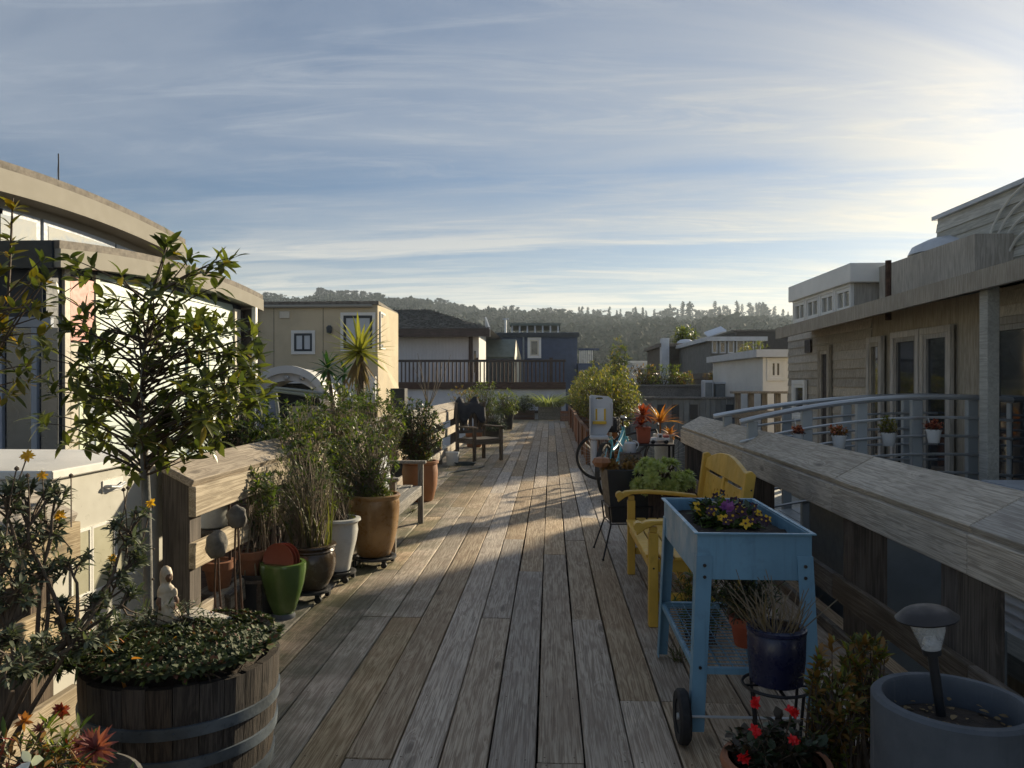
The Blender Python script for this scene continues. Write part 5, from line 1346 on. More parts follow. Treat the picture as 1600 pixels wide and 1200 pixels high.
# ------------------------------------------------------------------ blue raised planter on wheels
def blue_cart():
    x0, x1, y0, y1, zb, zt = .615, 1.085, 3.25, 4.20, .672, .862
    t = thing('raised_planter', 'sky blue metal raised planter on legs and wheels with wire shelf', 'planter', (x0, y0, 0))
    th = .006; m = 'planter_blue'
    part('front_panel', MB().box(x0, x1, y0, y0 + th, zb, zt), m, t, bevel=.0015)
    part('back_panel', MB().box(x0, x1, y1 - th, y1, zb, zt), m, t, bevel=.0015)
    part('side_panel', MB().box(x0 - .001, x0 + th, y0 + th + .001, y1 - th - .001, zb, zt), m, t, bevel=.0015)
    part('side_panel', MB().box(x1 - th, x1 + .001, y0 + th + .001, y1 - th - .001, zb, zt), m, t, bevel=.0015)
    rim = MB()
    o = .014
    rim.box(x0 - o, x1 + o, y0 - o, y0 + .004, zt + .001, zt + .007).box(x0 - o, x1 + o, y1 - .004, y1 + o, zt + .001, zt + .007)
    rim.box(x0 - o, x0 + .004, y0 + .0045, y1 - .0045, zt + .001, zt + .007).box(x1 - .004, x1 + o, y0 + .0045, y1 - .0045, zt + .001, zt + .007)
    part('rim', rim, m, t)
    part('tray', MB().box(x0 + th, x1 - th, y0 + th, y1 - th, zb, zb + .01), 'planter_blue_inside', t)
    sl = MB(); n = 14
    for j in range(n + 1):
        for i in range(n + 1):
            x = x0 + .008 + (x1 - x0 - .016) * i / n; y = y0 + .008 + (y1 - y0 - .016) * j / n
            sl.v.append(Vector((x, y, zt - .055 + .018 * mnoise.noise(Vector((x * 11, y * 11, 2))))))
    for j in range(n):
        for i in range(n): a = j * (n + 1) + i; sl.f.append((a, a + 1, a + n + 2, a + n + 1))
    part('soil', sl, 'soil', t, True)
    sp = .03                                     # legs splay toward the ground
    for sx, sy in ((0, 0), (1, 0), (0, 1), (1, 1)):
        xa = x0 - .004 if sx == 0 else x1 + .004; ya = y0 - .004 if sy == 0 else y1 + .004
        dx, dy = (1, -1)[sx], (1, -1)[sy]; xb, yb = xa - dx * sp, ya - dy * sp * .8
        z_lo = .045 if sy == 0 else .012
        W = .066
        def pl(a, b, c, d): return [a, b, c, d]
        l = MB()
        zt_l = zb + .10
        # angle section: one face along X, one along Y
        l.add([(xa, ya, zt_l), (xa + dx * W, ya, zt_l), (xb + dx * W * .85, yb, z_lo), (xb, yb, z_lo), (xa, ya + dy * .004, zt_l), (xa + dx * W, ya + dy * .004, zt_l), (xb + dx * W * .85, yb + dy * .004, z_lo), (xb, yb + dy * .004, z_lo)],
              [(0, 1, 2, 3), (7, 6, 5, 4), (0, 4, 5, 1), (1, 5, 6, 2), (2, 6, 7, 3), (3, 7, 4, 0)])
        l.add([(xa, ya + dy * .0045, zt_l), (xa, ya + dy * W, zt_l), (xb, yb + dy * W * .85, z_lo), (xb, yb + dy * .0045, z_lo), (xa + dx * .004, ya + dy * .0045, zt_l), (xa + dx * .004, ya + dy * W, zt_l), (xb + dx * .004, yb + dy * W * .85, z_lo), (xb + dx * .004, yb + dy * .0045, z_lo)],
              [(0, 1, 2, 3), (7, 6, 5, 4), (0, 4, 5, 1), (1, 5, 6, 2), (2, 6, 7, 3), (3, 7, 4, 0)])
        lo = part('leg', l, m, t)
        for zz in (zb + .06, zb + .012):
            part('bolt', MB().tube([(xa + dx * .032, ya - dy * .001, zz), (xa + dx * .032, ya - dy * .006, zz)], .0075, 8), 'bolt_dark', lo)
        f = (zt_l - .31) / (zt_l - z_lo); part('bolt', MB().tube([(xa - dx * sp * f + dx * .03, ya - dy * sp * .8 * f - dy * .001, .31), (xa - dx * sp * f + dx * .03, ya - dy * sp * .8 * f - dy * .006, .31)], .007, 8), 'bolt_dark', lo)
    # wire shelf
    zs = .30; xa, xb, ya, yb = x0 - .016, x1 + .016, y0 - .012, y1 + .012
    s = part('shelf_frame', MB().box(xa, xb, ya, ya + .022, zs - .02, zs + .006).box(xa, xb, yb - .022, yb, zs - .02, zs + .006).box(xa, xa + .018, ya + .0225, yb - .0225, zs - .019, zs + .005).box(xb - .018, xb, ya + .0225, yb - .0225, zs - .019, zs + .005), m, t)
    wv = MB()
    for i in range(1, 9): x = xa + (xb - xa) * i / 9; wv.tube([(x, ya + .01, zs + .004), (x, yb - .01, zs + .004)], .0025, 5)
    for i in range(1, 22): y = ya + (yb - ya) * i / 22; wv.tube([(xa + .01, y, zs + .0085), (xb - .01, y, zs + .0085)], .0025, 5)
    part('wire', wv, m, s, kind='stuff')
    # axle with two rubber wheels
    R_ = .11; yw = y0 - .03
    part('axle', MB().tube([(x0 - .07, yw, R_), (x1 + .07, yw, R_)], .006, 8), 'galvanised', t, True)
    for x in (x0 - .068, x1 + .068):
        w = part('wheel', MB().tube([(x - .014, yw, R_), (x + .014, yw, R_)], R_ * .62, 28), 'black_plastic', t, True)
        tyre = MB(); k = 30
        pr = [(R_ * .62, -.02), (R_ * .9, -.024), (R_, -.014), (R_, .014), (R_ * .9, .024), (R_ * .62, .02)]
        for i in range(k):
            a = 2 * math.pi * i / k
            for rr_, dx in pr: tyre.v.append(Vector((x + dx, yw + rr_ * math.cos(a), R_ + rr_ * math.sin(a))))
        for i in range(k):
            for j in range(len(pr)): tyre.f.append((i * 6 + j, i * 6 + (j + 1) % 6, ((i + 1) % k) * 6 + (j + 1) % 6, ((i + 1) % k) * 6 + j))
        part('tyre', tyre, 'rubber', w, True)
        part('hub_cap', MB().tube([(x - .022 * (1 if x < .8 else -1), yw, R_), (x - .0145 * (1 if x < .8 else -1), yw, R_)], .014, 12), 'galvanised', w, True)
    return t
blue_cart()

# ------------------------------------------------------------------ benches
def cut_panel(parent, mb, cutters, m, nm='back_panel', bevel=0):
    """board with leaf-shaped holes cut through"""
    p = parent; Mi = WM[p.name].inverted(); mb.v = [Mi @ v for v in mb.v]
    o = put(nm, mesh(mb, m, nm), parent)
    cv = MB()
    for c in cutters: cv.add([Mi @ v for v in c.v], c.f)
    co = bpy.data.objects.new('cutter', mesh(cv, m, 'cutter')); C.objects.link(co)
    co.matrix_world = WM[p.name]; co.parent = parent; co.matrix_parent_inverse = Matrix.Identity(4); co.matrix_local = Matrix.Identity(4)
    md = o.modifiers.new('b', 'BOOLEAN'); md.object = co; md.operation = 'DIFFERENCE'; md.solver = 'EXACT'
    bpy.context.view_layer.update(); evaluated(o); bpy.data.objects.remove(co)
    return o
def yellow_bench():
    """two-seat garden bench facing -X"""
    x0, x1, y0, y1 = .60, 1.17, 4.72, 6.06
    m = 'bench_yellow'
    t = thing('bench', 'bright yellow wooden garden bench with scrolled arms and cut-out back', 'bench', (x0, y0, 0))
    L = .058
    for y in (y0, y1 - L):
        part('leg', MB().box(x0, x0 + L, y, y + L, 0, .575), m, t, bevel=.004)
        # turned neck above the seat, then the scrolled arm
        part('arm_post', MB().box(x0 + .006, x0 + L - .006, y + .006, y + L - .006, .576, .612), m, t, bevel=.004)
        n = 22; top = []
        prof = []
        for i in range(n + 1):
            u = i / n; x = x0 - .075 + (x1 - .04 - x0 + .075) * u
            z = .645 + .012 * math.sin(u * 3.0) - (.035 * max(0, (u - .35)) ) - (.03 * max(0, .10 - u) / .10)
            prof.append((x, z))
        th = [.018 + .02 * max(0, 1 - u * 7) for u in [i / n for i in range(n + 1)]]
        pl = [(x, z) for x, z in prof] + [(x, z - .022 - t_ * (.9 if k < 4 else .25)) for k, ((x, z), t_) in reversed(list(enumerate(zip(prof, th))))]
        part('arm', MB().prism(pl, 'Y', y - .008, y + L + .008), m, t, bevel=.006)
        part('arm_scroll', MB().tube([(x0 - .062, y - .0095, .612), (x0 - .062, y + L + .0095, .612)], .030, 20), m, t, True)
        # back post leans outward
        part('back_post', MB().prism([(x1 - .055, 0), (x1, 0), (x1, .40), (x1 + .075, .93), (x1 + .05, .955), (x1 + .015, .945), (x1 - .055, .42)], 'Y', y, y + L), m, t, bevel=.005)
        part('side_rail', MB().box(x0 + L + .001, x1 - .056, y + .012, y + L - .012, .335, .41), m, t, bevel=.004)
        part('stretcher', MB().box(x0 + L + .001, x1 - .056, y + .016, y + L - .016, .155, .205), m, t, bevel=.004)
    part('front_rail', MB().box(x0 + .012, x0 + .042, y0 + L + .001, y1 - L - .001, .33, .408), m, t, bevel=.004)
    part('back_rail', MB().box(x1 - .05, x1 - .02, y0 + L + .001, y1 - L - .001, .33, .405), m, t, bevel=.004)
    part('middle_stretcher', MB().box((x0 + x1) / 2 - .02, (x0 + x1) / 2 + .02, y0 + L * .7 + .02, y1 - L * .7 - .02, .16, .20), m, t, bevel=.004)
    n = 6; W = (x1 - .07 - x0 + .01) / n
    for i in range(n):
        xa = x0 - .012 + i * W
        lo, hi = (y0 + .002 - .012, y1 - .002 + .012) if i > 0 else (y0 + L + .002, y1 - L - .002)
        part('seat_slat', MB().box(xa, xa + W - .012, lo + (L + .012 if i == 0 else 0) * 0, hi, .411, .432), m, t, bevel=.004)
    # leaning back: helper frame
    lean = math.atan2(.075, .53)
    org = Vector((x1 - .012, 0, .44)); up = Vector((math.sin(lean), 0, math.cos(lean))); nrm = Vector((-math.cos(lean), 0, math.sin(lean)))
    def bx(mb, ya, yb, sa, sb, d0, d1):
        p = [org + Vector((0, y, 0)) + up * s_ + nrm * d for d in (d0, d1) for s_ in (sa, sb) for y in (ya, yb)]
        return mb.add(p, [(0, 2, 3, 1), (4, 5, 7, 6), (0, 1, 5, 4), (2, 6, 7, 3), (0, 4, 6, 2), (1, 3, 7, 5)])
    ya, yb = y0 + L + .001, y1 - L - .001; ym = (ya + yb) / 2
    arch = [(ya + (yb - ya) * i / 20, .475 + .085 * math.sin(math.pi * i / 20)) for i in range(21)]
    poly = arch + [(yb, .40), (ya, .40)]
    vs_ = [org + Vector((0, y, 0)) + up * s_ + nrm * d for d in (-.012, .022) for y, s_ in poly]
    k = len(poly)
    part('top_rail', MB().add(vs_, [tuple(range(k))[::-1], tuple(range(k, 2 * k))] + [(i, (i + 1) % k, k + (i + 1) % k, k + i) for i in range(k)]), m, t, bevel=.004)
    part('bottom_rail', bx(MB(), ya, yb, .04, .095, -.012, .02), m, t, bevel=.004)
    for yc in (ym,): part('stile', bx(MB(), yc - .028, yc + .028, .096, .399, -.012, .02), m, t, bevel=.004)
    for (pa, pb) in ((ya, ym - .029), (ym + .029, yb)):
        mb = bx(MB(), pa + .001, pb - .001, .096, .375, -.004, .010)
        cs = []
        cyy = (pa + pb) / 2
        for (dy, s_, ang, ll) in ((0, .24, 90, .05), (-.07, .27, 130, .045), (.07, .27, 50, .045), (-.085, .19, 170, .045), (.085, .19, 10, .045), (-.05, .14, 215, .04), (.05, .14, -35, .04), (-.16, .29, 150, .04), (.16, .29, 30, .04), (-.17, .17, 190, .04), (.17, .17, -10, .04), (0, .33, 90, .03)):
            ca, sa = math.cos(rad(ang)), math.sin(rad(ang)); c2 = MB(); pts = []
            for q in range(10):
                a = 2 * math.pi * q / 10; u, v = ll * .5 * math.cos(a), ll * .22 * math.sin(a)
                pts.append((cyy + dy + u * ca - v * sa, s_ + u * sa + v * ca))
            pv = [org + Vector((0, y, 0)) + up * s2 + nrm * d for d in (-.03, .03) for y, s2 in pts]
            c2.add(pv, [tuple(range(10))[::-1], tuple(range(10, 20))] + [(i, (i + 1) % 10, 10 + (i + 1) % 10, 10 + i) for i in range(10)])
            cs.append(c2)
        cut_panel(t, mb, cs, m)
    for y in (y0, y1 - L):
        lo = MB()
        for z in (.36,): lo.tube([(x0 + L * .5, y - .0005, z), (x0 + L * .5, y - .003, z)], .006, 8)
        part('bolt', lo, 'bolt_dark', t)
    part('bolt', MB().tube([(x1 + .045, y0 - .0005, .84), (x1 + .045, y0 - .003, .84)], .006, 8), 'bolt_dark', t)
yellow_bench()

def grey_bench(label, x0, x1, y0, y1, seat, arm, backz, back=True, nsl=4, arms=True, mw='grey_bench_wood', mu='grey_bench_wood_across'):
    """weathered bench facing +X; x1 front, x0 back"""
    t = thing('bench', label, 'bench', (x1, y0, 0))
    for y in (y0, y1 - .055):
        part('leg', MB().box(x1 - .055, x1, y, y + .055, 0, arm - .03), mu, t, bevel=.004)
        part('leg', MB().box(x0, x0 + .055, y, y + .055, 0, backz if back else arm - .03), mu, t, bevel=.004)
        if arms: part('arm', MB().box(x0 + .056 if back else x0 - .02, x1 + .03, y - .012, y + .067, arm - .029, arm), mw, t, bevel=.005)
        part('side_rail', MB().box(x0 + .056, x1 - .056, y + .01, y + .045, seat - .09, seat - .022), mw, t)
    part('front_rail', MB().box(x1 - .045, x1 - .012, y0 + .056, y1 - .056, seat - .105, seat - .021), mw, t, bevel=.004)
    w = (x1 - x0 - .03) / nsl
    for i in range(nsl):
        part('seat_slat', MB().box(x0 + .03 + i * w, x0 + .03 + (i + 1) * w - .012, y0 + (.002 if i < nsl - 1 else .058), y1 - (.002 if i < nsl - 1 else .058), seat - .02, seat), mw, t, bevel=.004)
    if back:
        part('top_rail', MB().box(x0 + .008, x0 + .04, y0 + .056, y1 - .056, backz - .09, backz - .005), mw, t, bevel=.005)
        part('bottom_rail', MB().box(x0 + .01, x0 + .04, y0 + .056, y1 - .056, seat + .08, seat + .14), mw, t)
        n = max(4, int((y1 - y0) / .13))
        for i in range(n):
            y = y0 + .07 + (y1 - y0 - .14) * (i + .5) / n
            part('back_slat', MB().box(x0 + .016, x0 + .032, y - .035, y + .035, seat + .141, backz - .091), mu, t)
    return t
grey_bench('plain weathered grey bench between the ochre pot and the orange clay pot', -1.80, -1.345, 6.62, 8.12, .40, .66, .8, back=False)
ARM = grey_bench('weathered wooden armchair with dark cloth hung over its back', -1.98, -1.40, 14.1, 14.8, .43, .66, 1.10, mw='beam_wood', mu='post_wood')
ARM.rotation_euler.z = rad(-46)
# clear plastic bag of soil leaning on bench
p = at(606, 770, Y=7.6)
cl = MB(); n = 12
for j in range(n + 1):
    for i in range(n + 1):
        u, v = i / n - .5, j / n
        wob = .02 * mnoise.noise(Vector((u * 5, v * 5, 1)))
        cl.v.append(Vector((-1.72 + .30 * v * .55 - .0 + wob + .10 * (1 - v), 7.25 + u * .5 * (1 - .25 * v) + .1, .402 + .36 * (1 - v) ** .9 + wob)))
for j in range(n):
    for i in range(n): a = j * (n + 1) + i; cl.f.append((a, a + 1, a + n + 2, a + n + 1))
for k in range(len(cl.v)): pass
o = solo('plastic_cover', cl, 'clear_plastic', 'crumpled clear plastic cover propped on the plain grey bench', 'plastic cover', (-1.6, 7.3, .4), True)
md = o.modifiers.new('s', 'SOLIDIFY'); md.thickness = .012; bpy.context.view_layer.update(); evaluated(o)
# dark cloth on the far bench
cl = MB(); n = 14
for j in range(n + 1):
    for i in range(n + 1):
        u, v = i / n, j / n; a = v * 2 - 1
        wob = .03 * mnoise.noise(Vector((u * 6, v * 4, 5)))
        drop = abs(a) * (.34 + .10 * math.sin(u * 9))
        cl.v.append(Vector((-1.975 + .045 * a + .035 * (1 if a > 0 else -1) * min(1, abs(a) * 4) + wob * .6, 14.12 + u * .66, 1.13 - drop + wob + .07 * math.sin(u * 12) * (1 - abs(a)))))
for j in range(n):
    for i in range(n): a = j * (n + 1) + i; cl.f.append((a, a + 1, a + n + 2, a + n + 1))
o = solo('cloth', cl, 'dark_cloth', 'dark rumpled cloth draped over the back of the weathered armchair', 'cloth', (-1.97, 14.6, 1.0), True)
md = o.modifiers.new('s', 'SOLIDIFY'); md.thickness = .012; bpy.context.view_layer.update(); evaluated(o)
pv = Matrix.Translation(ARM.location); o.matrix_world = pv @ Matrix.Rotation(rad(-46), 4, 'Z') @ pv.inverted() @ Matrix.Translation(o.location)
# white bucket, hose
p = at(707, 727, z=0)
bk = thing('bucket', 'white plastic bucket beside the weathered armchair', 'bucket', (p.x, p.y, 0))
part('pail', MB().lathe([(.095, 0), (.10, .005), (.115, .22), (.122, .222), (.122, .24), (.112, .24), (.108, .225), (.095, .02), (.01, .018)], 32), 'white_plastic', bk, True, world=False)
part('handle', MB().tube([(.118 * math.cos(a), .118 * math.sin(a) , .20 - .04 * math.sin(a)) for a in [math.pi * i / 12 + 3.4 for i in range(13)]], .003, 6), 'galvanised', bk, True, world=False)
h0, h1 = at(660, 752, z=.012), at(748, 728, z=.012)
pts = []
for i in range(41):
    t = i / 40; b = h0.lerp(h1, t)
    pts.append((b.x + .10 * math.sin(t * 8), b.y + .14 * math.sin(t * 5 + 1), .012))
solo('garden_hose', MB().tube(pts, .011, 8), 'hose_dark', 'dark garden hose lying in bends by the white bucket', 'hose', h0, True)
pts = [(h1.x - .25 + (.14 + .012 * i / 8) * math.cos(i * .5), h1.y + .1 + (.16) * math.sin(i * .5), .012 + .018 * (i / 12.6)) for i in range(40)]
solo('garden_hose', MB().tube(pts, .010, 8), 'hose_dark', 'small dark coil of hose between the white bucket and the bench leg', 'hose', (h1.x - .25, h1.y, 0), True)

# garden stakes topped with stones
def stone(c, r, sq, seed):
    return MB().ball(c, r, 3, sq, .22, seed)
for (px, py, yy, rr, lab, sd) in ((370, 808, 4.25, .060, 'taller stone-topped twin-rod garden stake in front of the sunlit railing', 3), (339, 851, 4.12, .066, 'shorter stone-topped twin-rod garden stake by the terracotta pot', 8)):
    p = at(px, py, Y=yy)
    t = thing('garden_stake', lab, 'garden stake', (p.x, p.y, 0), 0, 'stone-topped stakes')
    part('stone', stone((0, 0, p.z), rr, (.92, .9, 1.12), sd), 'stone_grey', t, True, world=False)
    for s in (-1, 1):
        part('rod', MB().tube([(s * .006, 0, p.z - rr * .6), (s * .014, 0, p.z - .25), (s * .02 + .02, .01, .0)], .0065, 8), 'rust_metal', t, True, world=False)
# rusty hooked rod in front of the crock
p = at(346, 815, Y=4.6)
solo('hooked_rod', MB().tube([(p.x + .03, p.y, p.z + .10), (p.x + .035, p.y, p.z + .13), (p.x + .05, p.y, p.z + .12), (p.x + .045, p.y, p.z + .05), (p.x + .055, p.y, p.z - .08), (p.x + .05, p.y, p.z - .5), (p.x + .06, p.y, 0)], .009, 8), 'rust_metal', 'rusty rod with a curled top in front of the pale crock', 'garden rod', p, True)

# figurine of a robed woman in the barrel: one continuous carved body
def figurine():
    b = at(262, 994, Y=2.86); H = .225; z0 = .545
    mb = MB()
    for (x, y, z, r, sq) in ((0, 0, .035, .048, (1.0, .95, 1.0)), (.012, -.01, .05, .045, (1, 1, 1)), (.0, 0, .085, .040, (1, .9, 1.1)), (-.004, 0, .118, .036, (1, .8, 1.05)), (-.006, 0, .148, .034, (1.08, .72, .8)),
                             (.0, -.002, .172, .012, (1, 1, 1.2)), (.004, -.003, .197, .021, (.9, .95, 1.15)), (-.004, .004, .203, .025, (.95, .9, 1.05)), (-.012, .010, .180, .024, (.9, .7, 1.2)), (-.03, .004, .138, .018, (.8, .9, 1.3)),
                             (-.034, -.012, .112, .015, (1, 1, 1.2)), (-.022, -.028, .098, .013, (1.3, 1, 1)), (.03, -.006, .135, .016, (.8, .9, 1.3)), (.034, -.02, .112, .014, (1, 1, 1.2)), (.02, -.032, .102, .013, (1.2, 1, 1)),
                             (.004, -.036, .104, .014, (1.2, .8, 1)), (.006, -.022, .194, .006, (.8, 1, .9)), (.03, -.03, .02, .03, (1.2, 1, .6)), (-.025, -.026, .018, .03, (1.1, 1, .6))):
        mb.ball((x, y, z), r, 2, sq)
    for k in range(7):      # robe folds
        a = -2.6 + k * .35; mb.tube([(.034 * math.cos(a), .03 * math.sin(a), .11), (.046 * math.cos(a + .1), .044 * math.sin(a + .1), .06), (.055 * math.cos(a + .15), .052 * math.sin(a + .15), .005)], [.006, .008, .010], 6)
    o = put('figurine', mesh(mb, 'figurine_robe', 'figurine'), None, Matrix.Translation((b.x, b.y, z0)) @ Matrix.Rotation(.5, 4, 'Z') @ Matrix.Diagonal((.84, .84, 1.08, 1)), 'small carved figurine of a robed woman with head scarf in the sedum', 'figurine')
    md = o.modifiers.new('r', 'REMESH'); md.mode = 'VOXEL'; md.voxel_size = .0032; md2 = o.modifiers.new('s', 'SMOOTH'); md2.iterations = 2
    bpy.context.view_layer.update(); evaluated(o)
    for p in o.data.polygons: p.use_smooth = True
    o.data.materials.clear(); o.data.materials.append(MATS['figurine_robe']); o.data.materials.append(MATS['figurine_skin'])
    for p in o.data.polygons:
        c = p.center
        if abs(c.x) > .026 and .085 < c.z < .128: p.material_index = 1
        if (c - Vector((.006, -.012, .193))).length < .0165 and c.y < -.008: p.material_index = 1
    WM[o.name] = o.matrix_local.copy()
    part('scarf', MB().lathe([(.027, .182), (.0272, .195), (.0262, .21), (.020, .224), (.008, .2315), (.001, .232)], 20, (-.006, .012, 0)), 'figurine_robe', o, True, world=False)
    c_ = solo('flat_board', MB().cbox((b.x + .155, b.y + .05, .585), (.20, .10, .008), Matrix.Rotation(.25, 3, 'Y')), 'old_shingle', 'thin grey wooden slip lying on the sedum beside the figurine', 'wood slip', (b.x + .15, b.y, .61))
figurine()
# ------------------------------------------------------------------ bicycles, planters and things along the sunny side
def wheel(parent, c, R_, axis, tyre_r=.022, spokes=28, label=None, m='black_metal'):
    """bicycle wheel at c, axle along axis"""
    c = Vector(c); ax = Vector(axis).normalized(); u = ax.orthogonal().normalized(); v = ax.cross(u)
    def ring(r, off=0, n=40): return [c + ax * off + (u * math.cos(2 * math.pi * i / n) + v * math.sin(2 * math.pi * i / n)) * r for i in range(n + 1)]
    w = part('wheel', MB().tube(ring(R_ - .032), .011, 8, False), 'galvanised', parent, True, label=label)
    part('tyre', MB().tube(ring(R_ - tyre_r), tyre_r, 10, False), 'rubber', w, True)
    part('hub', MB().tube([c - ax * .05, c + ax * .05], .018, 12), 'galvanised', w, True)
    s = MB()
    for i in range(spokes):
        a = 2 * math.pi * i / spokes; d = u * math.cos(a) + v * math.sin(a)
        s.tube([c + ax * (.03 if i % 2 else -.03), c + d * (R_ - .038)], .0016, 4, False)
    part('spoke', s, 'galvanised', w, kind='stuff')
    return w
def turquoise_bike():
    r0 = Vector((.72, 10.15, .34)); r1 = Vector((1.10, 11.17, .34)); d = (r1 - r0).normalized(); sd = Vector((d.y, -d.x, 0)); Z = Vector((0, 0, 1))
    t = thing('bicycle', 'turquoise bicycle with grey child seat parked beside the rusty planters', 'bicycle', (r0.x, r0.y, 0))
    wheel(t, r0, .34, sd); wheel(t, r1, .34, sd)
    L = (r1 - r0).length
    bb = r0 + d * .44 - Z * .06; seat_t = r0 + d * .26 + Z * .42; head_t = r1 - d * .20 + Z * .52; head_b = r1 - d * .14 + Z * .36
    m = 'turquoise_paint'
    part('down_tube', MB().tube(bez(head_b, bb + d * .25 + Z * .14, bb, 8), .026, 10), m, t, True)
    part('top_tube', MB().tube(bez(head_t - Z * .06, bb + d * .2 + Z * .30, seat_t - Z * .2 - d * .03, 8), .022, 10), m, t, True)
    part('seat_tube', MB().tube([bb, seat_t], .020, 10), m, t, True)
    part('head_tube', MB().tube([head_b, head_t], .024, 10), m, t, True)
    for s in (-1, 1):
        part('chain_stay', MB().tube([bb + sd * .03 * s, r0 + sd * .055 * s], .010, 8), m, t, True)
        part('seat_stay', MB().tube([seat_t - Z * .06 + sd * .02 * s, r0 + sd * .055 * s], .009, 8), m, t, True)
        part('fork_blade', MB().tube([head_b + sd * .045 * s, head_b * .5 + r1 * .5 + sd * .05 * s + d * .01, r1 + sd * .05 * s], .014, 8), m, t, True)
    part('fork_crown', MB().tube([head_b - sd * .05, head_b + sd * .05], .017, 8), m, t, True)
    part('stem', MB().tube([head_t, head_t + Z * .10 - d * .02], .015, 8), 'black_metal', t, True)
    hb = head_t + Z * .11 - d * .02
    part('handlebar', MB().tube([hb + sd * -.30 - d * .14, hb + sd * -.22 - d * .03, hb + sd * -.06, hb + sd * .06, hb + sd * .22 - d * .03, hb + sd * .30 - d * .14], .012, 8), 'black_metal', t, True)
    for s in (-1, 1):
        part('grip', MB().tube([hb + sd * .265 * s - d * .09, hb + sd * .31 * s - d * .155], .018, 8), 'rubber', t, True)
        part('brake_lever', MB().tube([hb + sd * .2 * s + d * .02, hb + sd * .28 * s - d * .06 - Z * .02], .006, 6), 'galvanised', t, True)
    part('headlamp', MB().ball(hb + d * .08 + Z * .0, .035, 2), 'galvanised', t, True)
    part('display', MB().cbox(hb + Z * .03, (.06, .04, .03)), 'white_plastic', t, bevel=.005)
    part('seat_post', MB().tube([seat_t, seat_t + Z * .16 - d * .04], .013, 8), 'galvanised', t, True)
    sp_ = seat_t + Z * .19 - d * .05
    part('saddle', MB().ball(sp_ - d * .06, .09, 2, (1.0, 1.25, .42)).ball(sp_ + d * .08, .06, 2, (.6, 1.6, .5)), 'black_plastic', t, True)
    part('crank', MB().tube([bb + sd * .07 - Z * .15 + d * .07, bb + sd * .07, bb - sd * .07, bb - sd * .07 + Z * .15 - d * .07], .009, 6), 'black_metal', t, True)
    part('chain_guard', MB().tube([bb + sd * .055 + (d * math.cos(a) + Z * math.sin(a)) * .085 for a in [2 * math.pi * i / 20 for i in range(21)]], .008, 6, False), 'black_metal', t, True)
    for nm, c in (('rear_mudguard', r0), ('front_mudguard', r1)):
        mg = MB(); pts = [c + (d * math.cos(a) + Z * math.sin(a)) * .365 for a in [rad(-15) + rad(205) * i / 16 for i in range(17)]]
        for i, q in enumerate(pts[:-1]):
            q2 = pts[i + 1]; mg.quad(q - sd * .03, q + sd * .03, q2 + sd * .03, q2 - sd * .03)
        part(nm, mg, 'black_plastic' if c is r0 else 'white_plastic', t, True)
    part('rack', MB().tube([r0 + Z * .40 - d * .16 + sd * .05, r0 + Z * .40 + d * .2 + sd * .05], .007, 6).tube([r0 + Z * .40 - d * .16 - sd * .05, r0 + Z * .40 + d * .2 - sd * .05], .007, 6).tube([r0 + Z * .40 - d * .1 + sd * .055, r0 + sd * .06], .006, 6).tube([r0 + Z * .40 - d * .1 - sd * .055, r0 - sd * .06], .006, 6), 'black_metal', t, True)
    bag = part('rear_bag', MB().cbox(seat_t + Z * .17 - d * .14, (.30, .20, .20), Matrix.Rotation(-.4, 3, 'Z')), 'dark_cloth', t, bevel=.03)
    part('bag_strap', MB().cbox(seat_t + Z * .17 - d * .14, (.305, .03, .205), Matrix.Rotation(-.4, 3, 'Z')), 'black_plastic', bag)
    # child seat: upright shell with hand slot, side wings, seat, straps, leg guards
    cs = thing('child_seat', 'grey moulded child bicycle seat with yellow straps on the turquoise bicycle', 'child seat', (r0.x, r0.y, .8))
    a0, a1 = at(921, 617, Y=10.05), at(957, 700, Y=10.05)
    W = a1.x - a0.x; cx = (a0.x + a1.x) / 2; zt = a0.z; y = 10.05
    out = [(-W / 2, zt - .52), (-W / 2, zt - .02), (-W / 2 + .02, zt), (W / 2 - .05, zt - .02), (W / 2, zt - .06), (W / 2 - .01, zt - .40), (W / 2 - .08, zt - .52)]
    slot = [(-.05 + .05 + .05 * math.cos(2 * math.pi * i / 14) - .02, zt - .045 + .014 * math.sin(2 * math.pi * i / 14)) for i in range(14)]
    mb = MB().prism([(cx + x, z) for x, z in out], 'Y', y, y + .035)
    ct = MB().prism([(cx + x, z) for x, z in slot], 'Y', y - .05, y + .09)
    bo = cut_panel(cs, mb, [ct], 'seat_grey', 'seat_back')
    part('side_wing', MB().prism([(cx - W / 2 - .002, zt - .50), (cx - W / 2 - .002, zt - .03), (cx - W / 2 + .018, zt - .03), (cx - W / 2 + .018, zt - .50)], 'Y', y - .10, y - .001), 'seat_grey', cs, bevel=.006)
    part('side_wing', MB().prism([(cx + W / 2 - .02, zt - .40), (cx + W / 2 - .02, zt - .10), (cx + W / 2, zt - .10), (cx + W / 2 - .004, zt - .40)], 'Y', y - .08, y - .001), 'seat_grey', cs, bevel=.006)
    part('seat', MB().box(cx - W / 2, cx + W / 2 - .06, y - .18, y - .002, zt - .57, zt - .521), 'seat_grey', cs, bevel=.012)
    for x in (-.06, .05): part('strap', MB().box(cx + x - .012, cx + x + .012, y - .012, y - .003, zt - .33, zt - .18), 'strap_yellow', cs)
    part('strap_pad', MB().box(cx - .11, cx + .07, y - .05, y - .013, zt - .38, zt - .34), 'strap_yellow', cs, bevel=.006)
    part('leg_guard', MB().box(cx - W / 2 + .01, cx - W / 2 + .09, y - .16, y - .06, zt - .92, zt - .571), 'seat_grey', cs, bevel=.02)
    part('back_pad', MB().box(cx - .09, cx + .05, y - .010, y - .001, zt - .35, zt - .17), 'white_plastic', cs, bevel=.002)
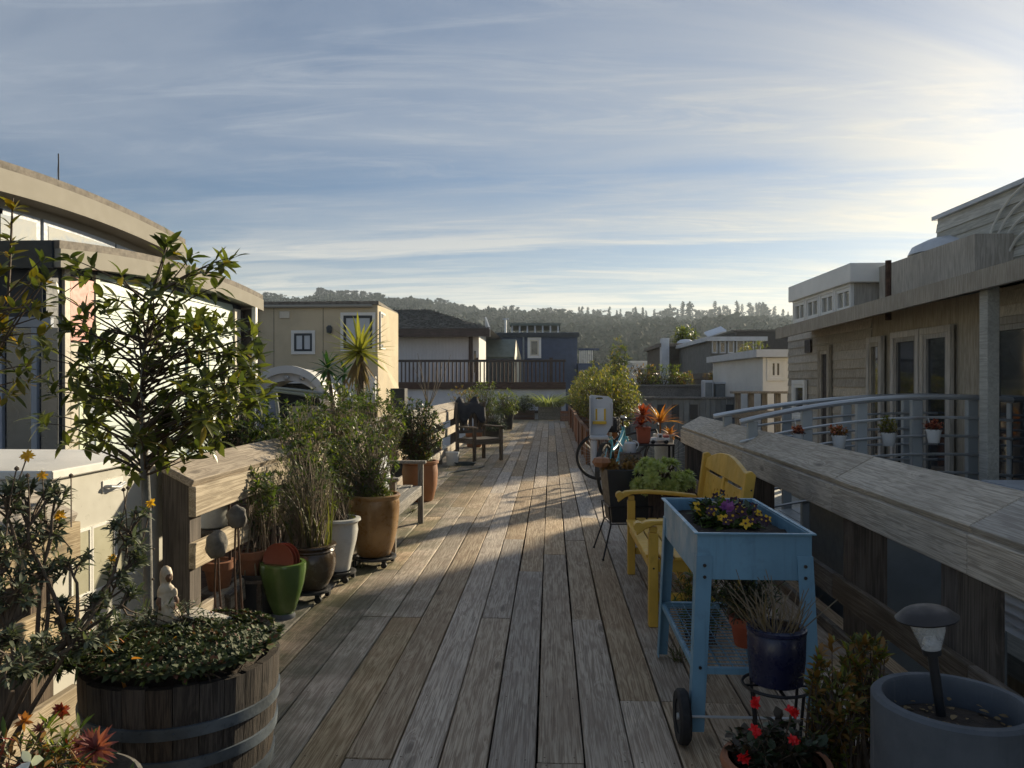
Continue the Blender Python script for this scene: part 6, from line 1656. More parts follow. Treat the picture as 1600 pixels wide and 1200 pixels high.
turquoise_bike()
def dark_bike():
    t = thing('bicycle', 'dark bicycle parked crosswise by the end of the wide-capped railing', 'bicycle', (1.2, 11.65, 0))
    c1 = Vector((at(1043, 697, Y=11.65).x, 11.65, .36)); c0 = c1 - Vector((1.02, -.05, 0)); c0.z = .36
    ax = (0, 1, 0)
    wheel(t, c1, .355, ax, .024); wheel(t, c0, .355, ax, .024)
    bb = c0.lerp(c1, .42) - Vector((0, 0, .08)); st = c0.lerp(c1, .30) + Vector((0, 0, .38)); hd = c1 + Vector((-.18, 0, .42))
    for nm, a, b in (('down_tube', bb, hd - Vector((-.02, 0, .1))), ('top_tube', st - Vector((0, 0, .06)), hd), ('seat_tube', bb, st), ('fork_blade', hd, c1), ('chain_stay', bb, c0), ('seat_stay', st - Vector((0, 0, .06)), c0)):
        part(nm, MB().tube([a, b], .017, 8), 'black_metal', t, True)
    part('handlebar', MB().tube([hd + Vector((0, -.28, .08)), hd + Vector((.02, -.08, .12)), hd + Vector((.02, .08, .12)), hd + Vector((0, .28, .08))], .012, 8), 'black_metal', t, True)
    part('saddle', MB().ball(st + Vector((-.02, 0, .08)), .08, 2, (1.5, .9, .4)), 'black_plastic', t, True)
dark_bike()
# low black table with crate pot and toy truck
def potting_table():
    x0, x1, y0, y1, z = 1.06, 1.66, 10.35, 10.75, .66
    t = thing('table', 'low black metal table behind the bicycle holding a toy truck', 'table', (x0, y0, 0))
    part('top', MB().box(x0, x1, y0, y1, z - .025, z), 'black_metal', t, bevel=.004)
    for x in (x0 + .02, x1 - .02):
        for y in (y0 + .02, y1 - .02): part('leg', MB().box(x - .014, x + .014, y - .014, y + .014, 0, z - .026), 'black_metal', t)
    part('shelf', MB().box(x0 + .04, x1 - .04, y0 + .04, y1 - .04, .25, .265), 'black_metal', t)
    # toy truck
    p = at(1031, 688, Y=10.4); k = thing('toy_truck', 'white vintage model pickup truck with red load on the black table', 'toy truck', (p.x, 10.45, z + .001))
    part('cab', MB().prism([(-.03, .05), (-.028, .12), (-.012, .135), (.03, .135), (.04, .12), (.042, .05)], 'Y', -.045, .045), 'toy_white', k, bevel=.006, world=False)
    part('window', MB().box(-.012, .026, -.0475, -.0452, .085, .12), 'dark_frame', k, world=False)
    part('bonnet', MB().prism([(-.12, .035), (-.118, .075), (-.10, .088), (-.031, .092), (-.031, .035)], 'Y', -.035, .035), 'toy_white', k, bevel=.008, world=False)
    for y in (-.05, .036): part('mudguard', MB().prism([(-.125 + .0, .03), (-.12, .06), (-.095, .072), (-.06, .06), (-.045, .035)], 'Y', y, y + .014), 'toy_white', k, bevel=.004, world=False)
    part('truck_bed', MB().box(.043, .135, -.048, .048, .045, .082), 'toy_white', k, bevel=.005, world=False)
    part('load', MB().box(.05, .128, -.042, .042, .083, .118), 'toy_red', k, bevel=.008, world=False)
    part('chassis', MB().box(-.12, .13, -.03, .03, .028, .0345), 'black_metal', k, world=False)
    for x in (-.088, .09):
        for y in (-.05, .034): part('wheel', MB().tube([(x, y, .027), (x, y + .016, .027)], .027, 16), 'rubber', k, True, world=False)
    p = at(1006, 681, Y=10.5); c = thing('pot', 'square reddish clay pot of red and orange bromeliads on the black table', 'pot', (p.x, 10.55, z + .001))
    s0, s1, h = .075, .09, .20
    part('body', MB().add([(i * a, j * a, zz) for a, zz in ((s0, 0), (s1, h)) for i, j in ((-1, -1), (1, -1), (1, 1), (-1, 1))], [(3, 2, 1, 0), (4, 5, 6, 7), (0, 1, 5, 4), (1, 2, 6, 5), (2, 3, 7, 6), (3, 0, 4, 7)]), 'red_plastic_pot', c, world=False, bevel=.006)
    part('rim', MB().box(-.096, .096, -.096, .096, h + .001, h + .022), 'red_plastic_pot', c, world=False, bevel=.005)
    p2 = at(1038, 662, Y=10.9); pot('pale pot behind the toy truck holding orange spiky leaves', (p2.x, 10.95, .0), [(.08, 0), (.11, .02), (.13, .5), (.14, .72), (.15, .73), (.15, .76)], 'cream_glaze', .72, .12)
    return Vector((p.x, 10.55, z + .22)), Vector((p2.x, 10.95, .73))
P_BROM, P_SPIKE = potting_table()
# second stuff near the bike: blue-white bundle and dark crate
p = at(985, 680, Y=10.3); b = thing('watering_can', 'pale blue watering can by the turquoise handlebar', 'watering can', (p.x, 10.35, .55))
part('body', MB().lathe([(.08, 0), (.085, .01), (.08, .12), (.06, .14), (.055, .14)], 20), 'pale_roof', b, True, world=False); part('spout', MB().tube([(-.07, 0, .03), (-.16, 0, .15)], [.016, .010], 8), 'pale_roof', b, True, world=False); part('handle', MB().tube(bez((.07, 0, .03), (.17, 0, .14), (.04, 0, .16)), .008, 6), 'pale_roof', b, True, world=False)
cr = thing('crate', 'dark slatted crate on the deck under the pale watering can', 'crate', (p.x, 10.35, 0))
for k in range(6): part('slat', MB().box(-.14, .14, -.145, -.132, .02 + k * .088, .10 + k * .088), 'beam_wood', cr, world=False)
part('box', MB().box(-.13, .13, -.131, .13, 0, .548), 'dark_trim', cr, world=False)

# row of rusty slatted planter boxes with a tall hedge
def planter_row():
    y = 13.9; k = 0; out = []
    proto = None
    labs = ['nearest rust-brown slatted planter box of the hedge row', 'second rust-brown planter box from the bicycle', 'third rust-brown planter box from the bicycle', 'fourth rust-brown planter box from the bicycle', 'fifth rust-brown planter box from the bicycle',
            'sixth rust-brown planter box from the bicycle', 'seventh rust-brown planter box from the bicycle', 'last rust-brown planter box near the end of the walk']
    for k in range(8):
        if proto is None:
            t = thing('planter_box', labs[0], 'planter', (.66, y, 0), 0, 'rust-brown planter boxes under the hedge')
            for j in range(8):
                ya = .02 + j * .215; part('board', MB().box(0, .022, ya, ya + .205, .02, .60), 'redwood_planter', t, world=False, bevel=.004)
            for j in range(5):
                xa = .023 + j * .106; part('board', MB().box(xa, xa + .10, 0, .02, .02, .60), 'redwood_planter', t, world=False, bevel=.004)
            part('trim', MB().box(-.02, .58, -.02, .05, .602, .635), 'redwood_planter', t, world=False); part('trim', MB().box(-.02, .05, .051, 1.76, .602, .634), 'redwood_planter', t, world=False)
            part('corner_post', MB().box(-.022, -.001, -.022, .05, 0, .60), 'redwood_planter', t, world=False)
            part('side', MB().box(.05, .56, .03, 1.74, .0, .55), 'soil', t, world=False, label='soil core')
            proto = t
        else:
            t = copy_tree(proto, (.66 + RND.uniform(-.02, .02), y, 0), 0, labs[k])
        out.append(y); y += 1.80
    return out
ROW = planter_row()
# planters across the end of the walk
for (p0, p1, py0, py1, Y, m, lab) in ((800, 834, 641, 654, 30.2, 'dark_trim', 'dark trough planter across the end of the walk'), (842, 876, 633, 654, 30.2, 'grey_bench_wood', 'grey timber planter box across the end of the walk'), (877, 891, 642, 657, 29.0, 'redwood_planter', 'small brown planter at the end of the hedge row')):
    a, b = at(p0, py1, Y=Y), at(p1, py0, Y=Y)
    t = thing('planter_box', lab, 'planter', (a.x, Y, 0)); n = 4
    for j in range(n):
        za = max(0, 0) + b.z * j / n; part('board', MB().box(a.x, b.x, Y, Y + .03, za + .004, b.z * (j + 1) / n - .004), m, t)
    part('soil', MB().box(a.x + .02, b.x - .02, Y + .031, Y + .5, 0, b.z - .05), 'soil', t); part('end_board', MB().box(a.x - .03, a.x - .001, Y - .01, Y + .5, 0, b.z), m, t); part('end_board', MB().box(b.x + .001, b.x + .03, Y - .01, Y + .5, 0, b.z), m, t)
# black square planter in wire stand, brown planter behind bench
def wire_stand_planter():
    c = at(1000, 780, Y=6.75); cx, cy = .66, 6.72; z0, z1 = .30, .755; a0, a1 = .155, .205
    t = thing('planter', 'tapered square charcoal planter in a black wire stand beside the yellow bench', 'planter', (cx, cy, z0), .1)
    vs_ = [(i * a, j * a, z) for a, z in ((a0, 0), (a1, z1 - z0), (a1 - .015, z1 - z0), (a1 - .02, z1 - z0 - .05)) for i, j in ((-1, -1), (1, -1), (1, 1), (-1, 1))]
    fs = [(3, 2, 1, 0), (12, 13, 14, 15)]
    for k in range(3):
        for j in range(4): fs.append((k * 4 + j, k * 4 + (j + 1) % 4, k * 4 + 4 + (j + 1) % 4, k * 4 + 4 + j))
    part('body', MB().add(vs_, fs), 'black_plastic', t, world=False, bevel=.004)
    part('soil', MB().box(-a1 + .022, a1 - .022, -a1 + .022, a1 - .022, z1 - z0 - .07, z1 - z0 - .045), 'soil', t, world=False)
    s = thing('plant_stand', 'black wire stand with splayed legs under the charcoal planter', 'plant stand', (cx, cy, 0), .1)
    for z, k in ((z0 - .008, a0 + .012), (z0 + .14, a0 + .03)): part('hoop', MB().tube([(k, k, z), (-k, k, z), (-k, -k, z), (k, -k, z), (k, k, z)], .006, 6), 'black_metal', s, world=False)
    for i, j in ((-1, -1), (1, -1), (1, 1), (-1, 1)):
        part('leg', MB().tube([(i * (a0 + .03), j * (a0 + .03), z0 + .14), (i * (a0 + .012), j * (a0 + .012), z0 - .02), (i * (a0 + .09), j * (a0 + .09), .012)], .0075, 8), 'black_metal', s, True, world=False)
        part('foot', MB().ball((i * (a0 + .09), j * (a0 + .09), .012), .012, 1), 'black_metal', s, True, world=False)
    t2 = thing('planter', 'dark brown square planter of pale green succulents behind the yellow bench', 'planter', (1.02, 6.75, 0))
    part('body', MB().add([(i * a, j * a, z) for a, z in ((.17, 0), (.20, .62), (.185, .62), (.18, .57)) for i, j in ((-1, -1), (1, -1), (1, 1), (-1, 1))], fs), 'dark_trim_upright', t2, world=False, bevel=.004)
    part('soil', MB().box(-.178, .178, -.178, .178, .54, .575), 'soil', t2, world=False)
wire_stand_planter()
# hanging pots on the gangway rail
labs = ['small pink potted flower, first along the arched gangway rail', 'white hanging pot of rust-coloured flowers on the arched gangway', 'white hanging pot with a round yellow-green plant on the arched gangway', 'white hanging pot of red flowers, last along the arched gangway']
HANG = []
for (px, py, lab, s) in ((1247, 684, labs[0], .7), (1311, 690, labs[1], 1), (1389, 686, labs[2], 1), (1459, 681, labs[3], 1)):
    p = at(px, py, Y=6.78)
    t = pot(lab, (p.x, p.y, p.z - .06 * s), [(.042 * s, 0), (.045 * s, .004), (.058 * s, .10 * s), (.063 * s, .102 * s), (.063 * s, .115 * s), (.055 * s, .115 * s)], 'white_plastic', .10 * s, .05 * s, 'white pots hung on the gangway')
    part('hook', MB().tube([(0, .055 * s, .10 * s), (0, .07, .16), (0, .10, .21), (0, .13, .19)], .004, 6), 'white_plastic', t, True, world=False)
    HANG.append(Vector((p.x, p.y, p.z + .05 * s)))
# dark round pots on the far sunny-left side
for (px, py, yy, r_, h, m, lab) in ((792, 670, 24.0, .22, .55, 'black_plastic', 'black pot with yellow-green bush near the end of the walk'), (768, 690, 19.5, .26, .45, 'black_plastic', 'black pot under the dense dark bush past the weathered armchair'), (741, 690, 17.6, .22, .42, 'terracotta', 'clay pot hidden behind the weathered armchair')):
    p = at(px, py, Y=yy); pot(lab, (p.x, yy, 0), [(r_ * .7, 0), (r_ * .75, .01), (r_, h), (r_ * 1.06, h + .005), (r_ * 1.06, h + .04), (r_ * .96, h + .04)], m, h, r_ * .9)
# ------------------------------------------------------------------ planting
T_LEAF = blade(.36, .10, .14, 4); T_NARROW = blade(.20, .08, .2, 3); T_ROUND = blade(.62, .06, .1, 3); T_NEEDLE = strap(.07, .25, 3); T_STRAP = strap(.075, .45, 5); T_PETAL = blade(.42, .05, .15, 3)
T_SMALL = (np.array([(0, 0, 0), (.45, .2, .04), (1, 0, -.05), (.45, -.2, .04)]), np.array([(0, 3, 2, 1)]))
def leaf_sites(p, d, n, r, len_a, len_b, elev=(15, 70), spread=.03):
    """n leaves in a whorl round a shoot tip p pointing along d"""
    out = []; F = frame(d); off = r.uniform(0, 6.28)
    for k in range(n):
        a = off + k * 2.39996 + r.uniform(-.3, .3); e = rad(r.uniform(*elev))
        v = F @ Vector((math.cos(e), math.sin(e) * math.cos(a), math.sin(e) * math.sin(a)))
        q = Vector(p) - Vector(d).normalized() * r.uniform(0, spread)
        out.append(xf(q, v, r.uniform(len_a, len_b), r.uniform(-.5, .5)))
    return out
def shrub(name, label, cat, base, c, radii, shoots, per, tmpl, la, lb, mats, stem_m='twig', stem_r=.006, group=None, seed=1, along=0, elev=(15, 75), base_r=.08, shell=.35, weights=None, up=.55, flower=None, lean=None, spread=.04):
    """bush: bent stems from the base to shoot tips spread through an ellipsoid, leaves whorled at the tips and along the shoots"""
    r = random.Random(seed); base = Vector(base); c = Vector(c)
    t = thing(name, label, cat, base, 0, group)
    st = MB(); Ms = []; tips = []
    for i in range(shoots):
        while True:
            v = rvec(r)
            if v.length > shell or r.random() < .25: break
        k = 1 + .22 * mnoise.noise(v * 2.3 + Vector((seed, 0, 0)))
        tip = c + Vector((v.x * radii[0], v.y * radii[1], v.z * radii[2])) * k
        if tip.z < base.z + .01: tip.z = base.z + r.uniform(.01, .06)
        b = base + Vector((r.uniform(-1, 1), r.uniform(-1, 1), 0)) * base_r
        mid = b.lerp(tip, .5) + Vector((0, 0, (tip.z - b.z) * .18)) + rvec(r) * .12 * (tip - b).length
        pts = bez(b, mid, tip, 5)
        st.tube(pts, [stem_r * (1 - .75 * q / 5) for q in range(6)], 4, False)
        d = (pts[-1] - pts[-2]).normalized() * .7 + Vector((0, 0, up)) + (tip - c).normalized() * .35
        Ms += leaf_sites(tip, d, per, r, la, lb, elev, spread)
        for q in range(along):
            u = r.uniform(.45, .97); j = min(4, int(u * 5)); p = pts[j].lerp(pts[j + 1], u * 5 - j)
            Ms += leaf_sites(p, (pts[j + 1] - pts[j]) + rvec(r) * .02, 2, r, la * .8, lb * .9, (35, 90), spread)
        tips.append((tip, d))
    L = t.location
    st.v = [v - L for v in st.v]; T = Matrix.Translation(-L)
    part('stem', st, stem_m, t, True, world=False, kind='stuff')
    pick = None
    if isinstance(mats, (list, tuple)) and len(mats) > 1:
        # taller shoots catch the newer growth colour
        w = weights or [1.0 / len(mats)] * len(mats)
        pick = [r.choices(range(len(mats)), w)[0] for _ in Ms]
    put('foliage', cloud_mesh('foliage', tmpl, [T @ M for M in Ms], mats, pick), t, kind='stuff')
    return t, tips
def flowers(parent, sites, tmpl, n, s, mats, centre=None, elev=(50, 80), name='flower', seed=3, scale_var=.2):
    """each bloom is a part: a whorl of petals (shared mesh) turned its own way"""
    r = random.Random(seed); ms = []
    for k in range(3):
        L = []
        for q in range(n):
            a = 2 * math.pi * q / n + r.uniform(-.15, .15); e = rad(r.uniform(*elev))
            L.append(xf((0, 0, 0), (math.cos(a) * math.sin(e), math.sin(a) * math.sin(e), math.cos(e)), r.uniform(.85, 1.1), r.uniform(-.2, .2)))
        me = cloud_mesh(name, tmpl, L, mats)
        if centre:
            bm = bmesh.new(); bm.from_mesh(me); n0 = len(bm.faces)
            bmesh.ops.create_icosphere(bm, subdivisions=1, radius=.24, matrix=Matrix.Translation((0, 0, .08)) @ Matrix.Diagonal((1, 1, .5, 1)))
            bm.faces.ensure_lookup_table()
            me.materials.append(MATS[centre])
            for f in bm.faces[n0:]: f.material_index = len(me.materials) - 1
            bm.to_mesh(me); bm.free()
        ms.append(me)
    o = WM[parent.name].inverted()
    for p, d in sites:
        q = Vector(d).normalized().to_track_quat('Z', 'Y').to_matrix().to_4x4()
        k = s * r.uniform(1 - scale_var, 1 + scale_var)
        put(name, r.choice(ms), parent, o @ Matrix.Translation(Vector(p)) @ q @ Matrix.Rotation(r.uniform(0, 6), 4, 'Z') @ Matrix.Scale(k, 4))

# ---- young broad-leaved tree with a slim grey trunk, planted behind the barrel
def sapling():
    r = random.Random(4); Y = 3.08
    b = at(232, 975, Y=Y)
    t = thing('young_tree', 'young broad-leaved tree with slim grey trunk in front of the white cabinet', 'tree', (b.x, Y, .56))
    O = Matrix.Translation(-t.location)
    q = [at(232, 975, Y=Y), at(231, 880, Y=Y), at(229, 790, Y=Y), at(226, 720, Y=Y), at(221, 650, Y=Y + .02), at(224, 560, Y=Y + .05), at(236, 470, Y=Y + .05), at(263, 385, Y=Y + .05)]
    part('trunk', MB().tube(q, [.0195, .0185, .018, .017, .012, .008, .005, .003], 12), 'bark', t, True)
    for k, (px, py) in enumerate(((229, 792), (231, 858), (230, 905))):
        p = at(px + 9, py, Y=Y - .012); part('trunk_scar', MB().ball(p, .006, 1), 'twig', t, True)
    blobs = [(232, 575, 130, 115, 30), (100, 585, 80, 90, 20), (352, 575, 72, 95, 30), (290, 480, 80, 75, 18), (150, 500, 85, 60, 11), (235, 680, 110, 42, 11), (180, 640, 115, 55, 12), (385, 590, 42, 60, 14)]
    tips = []
    for (cx, cy, rx, ry, n) in blobs:
        for _ in range(n):
            while True:
                u, v = r.uniform(-1, 1), r.uniform(-1, 1)
                if u * u + v * v < 1: break
            tips.append(at(cx + rx * u, cy + ry * v, Y=Y + r.gauss(0, .17)))
    for px, py in ((265, 372), (272, 390), (365, 402), (356, 412), (108, 404), (112, 428), (190, 428), (404, 572), (398, 590), (388, 540), (300, 396), (330, 425), (205, 735), (190, 722), (250, 720), (345, 690), (300, 690), (100, 690), (70, 560), (80, 600)):
        tips.append(at(px, py, Y=Y + r.gauss(0, .06)))
    br = MB(); sites = []
    for tip in tips:
        zb = max(q[3].z - .06, min(q[6].z, tip.z - r.uniform(.04, .26)))
        i = max(k for k in range(len(q) - 1) if q[k].z <= zb); b0 = q[i].lerp(q[i + 1], (zb - q[i].z) / (q[i + 1].z - q[i].z))
        pts = bez(b0, b0.lerp(tip, .55) + Vector((0, 0, r.uniform(-.03, .08))) + rvec(r) * .06, tip, 6)
        br.tube(pts, [.0055 - .0007 * k for k in range(7)], 5, False)
        d = (pts[-1] - pts[-2]).normalized() + Vector((0, 0, .55))
        sites += [(M, tip) for M in leaf_sites(tip, d, r.randint(5, 8), r, .05, .088, (20, 85), .06)]
        for _ in range(2):
            u = r.uniform(.5, .95); k = int(u * 6); p = pts[k].lerp(pts[k + 1], u * 6 - k)
            sites += [(M, p) for M in leaf_sites(p, (pts[k + 1] - pts[k]), 2, r, .05, .085, (35, 85), .01)]
    part('branch', br, 'twig', t, True, kind='stuff')
    me = tmpl_mesh(T_LEAF, 'bay_leaf', 'leaf')
    r.shuffle(sites); sites.sort(key=lambda s: s[1].y)
    mv = [me] + [tmpl_mesh(blade(w_, f_, d_, 4), 'bay_leaf', 'leaf') for w_, f_, d_ in ((.30, .16, .42), (.40, .05, -.10), (.34, .20, .25))]
    for M, _ in sites[:300]: put('leaf', r.choice(mv), t, O @ M @ Matrix.Diagonal((1, r.uniform(.8, 1.2), 1, 1)))
    put('foliage', cloud_mesh('foliage', T_LEAF, [O @ M for M, _ in sites[300:]], 'bay_leaf'), t, kind='stuff')
sapling()
def side_sapling():
    """yellowing branches that reach in from the left, one tall shoot"""
    r = random.Random(8); Y = 2.75
    b = at(-60, 760, Y=Y); t = thing('young_tree', 'yellow-green leafy branches reaching in beside the slate-edged roof', 'tree', b)
    O = Matrix.Translation(-t.location); br = MB(); sites = []
    part('trunk', MB().tube([b, at(-50, 600, Y=Y), at(-30, 480, Y=Y)], [.018, .014, .008], 10), 'bark', t, True)
    tips = [at(r.uniform(-60, 75), r.uniform(400, 560), Y=Y + r.gauss(0, .10)) for _ in range(44)] + [at(r.uniform(-40, 60), r.uniform(520, 620), Y=Y + r.gauss(0, .1)) for _ in range(16)]
    tall = [at(20, 318, Y=Y), at(17, 345, Y=Y), at(16, 372, Y=Y), at(14, 395, Y=Y)]
    br.tube([at(12, 470, Y=Y), at(16, 400, Y=Y), at(20, 310, Y=Y)], [.006, .005, .003], 5)
    for tip in tips + tall:
        b0 = at(-45 + r.uniform(-8, 10), 560 + r.uniform(-60, 60), Y=Y)
        if tip not in tall:
            pts = bez(b0, b0.lerp(tip, .5) + Vector((0, 0, .03)), tip, 5); br.tube(pts, [.005 - .0007 * k for k in range(6)], 5, False); d = (pts[-1] - pts[-2]).normalized() + Vector((0, 0, .6))
        else: d = Vector((0, 0, 1))
        sites += leaf_sites(tip, d, r.randint(5, 7), r, .045, .072, (25, 80), .035)
    part('branch', br, 'twig', t, True, kind='stuff')
    m1, m2 = tmpl_mesh(T_LEAF, 'bay_leaf_yellow', 'leaf'), tmpl_mesh(T_LEAF, 'bay_leaf', 'leaf')
    r.shuffle(sites)
    for M in sites[:290]: put('leaf', m1 if r.random() < .5 else m2, t, O @ M)
    if sites[290:]: put('foliage', cloud_mesh('foliage', T_LEAF, [O @ M for M in sites[290:]], 'bay_leaf_yellow'), t, kind='stuff')
side_sapling()

# ---- sedum mat in the half barrel: rosettes
def sedum():
    r = random.Random(6); t = thing('sedum', 'low mat of green and reddish sedum rosettes filling the half barrel', 'plant', (BX, BY, .52))
    ms = []
    for k in range(5):
        L = []
        for ring, (n, e, s) in enumerate(((6, 75, .022), (6, 52, .019), (5, 28, .014))):
            for q in range(n):
                a = 2 * math.pi * (q + .5 * ring) / n + r.uniform(-.2, .2)
                L.append(xf((0, 0, .004 * ring), (math.cos(a) * math.sin(rad(e)), math.sin(a) * math.sin(rad(e)), math.cos(rad(e))), 1.2 * s * r.uniform(.8, 1.2)))
        ms.append(cloud_mesh('rosette', T_ROUND, L, 'sedum_leaf'))
    pts = []
    tries = 0
    while len(pts) < 560 and tries < 20000:
        tries += 1
        a, q = r.uniform(0, 6.28), .325 * math.sqrt(r.random()); x, y = q * math.cos(a), q * math.sin(a)
        if any((x - u) ** 2 + (y - w) ** 2 < .019 ** 2 for u, w in pts): continue
        pts.append((x, y))
    pts.sort(key=lambda p: p[1])
    rest = []
    for i, (x, y) in enumerate(pts):
        q = math.hypot(x, y)
        h = .03 + .035 * (1 - (q / .36) ** 2) + .018 * mnoise.noise(Vector((x * 9, y * 9, 0))) + (.012 if q > .30 else 0)
        tilt = Vector((x * .9, y * .9, 1)).to_track_quat('Z', 'Y').to_matrix().to_4x4()
        M = Matrix.Translation((x * (1.04 if q > .3 else 1), y * (1.04 if q > .3 else 1), h)) @ tilt @ Matrix.Rotation(r.uniform(0, 6), 4, 'Z') @ Matrix.Scale(r.uniform(.8, 1.35), 4)
        if i < 300: put('rosette', r.choice(ms), t, M)
        else:
            rest.append(M)
    Ls = []
    for M in rest:
        for q in range(11):
            a = q * 2.4; e = rad(75 - q * 4); Ls.append(M @ xf((0, 0, .0), (math.cos(a) * math.sin(e), math.sin(a) * math.sin(e), math.cos(e)), .021))
    # stems and low leaves that close the mat
    for _ in range(1500):
        a, q = r.uniform(0, 6.28), .32 * math.sqrt(r.random()); x, y = q * math.cos(a), q * math.sin(a)
        Ls.append(xf((x, y, .012 + .03 * (1 - (q / .36) ** 2)), rvec(r) + Vector((0, 0, .8)), r.uniform(.014, .026)))
    put('foliage', cloud_mesh('foliage', T_ROUND, Ls, 'sedum_leaf'), t, kind='stuff')
    return t
sedum()
shrub('sedum_sprigs', 'upright sedum sprigs and trailing strands along the barrel rim', 'plant', (BX, BY, .53), (BX, BY, .56), (.335, .325, .05), 120, 9, T_ROUND, .012, .024, ['sedum_leaf', 'shrub_green', 'rust_leaf'], 'twig', .0025, None, 34, 4, elev=(25, 85), base_r=.28, shell=.6, weights=[.7, .2, .1])
# leafy tufts at the barrel's edge toward the camera's corner, with orange leaves
bl = Vector((BX - .24, BY - .14, .56))
t, tips = shrub('leafy_perennial', 'grey-green leafy clump with orange leaves spilling over the barrel rim', 'plant', bl, bl + Vector((-.02, -.02, .06)), (.15, .13, .10), 60, 6, T_NARROW, .03, .055, ['grey_leaf', 'shrub_green', 'orange_leaf'], 'twig', .003, None, 31, 1, weights=[.6, .34, .06])
shrub('leafy_perennial', 'dark leafy growth hanging down the barrel staves below the grey-green clump', 'plant', bl + Vector((-.06, -.05, 0)), bl + Vector((-.10, -.13, -.07)), (.16, .12, .13), 90, 7, T_NARROW, .03, .06, ['shrub_dark', 'shrub_green', 'grey_leaf'], 'twig', .003, None, 33, 2, weights=[.5, .3, .2])
me = tmpl_mesh(T_LEAF, 'orange_leaf', 'leaf'); Mi = WM[t.name].inverted()
for px, py, d in ((172, 1075, (.2, -.3, -.9)), (182, 1085, (-.1, -.3, -1)), (196, 1080, (.2, -.3, -1)), (205, 1030, (.6, -.2, .2)), (215, 1045, (.8, -.2, -.3)), (178, 1020, (-.2, -.3, .5)), (190, 1062, (.5, -.4, -.4))):
    p = at(px, py, Y=2.42); put('leaf', me, t, Mi @ xf(p, d, .055, RND.uniform(-1, 1)))
bl = Vector((BX - .10, BY + .14, .57))
shrub('leafy_perennial', 'silvery leafy tuft in the sedum behind the figurine', 'plant', bl, bl + Vector((-.05, -.0, .04)), (.20, .12, .06), 46, 6, T_NARROW, .025, .05, 'grey_leaf', 'twig', .003, None, 32, 1)

# ---- woody daisy bush in the corner: bare crooked branches, tufts of grey-green leaves, yellow flowers
def daisy_bush():
    r = random.Random(12)
    b = at(-70, 1180, Y=2.2); b.z = .12
    t = thing('daisy_bush', 'woody grey-leaved daisy bush with crooked bare branches and yellow flowers', 'shrub', b)
    O = WM[t.name].inverted(); br = MB(); tuft = []; fl = []
    targets = [(45, 780, 2.35, 1), (25, 850, 2.3, 1), (75, 825, 2.4, 1), (110, 880, 2.4, .8), (205, 830, 2.5, 1), (185, 900, 2.5, .7), (150, 950, 2.4, .6), (95, 955, 2.35, .6), (20, 930, 2.2, .9), (60, 900, 2.3, .7), (130, 1000, 2.3, .6), (200, 930, 2.5, .5), (10, 780, 2.25, .8), (0, 1000, 2.15, .6), (60, 1010, 2.2, .5), (90, 770, 2.4, .5), (-10, 860, 2.2, .9), (170, 985, 2.4, .7), (215, 870, 2.52, .5), (35, 1040, 2.1, .5)]
    hubs = [at(20, 1080, Y=2.2), at(60, 1040, Y=2.25), at(10, 980, Y=2.2), at(110, 1010, Y=2.3)]
    for h in hubs:
        br.tube(bez(b, b.lerp(h, .5) + rvec(r) * .06, h, 6), [.012 - .001 * k for k in range(7)], 7)
    for px, py, Y, s in targets:
        tip = at(px, py, Y=Y); h = min(hubs, key=lambda q: (q - tip).length + r.uniform(0, .15))
        k1 = h.lerp(tip, .4) + rvec(r) * .07; k2 = h.lerp(tip, .75) + rvec(r) * .05
        pts = bez(h, k1, k2, 4) + bez(k2, k2.lerp(tip, .5) + rvec(r) * .02, tip, 3)[1:]
        br.tube(pts, [.0072 - .0006 * k for k in range(len(pts))], 6)
        n = int(15 * s)
        for _ in range(n):
            q = tip + rvec(r) * .075 * s; q.z += .01
            p0 = pts[r.randint(max(0, len(pts) - 3), len(pts) - 1)]
            br.tube([p0, p0.lerp(q, .6) + rvec(r) * .01, q], [.004, .003, .002], 4, False)
            tuft += leaf_sites(q, (q - p0) + Vector((0, 0, .04)), r.randint(11, 16), r, .024, .042, (15, 85), .03)
        if r.random() < .8:
            for _ in range(3):
                q = k2 + rvec(r) * .09; br.tube([k2, k2.lerp(q, .5) + rvec(r) * .02, q], [.004, .003, .0015], 4, False)
                tuft += leaf_sites(q, q - k2, 7, r, .014, .028, (20, 90), .015)
    # flower stalks with live blooms and dark spent heads
    for px, py, Y, live in ((43, 712, 2.3, 1), (66, 744, 2.35, 1), (236, 786, 2.55, 1), (92, 806, 2.4, 1), (176, 872, 2.5, 1), (108, 968, 2.35, 1), (26, 732, 2.25, 0), (43, 743, 2.3, 0), (111, 743, 2.4, 0), (193, 765, 2.5, 0), (200, 762, 2.5, 0), (212, 800, 2.5, 0), (85, 905, 2.4, 0)):
        p = at(px, py, Y=Y); q = at(px + r.uniform(-30, 10), py + r.uniform(60, 110), Y=Y - .02)
        br.tube(bez(q, q.lerp(p, .5) + rvec(r) * .015, p, 4), [.0022, .002, .002, .002, .002], 4)
        fl.append((p, live))
    part('branch', br, 'twig', t, True, kind='stuff')
    put('foliage', cloud_mesh('foliage', blade(.30, .08, .2, 3), [O @ M for M in tuft], 'grey_leaf'), t, kind='stuff')
    flowers(t, [(p, Vector((r.uniform(-.3, .6), r.uniform(-.9, -.2), r.uniform(.2, .9)))) for p, l in fl if l], T_PETAL, 11, .021, 'daisy_petal', 'daisy_petal', (60, 85), 'flower')
    sh = mesh(MB().ball((0, 0, 0), .008, 1, (1, 1, .9), .3, 4), 'twig', 'seed_head')
    for p, l in fl:
        if not l: put('seed_head', sh, t, O @ Matrix.Translation(p))
daisy_bush()
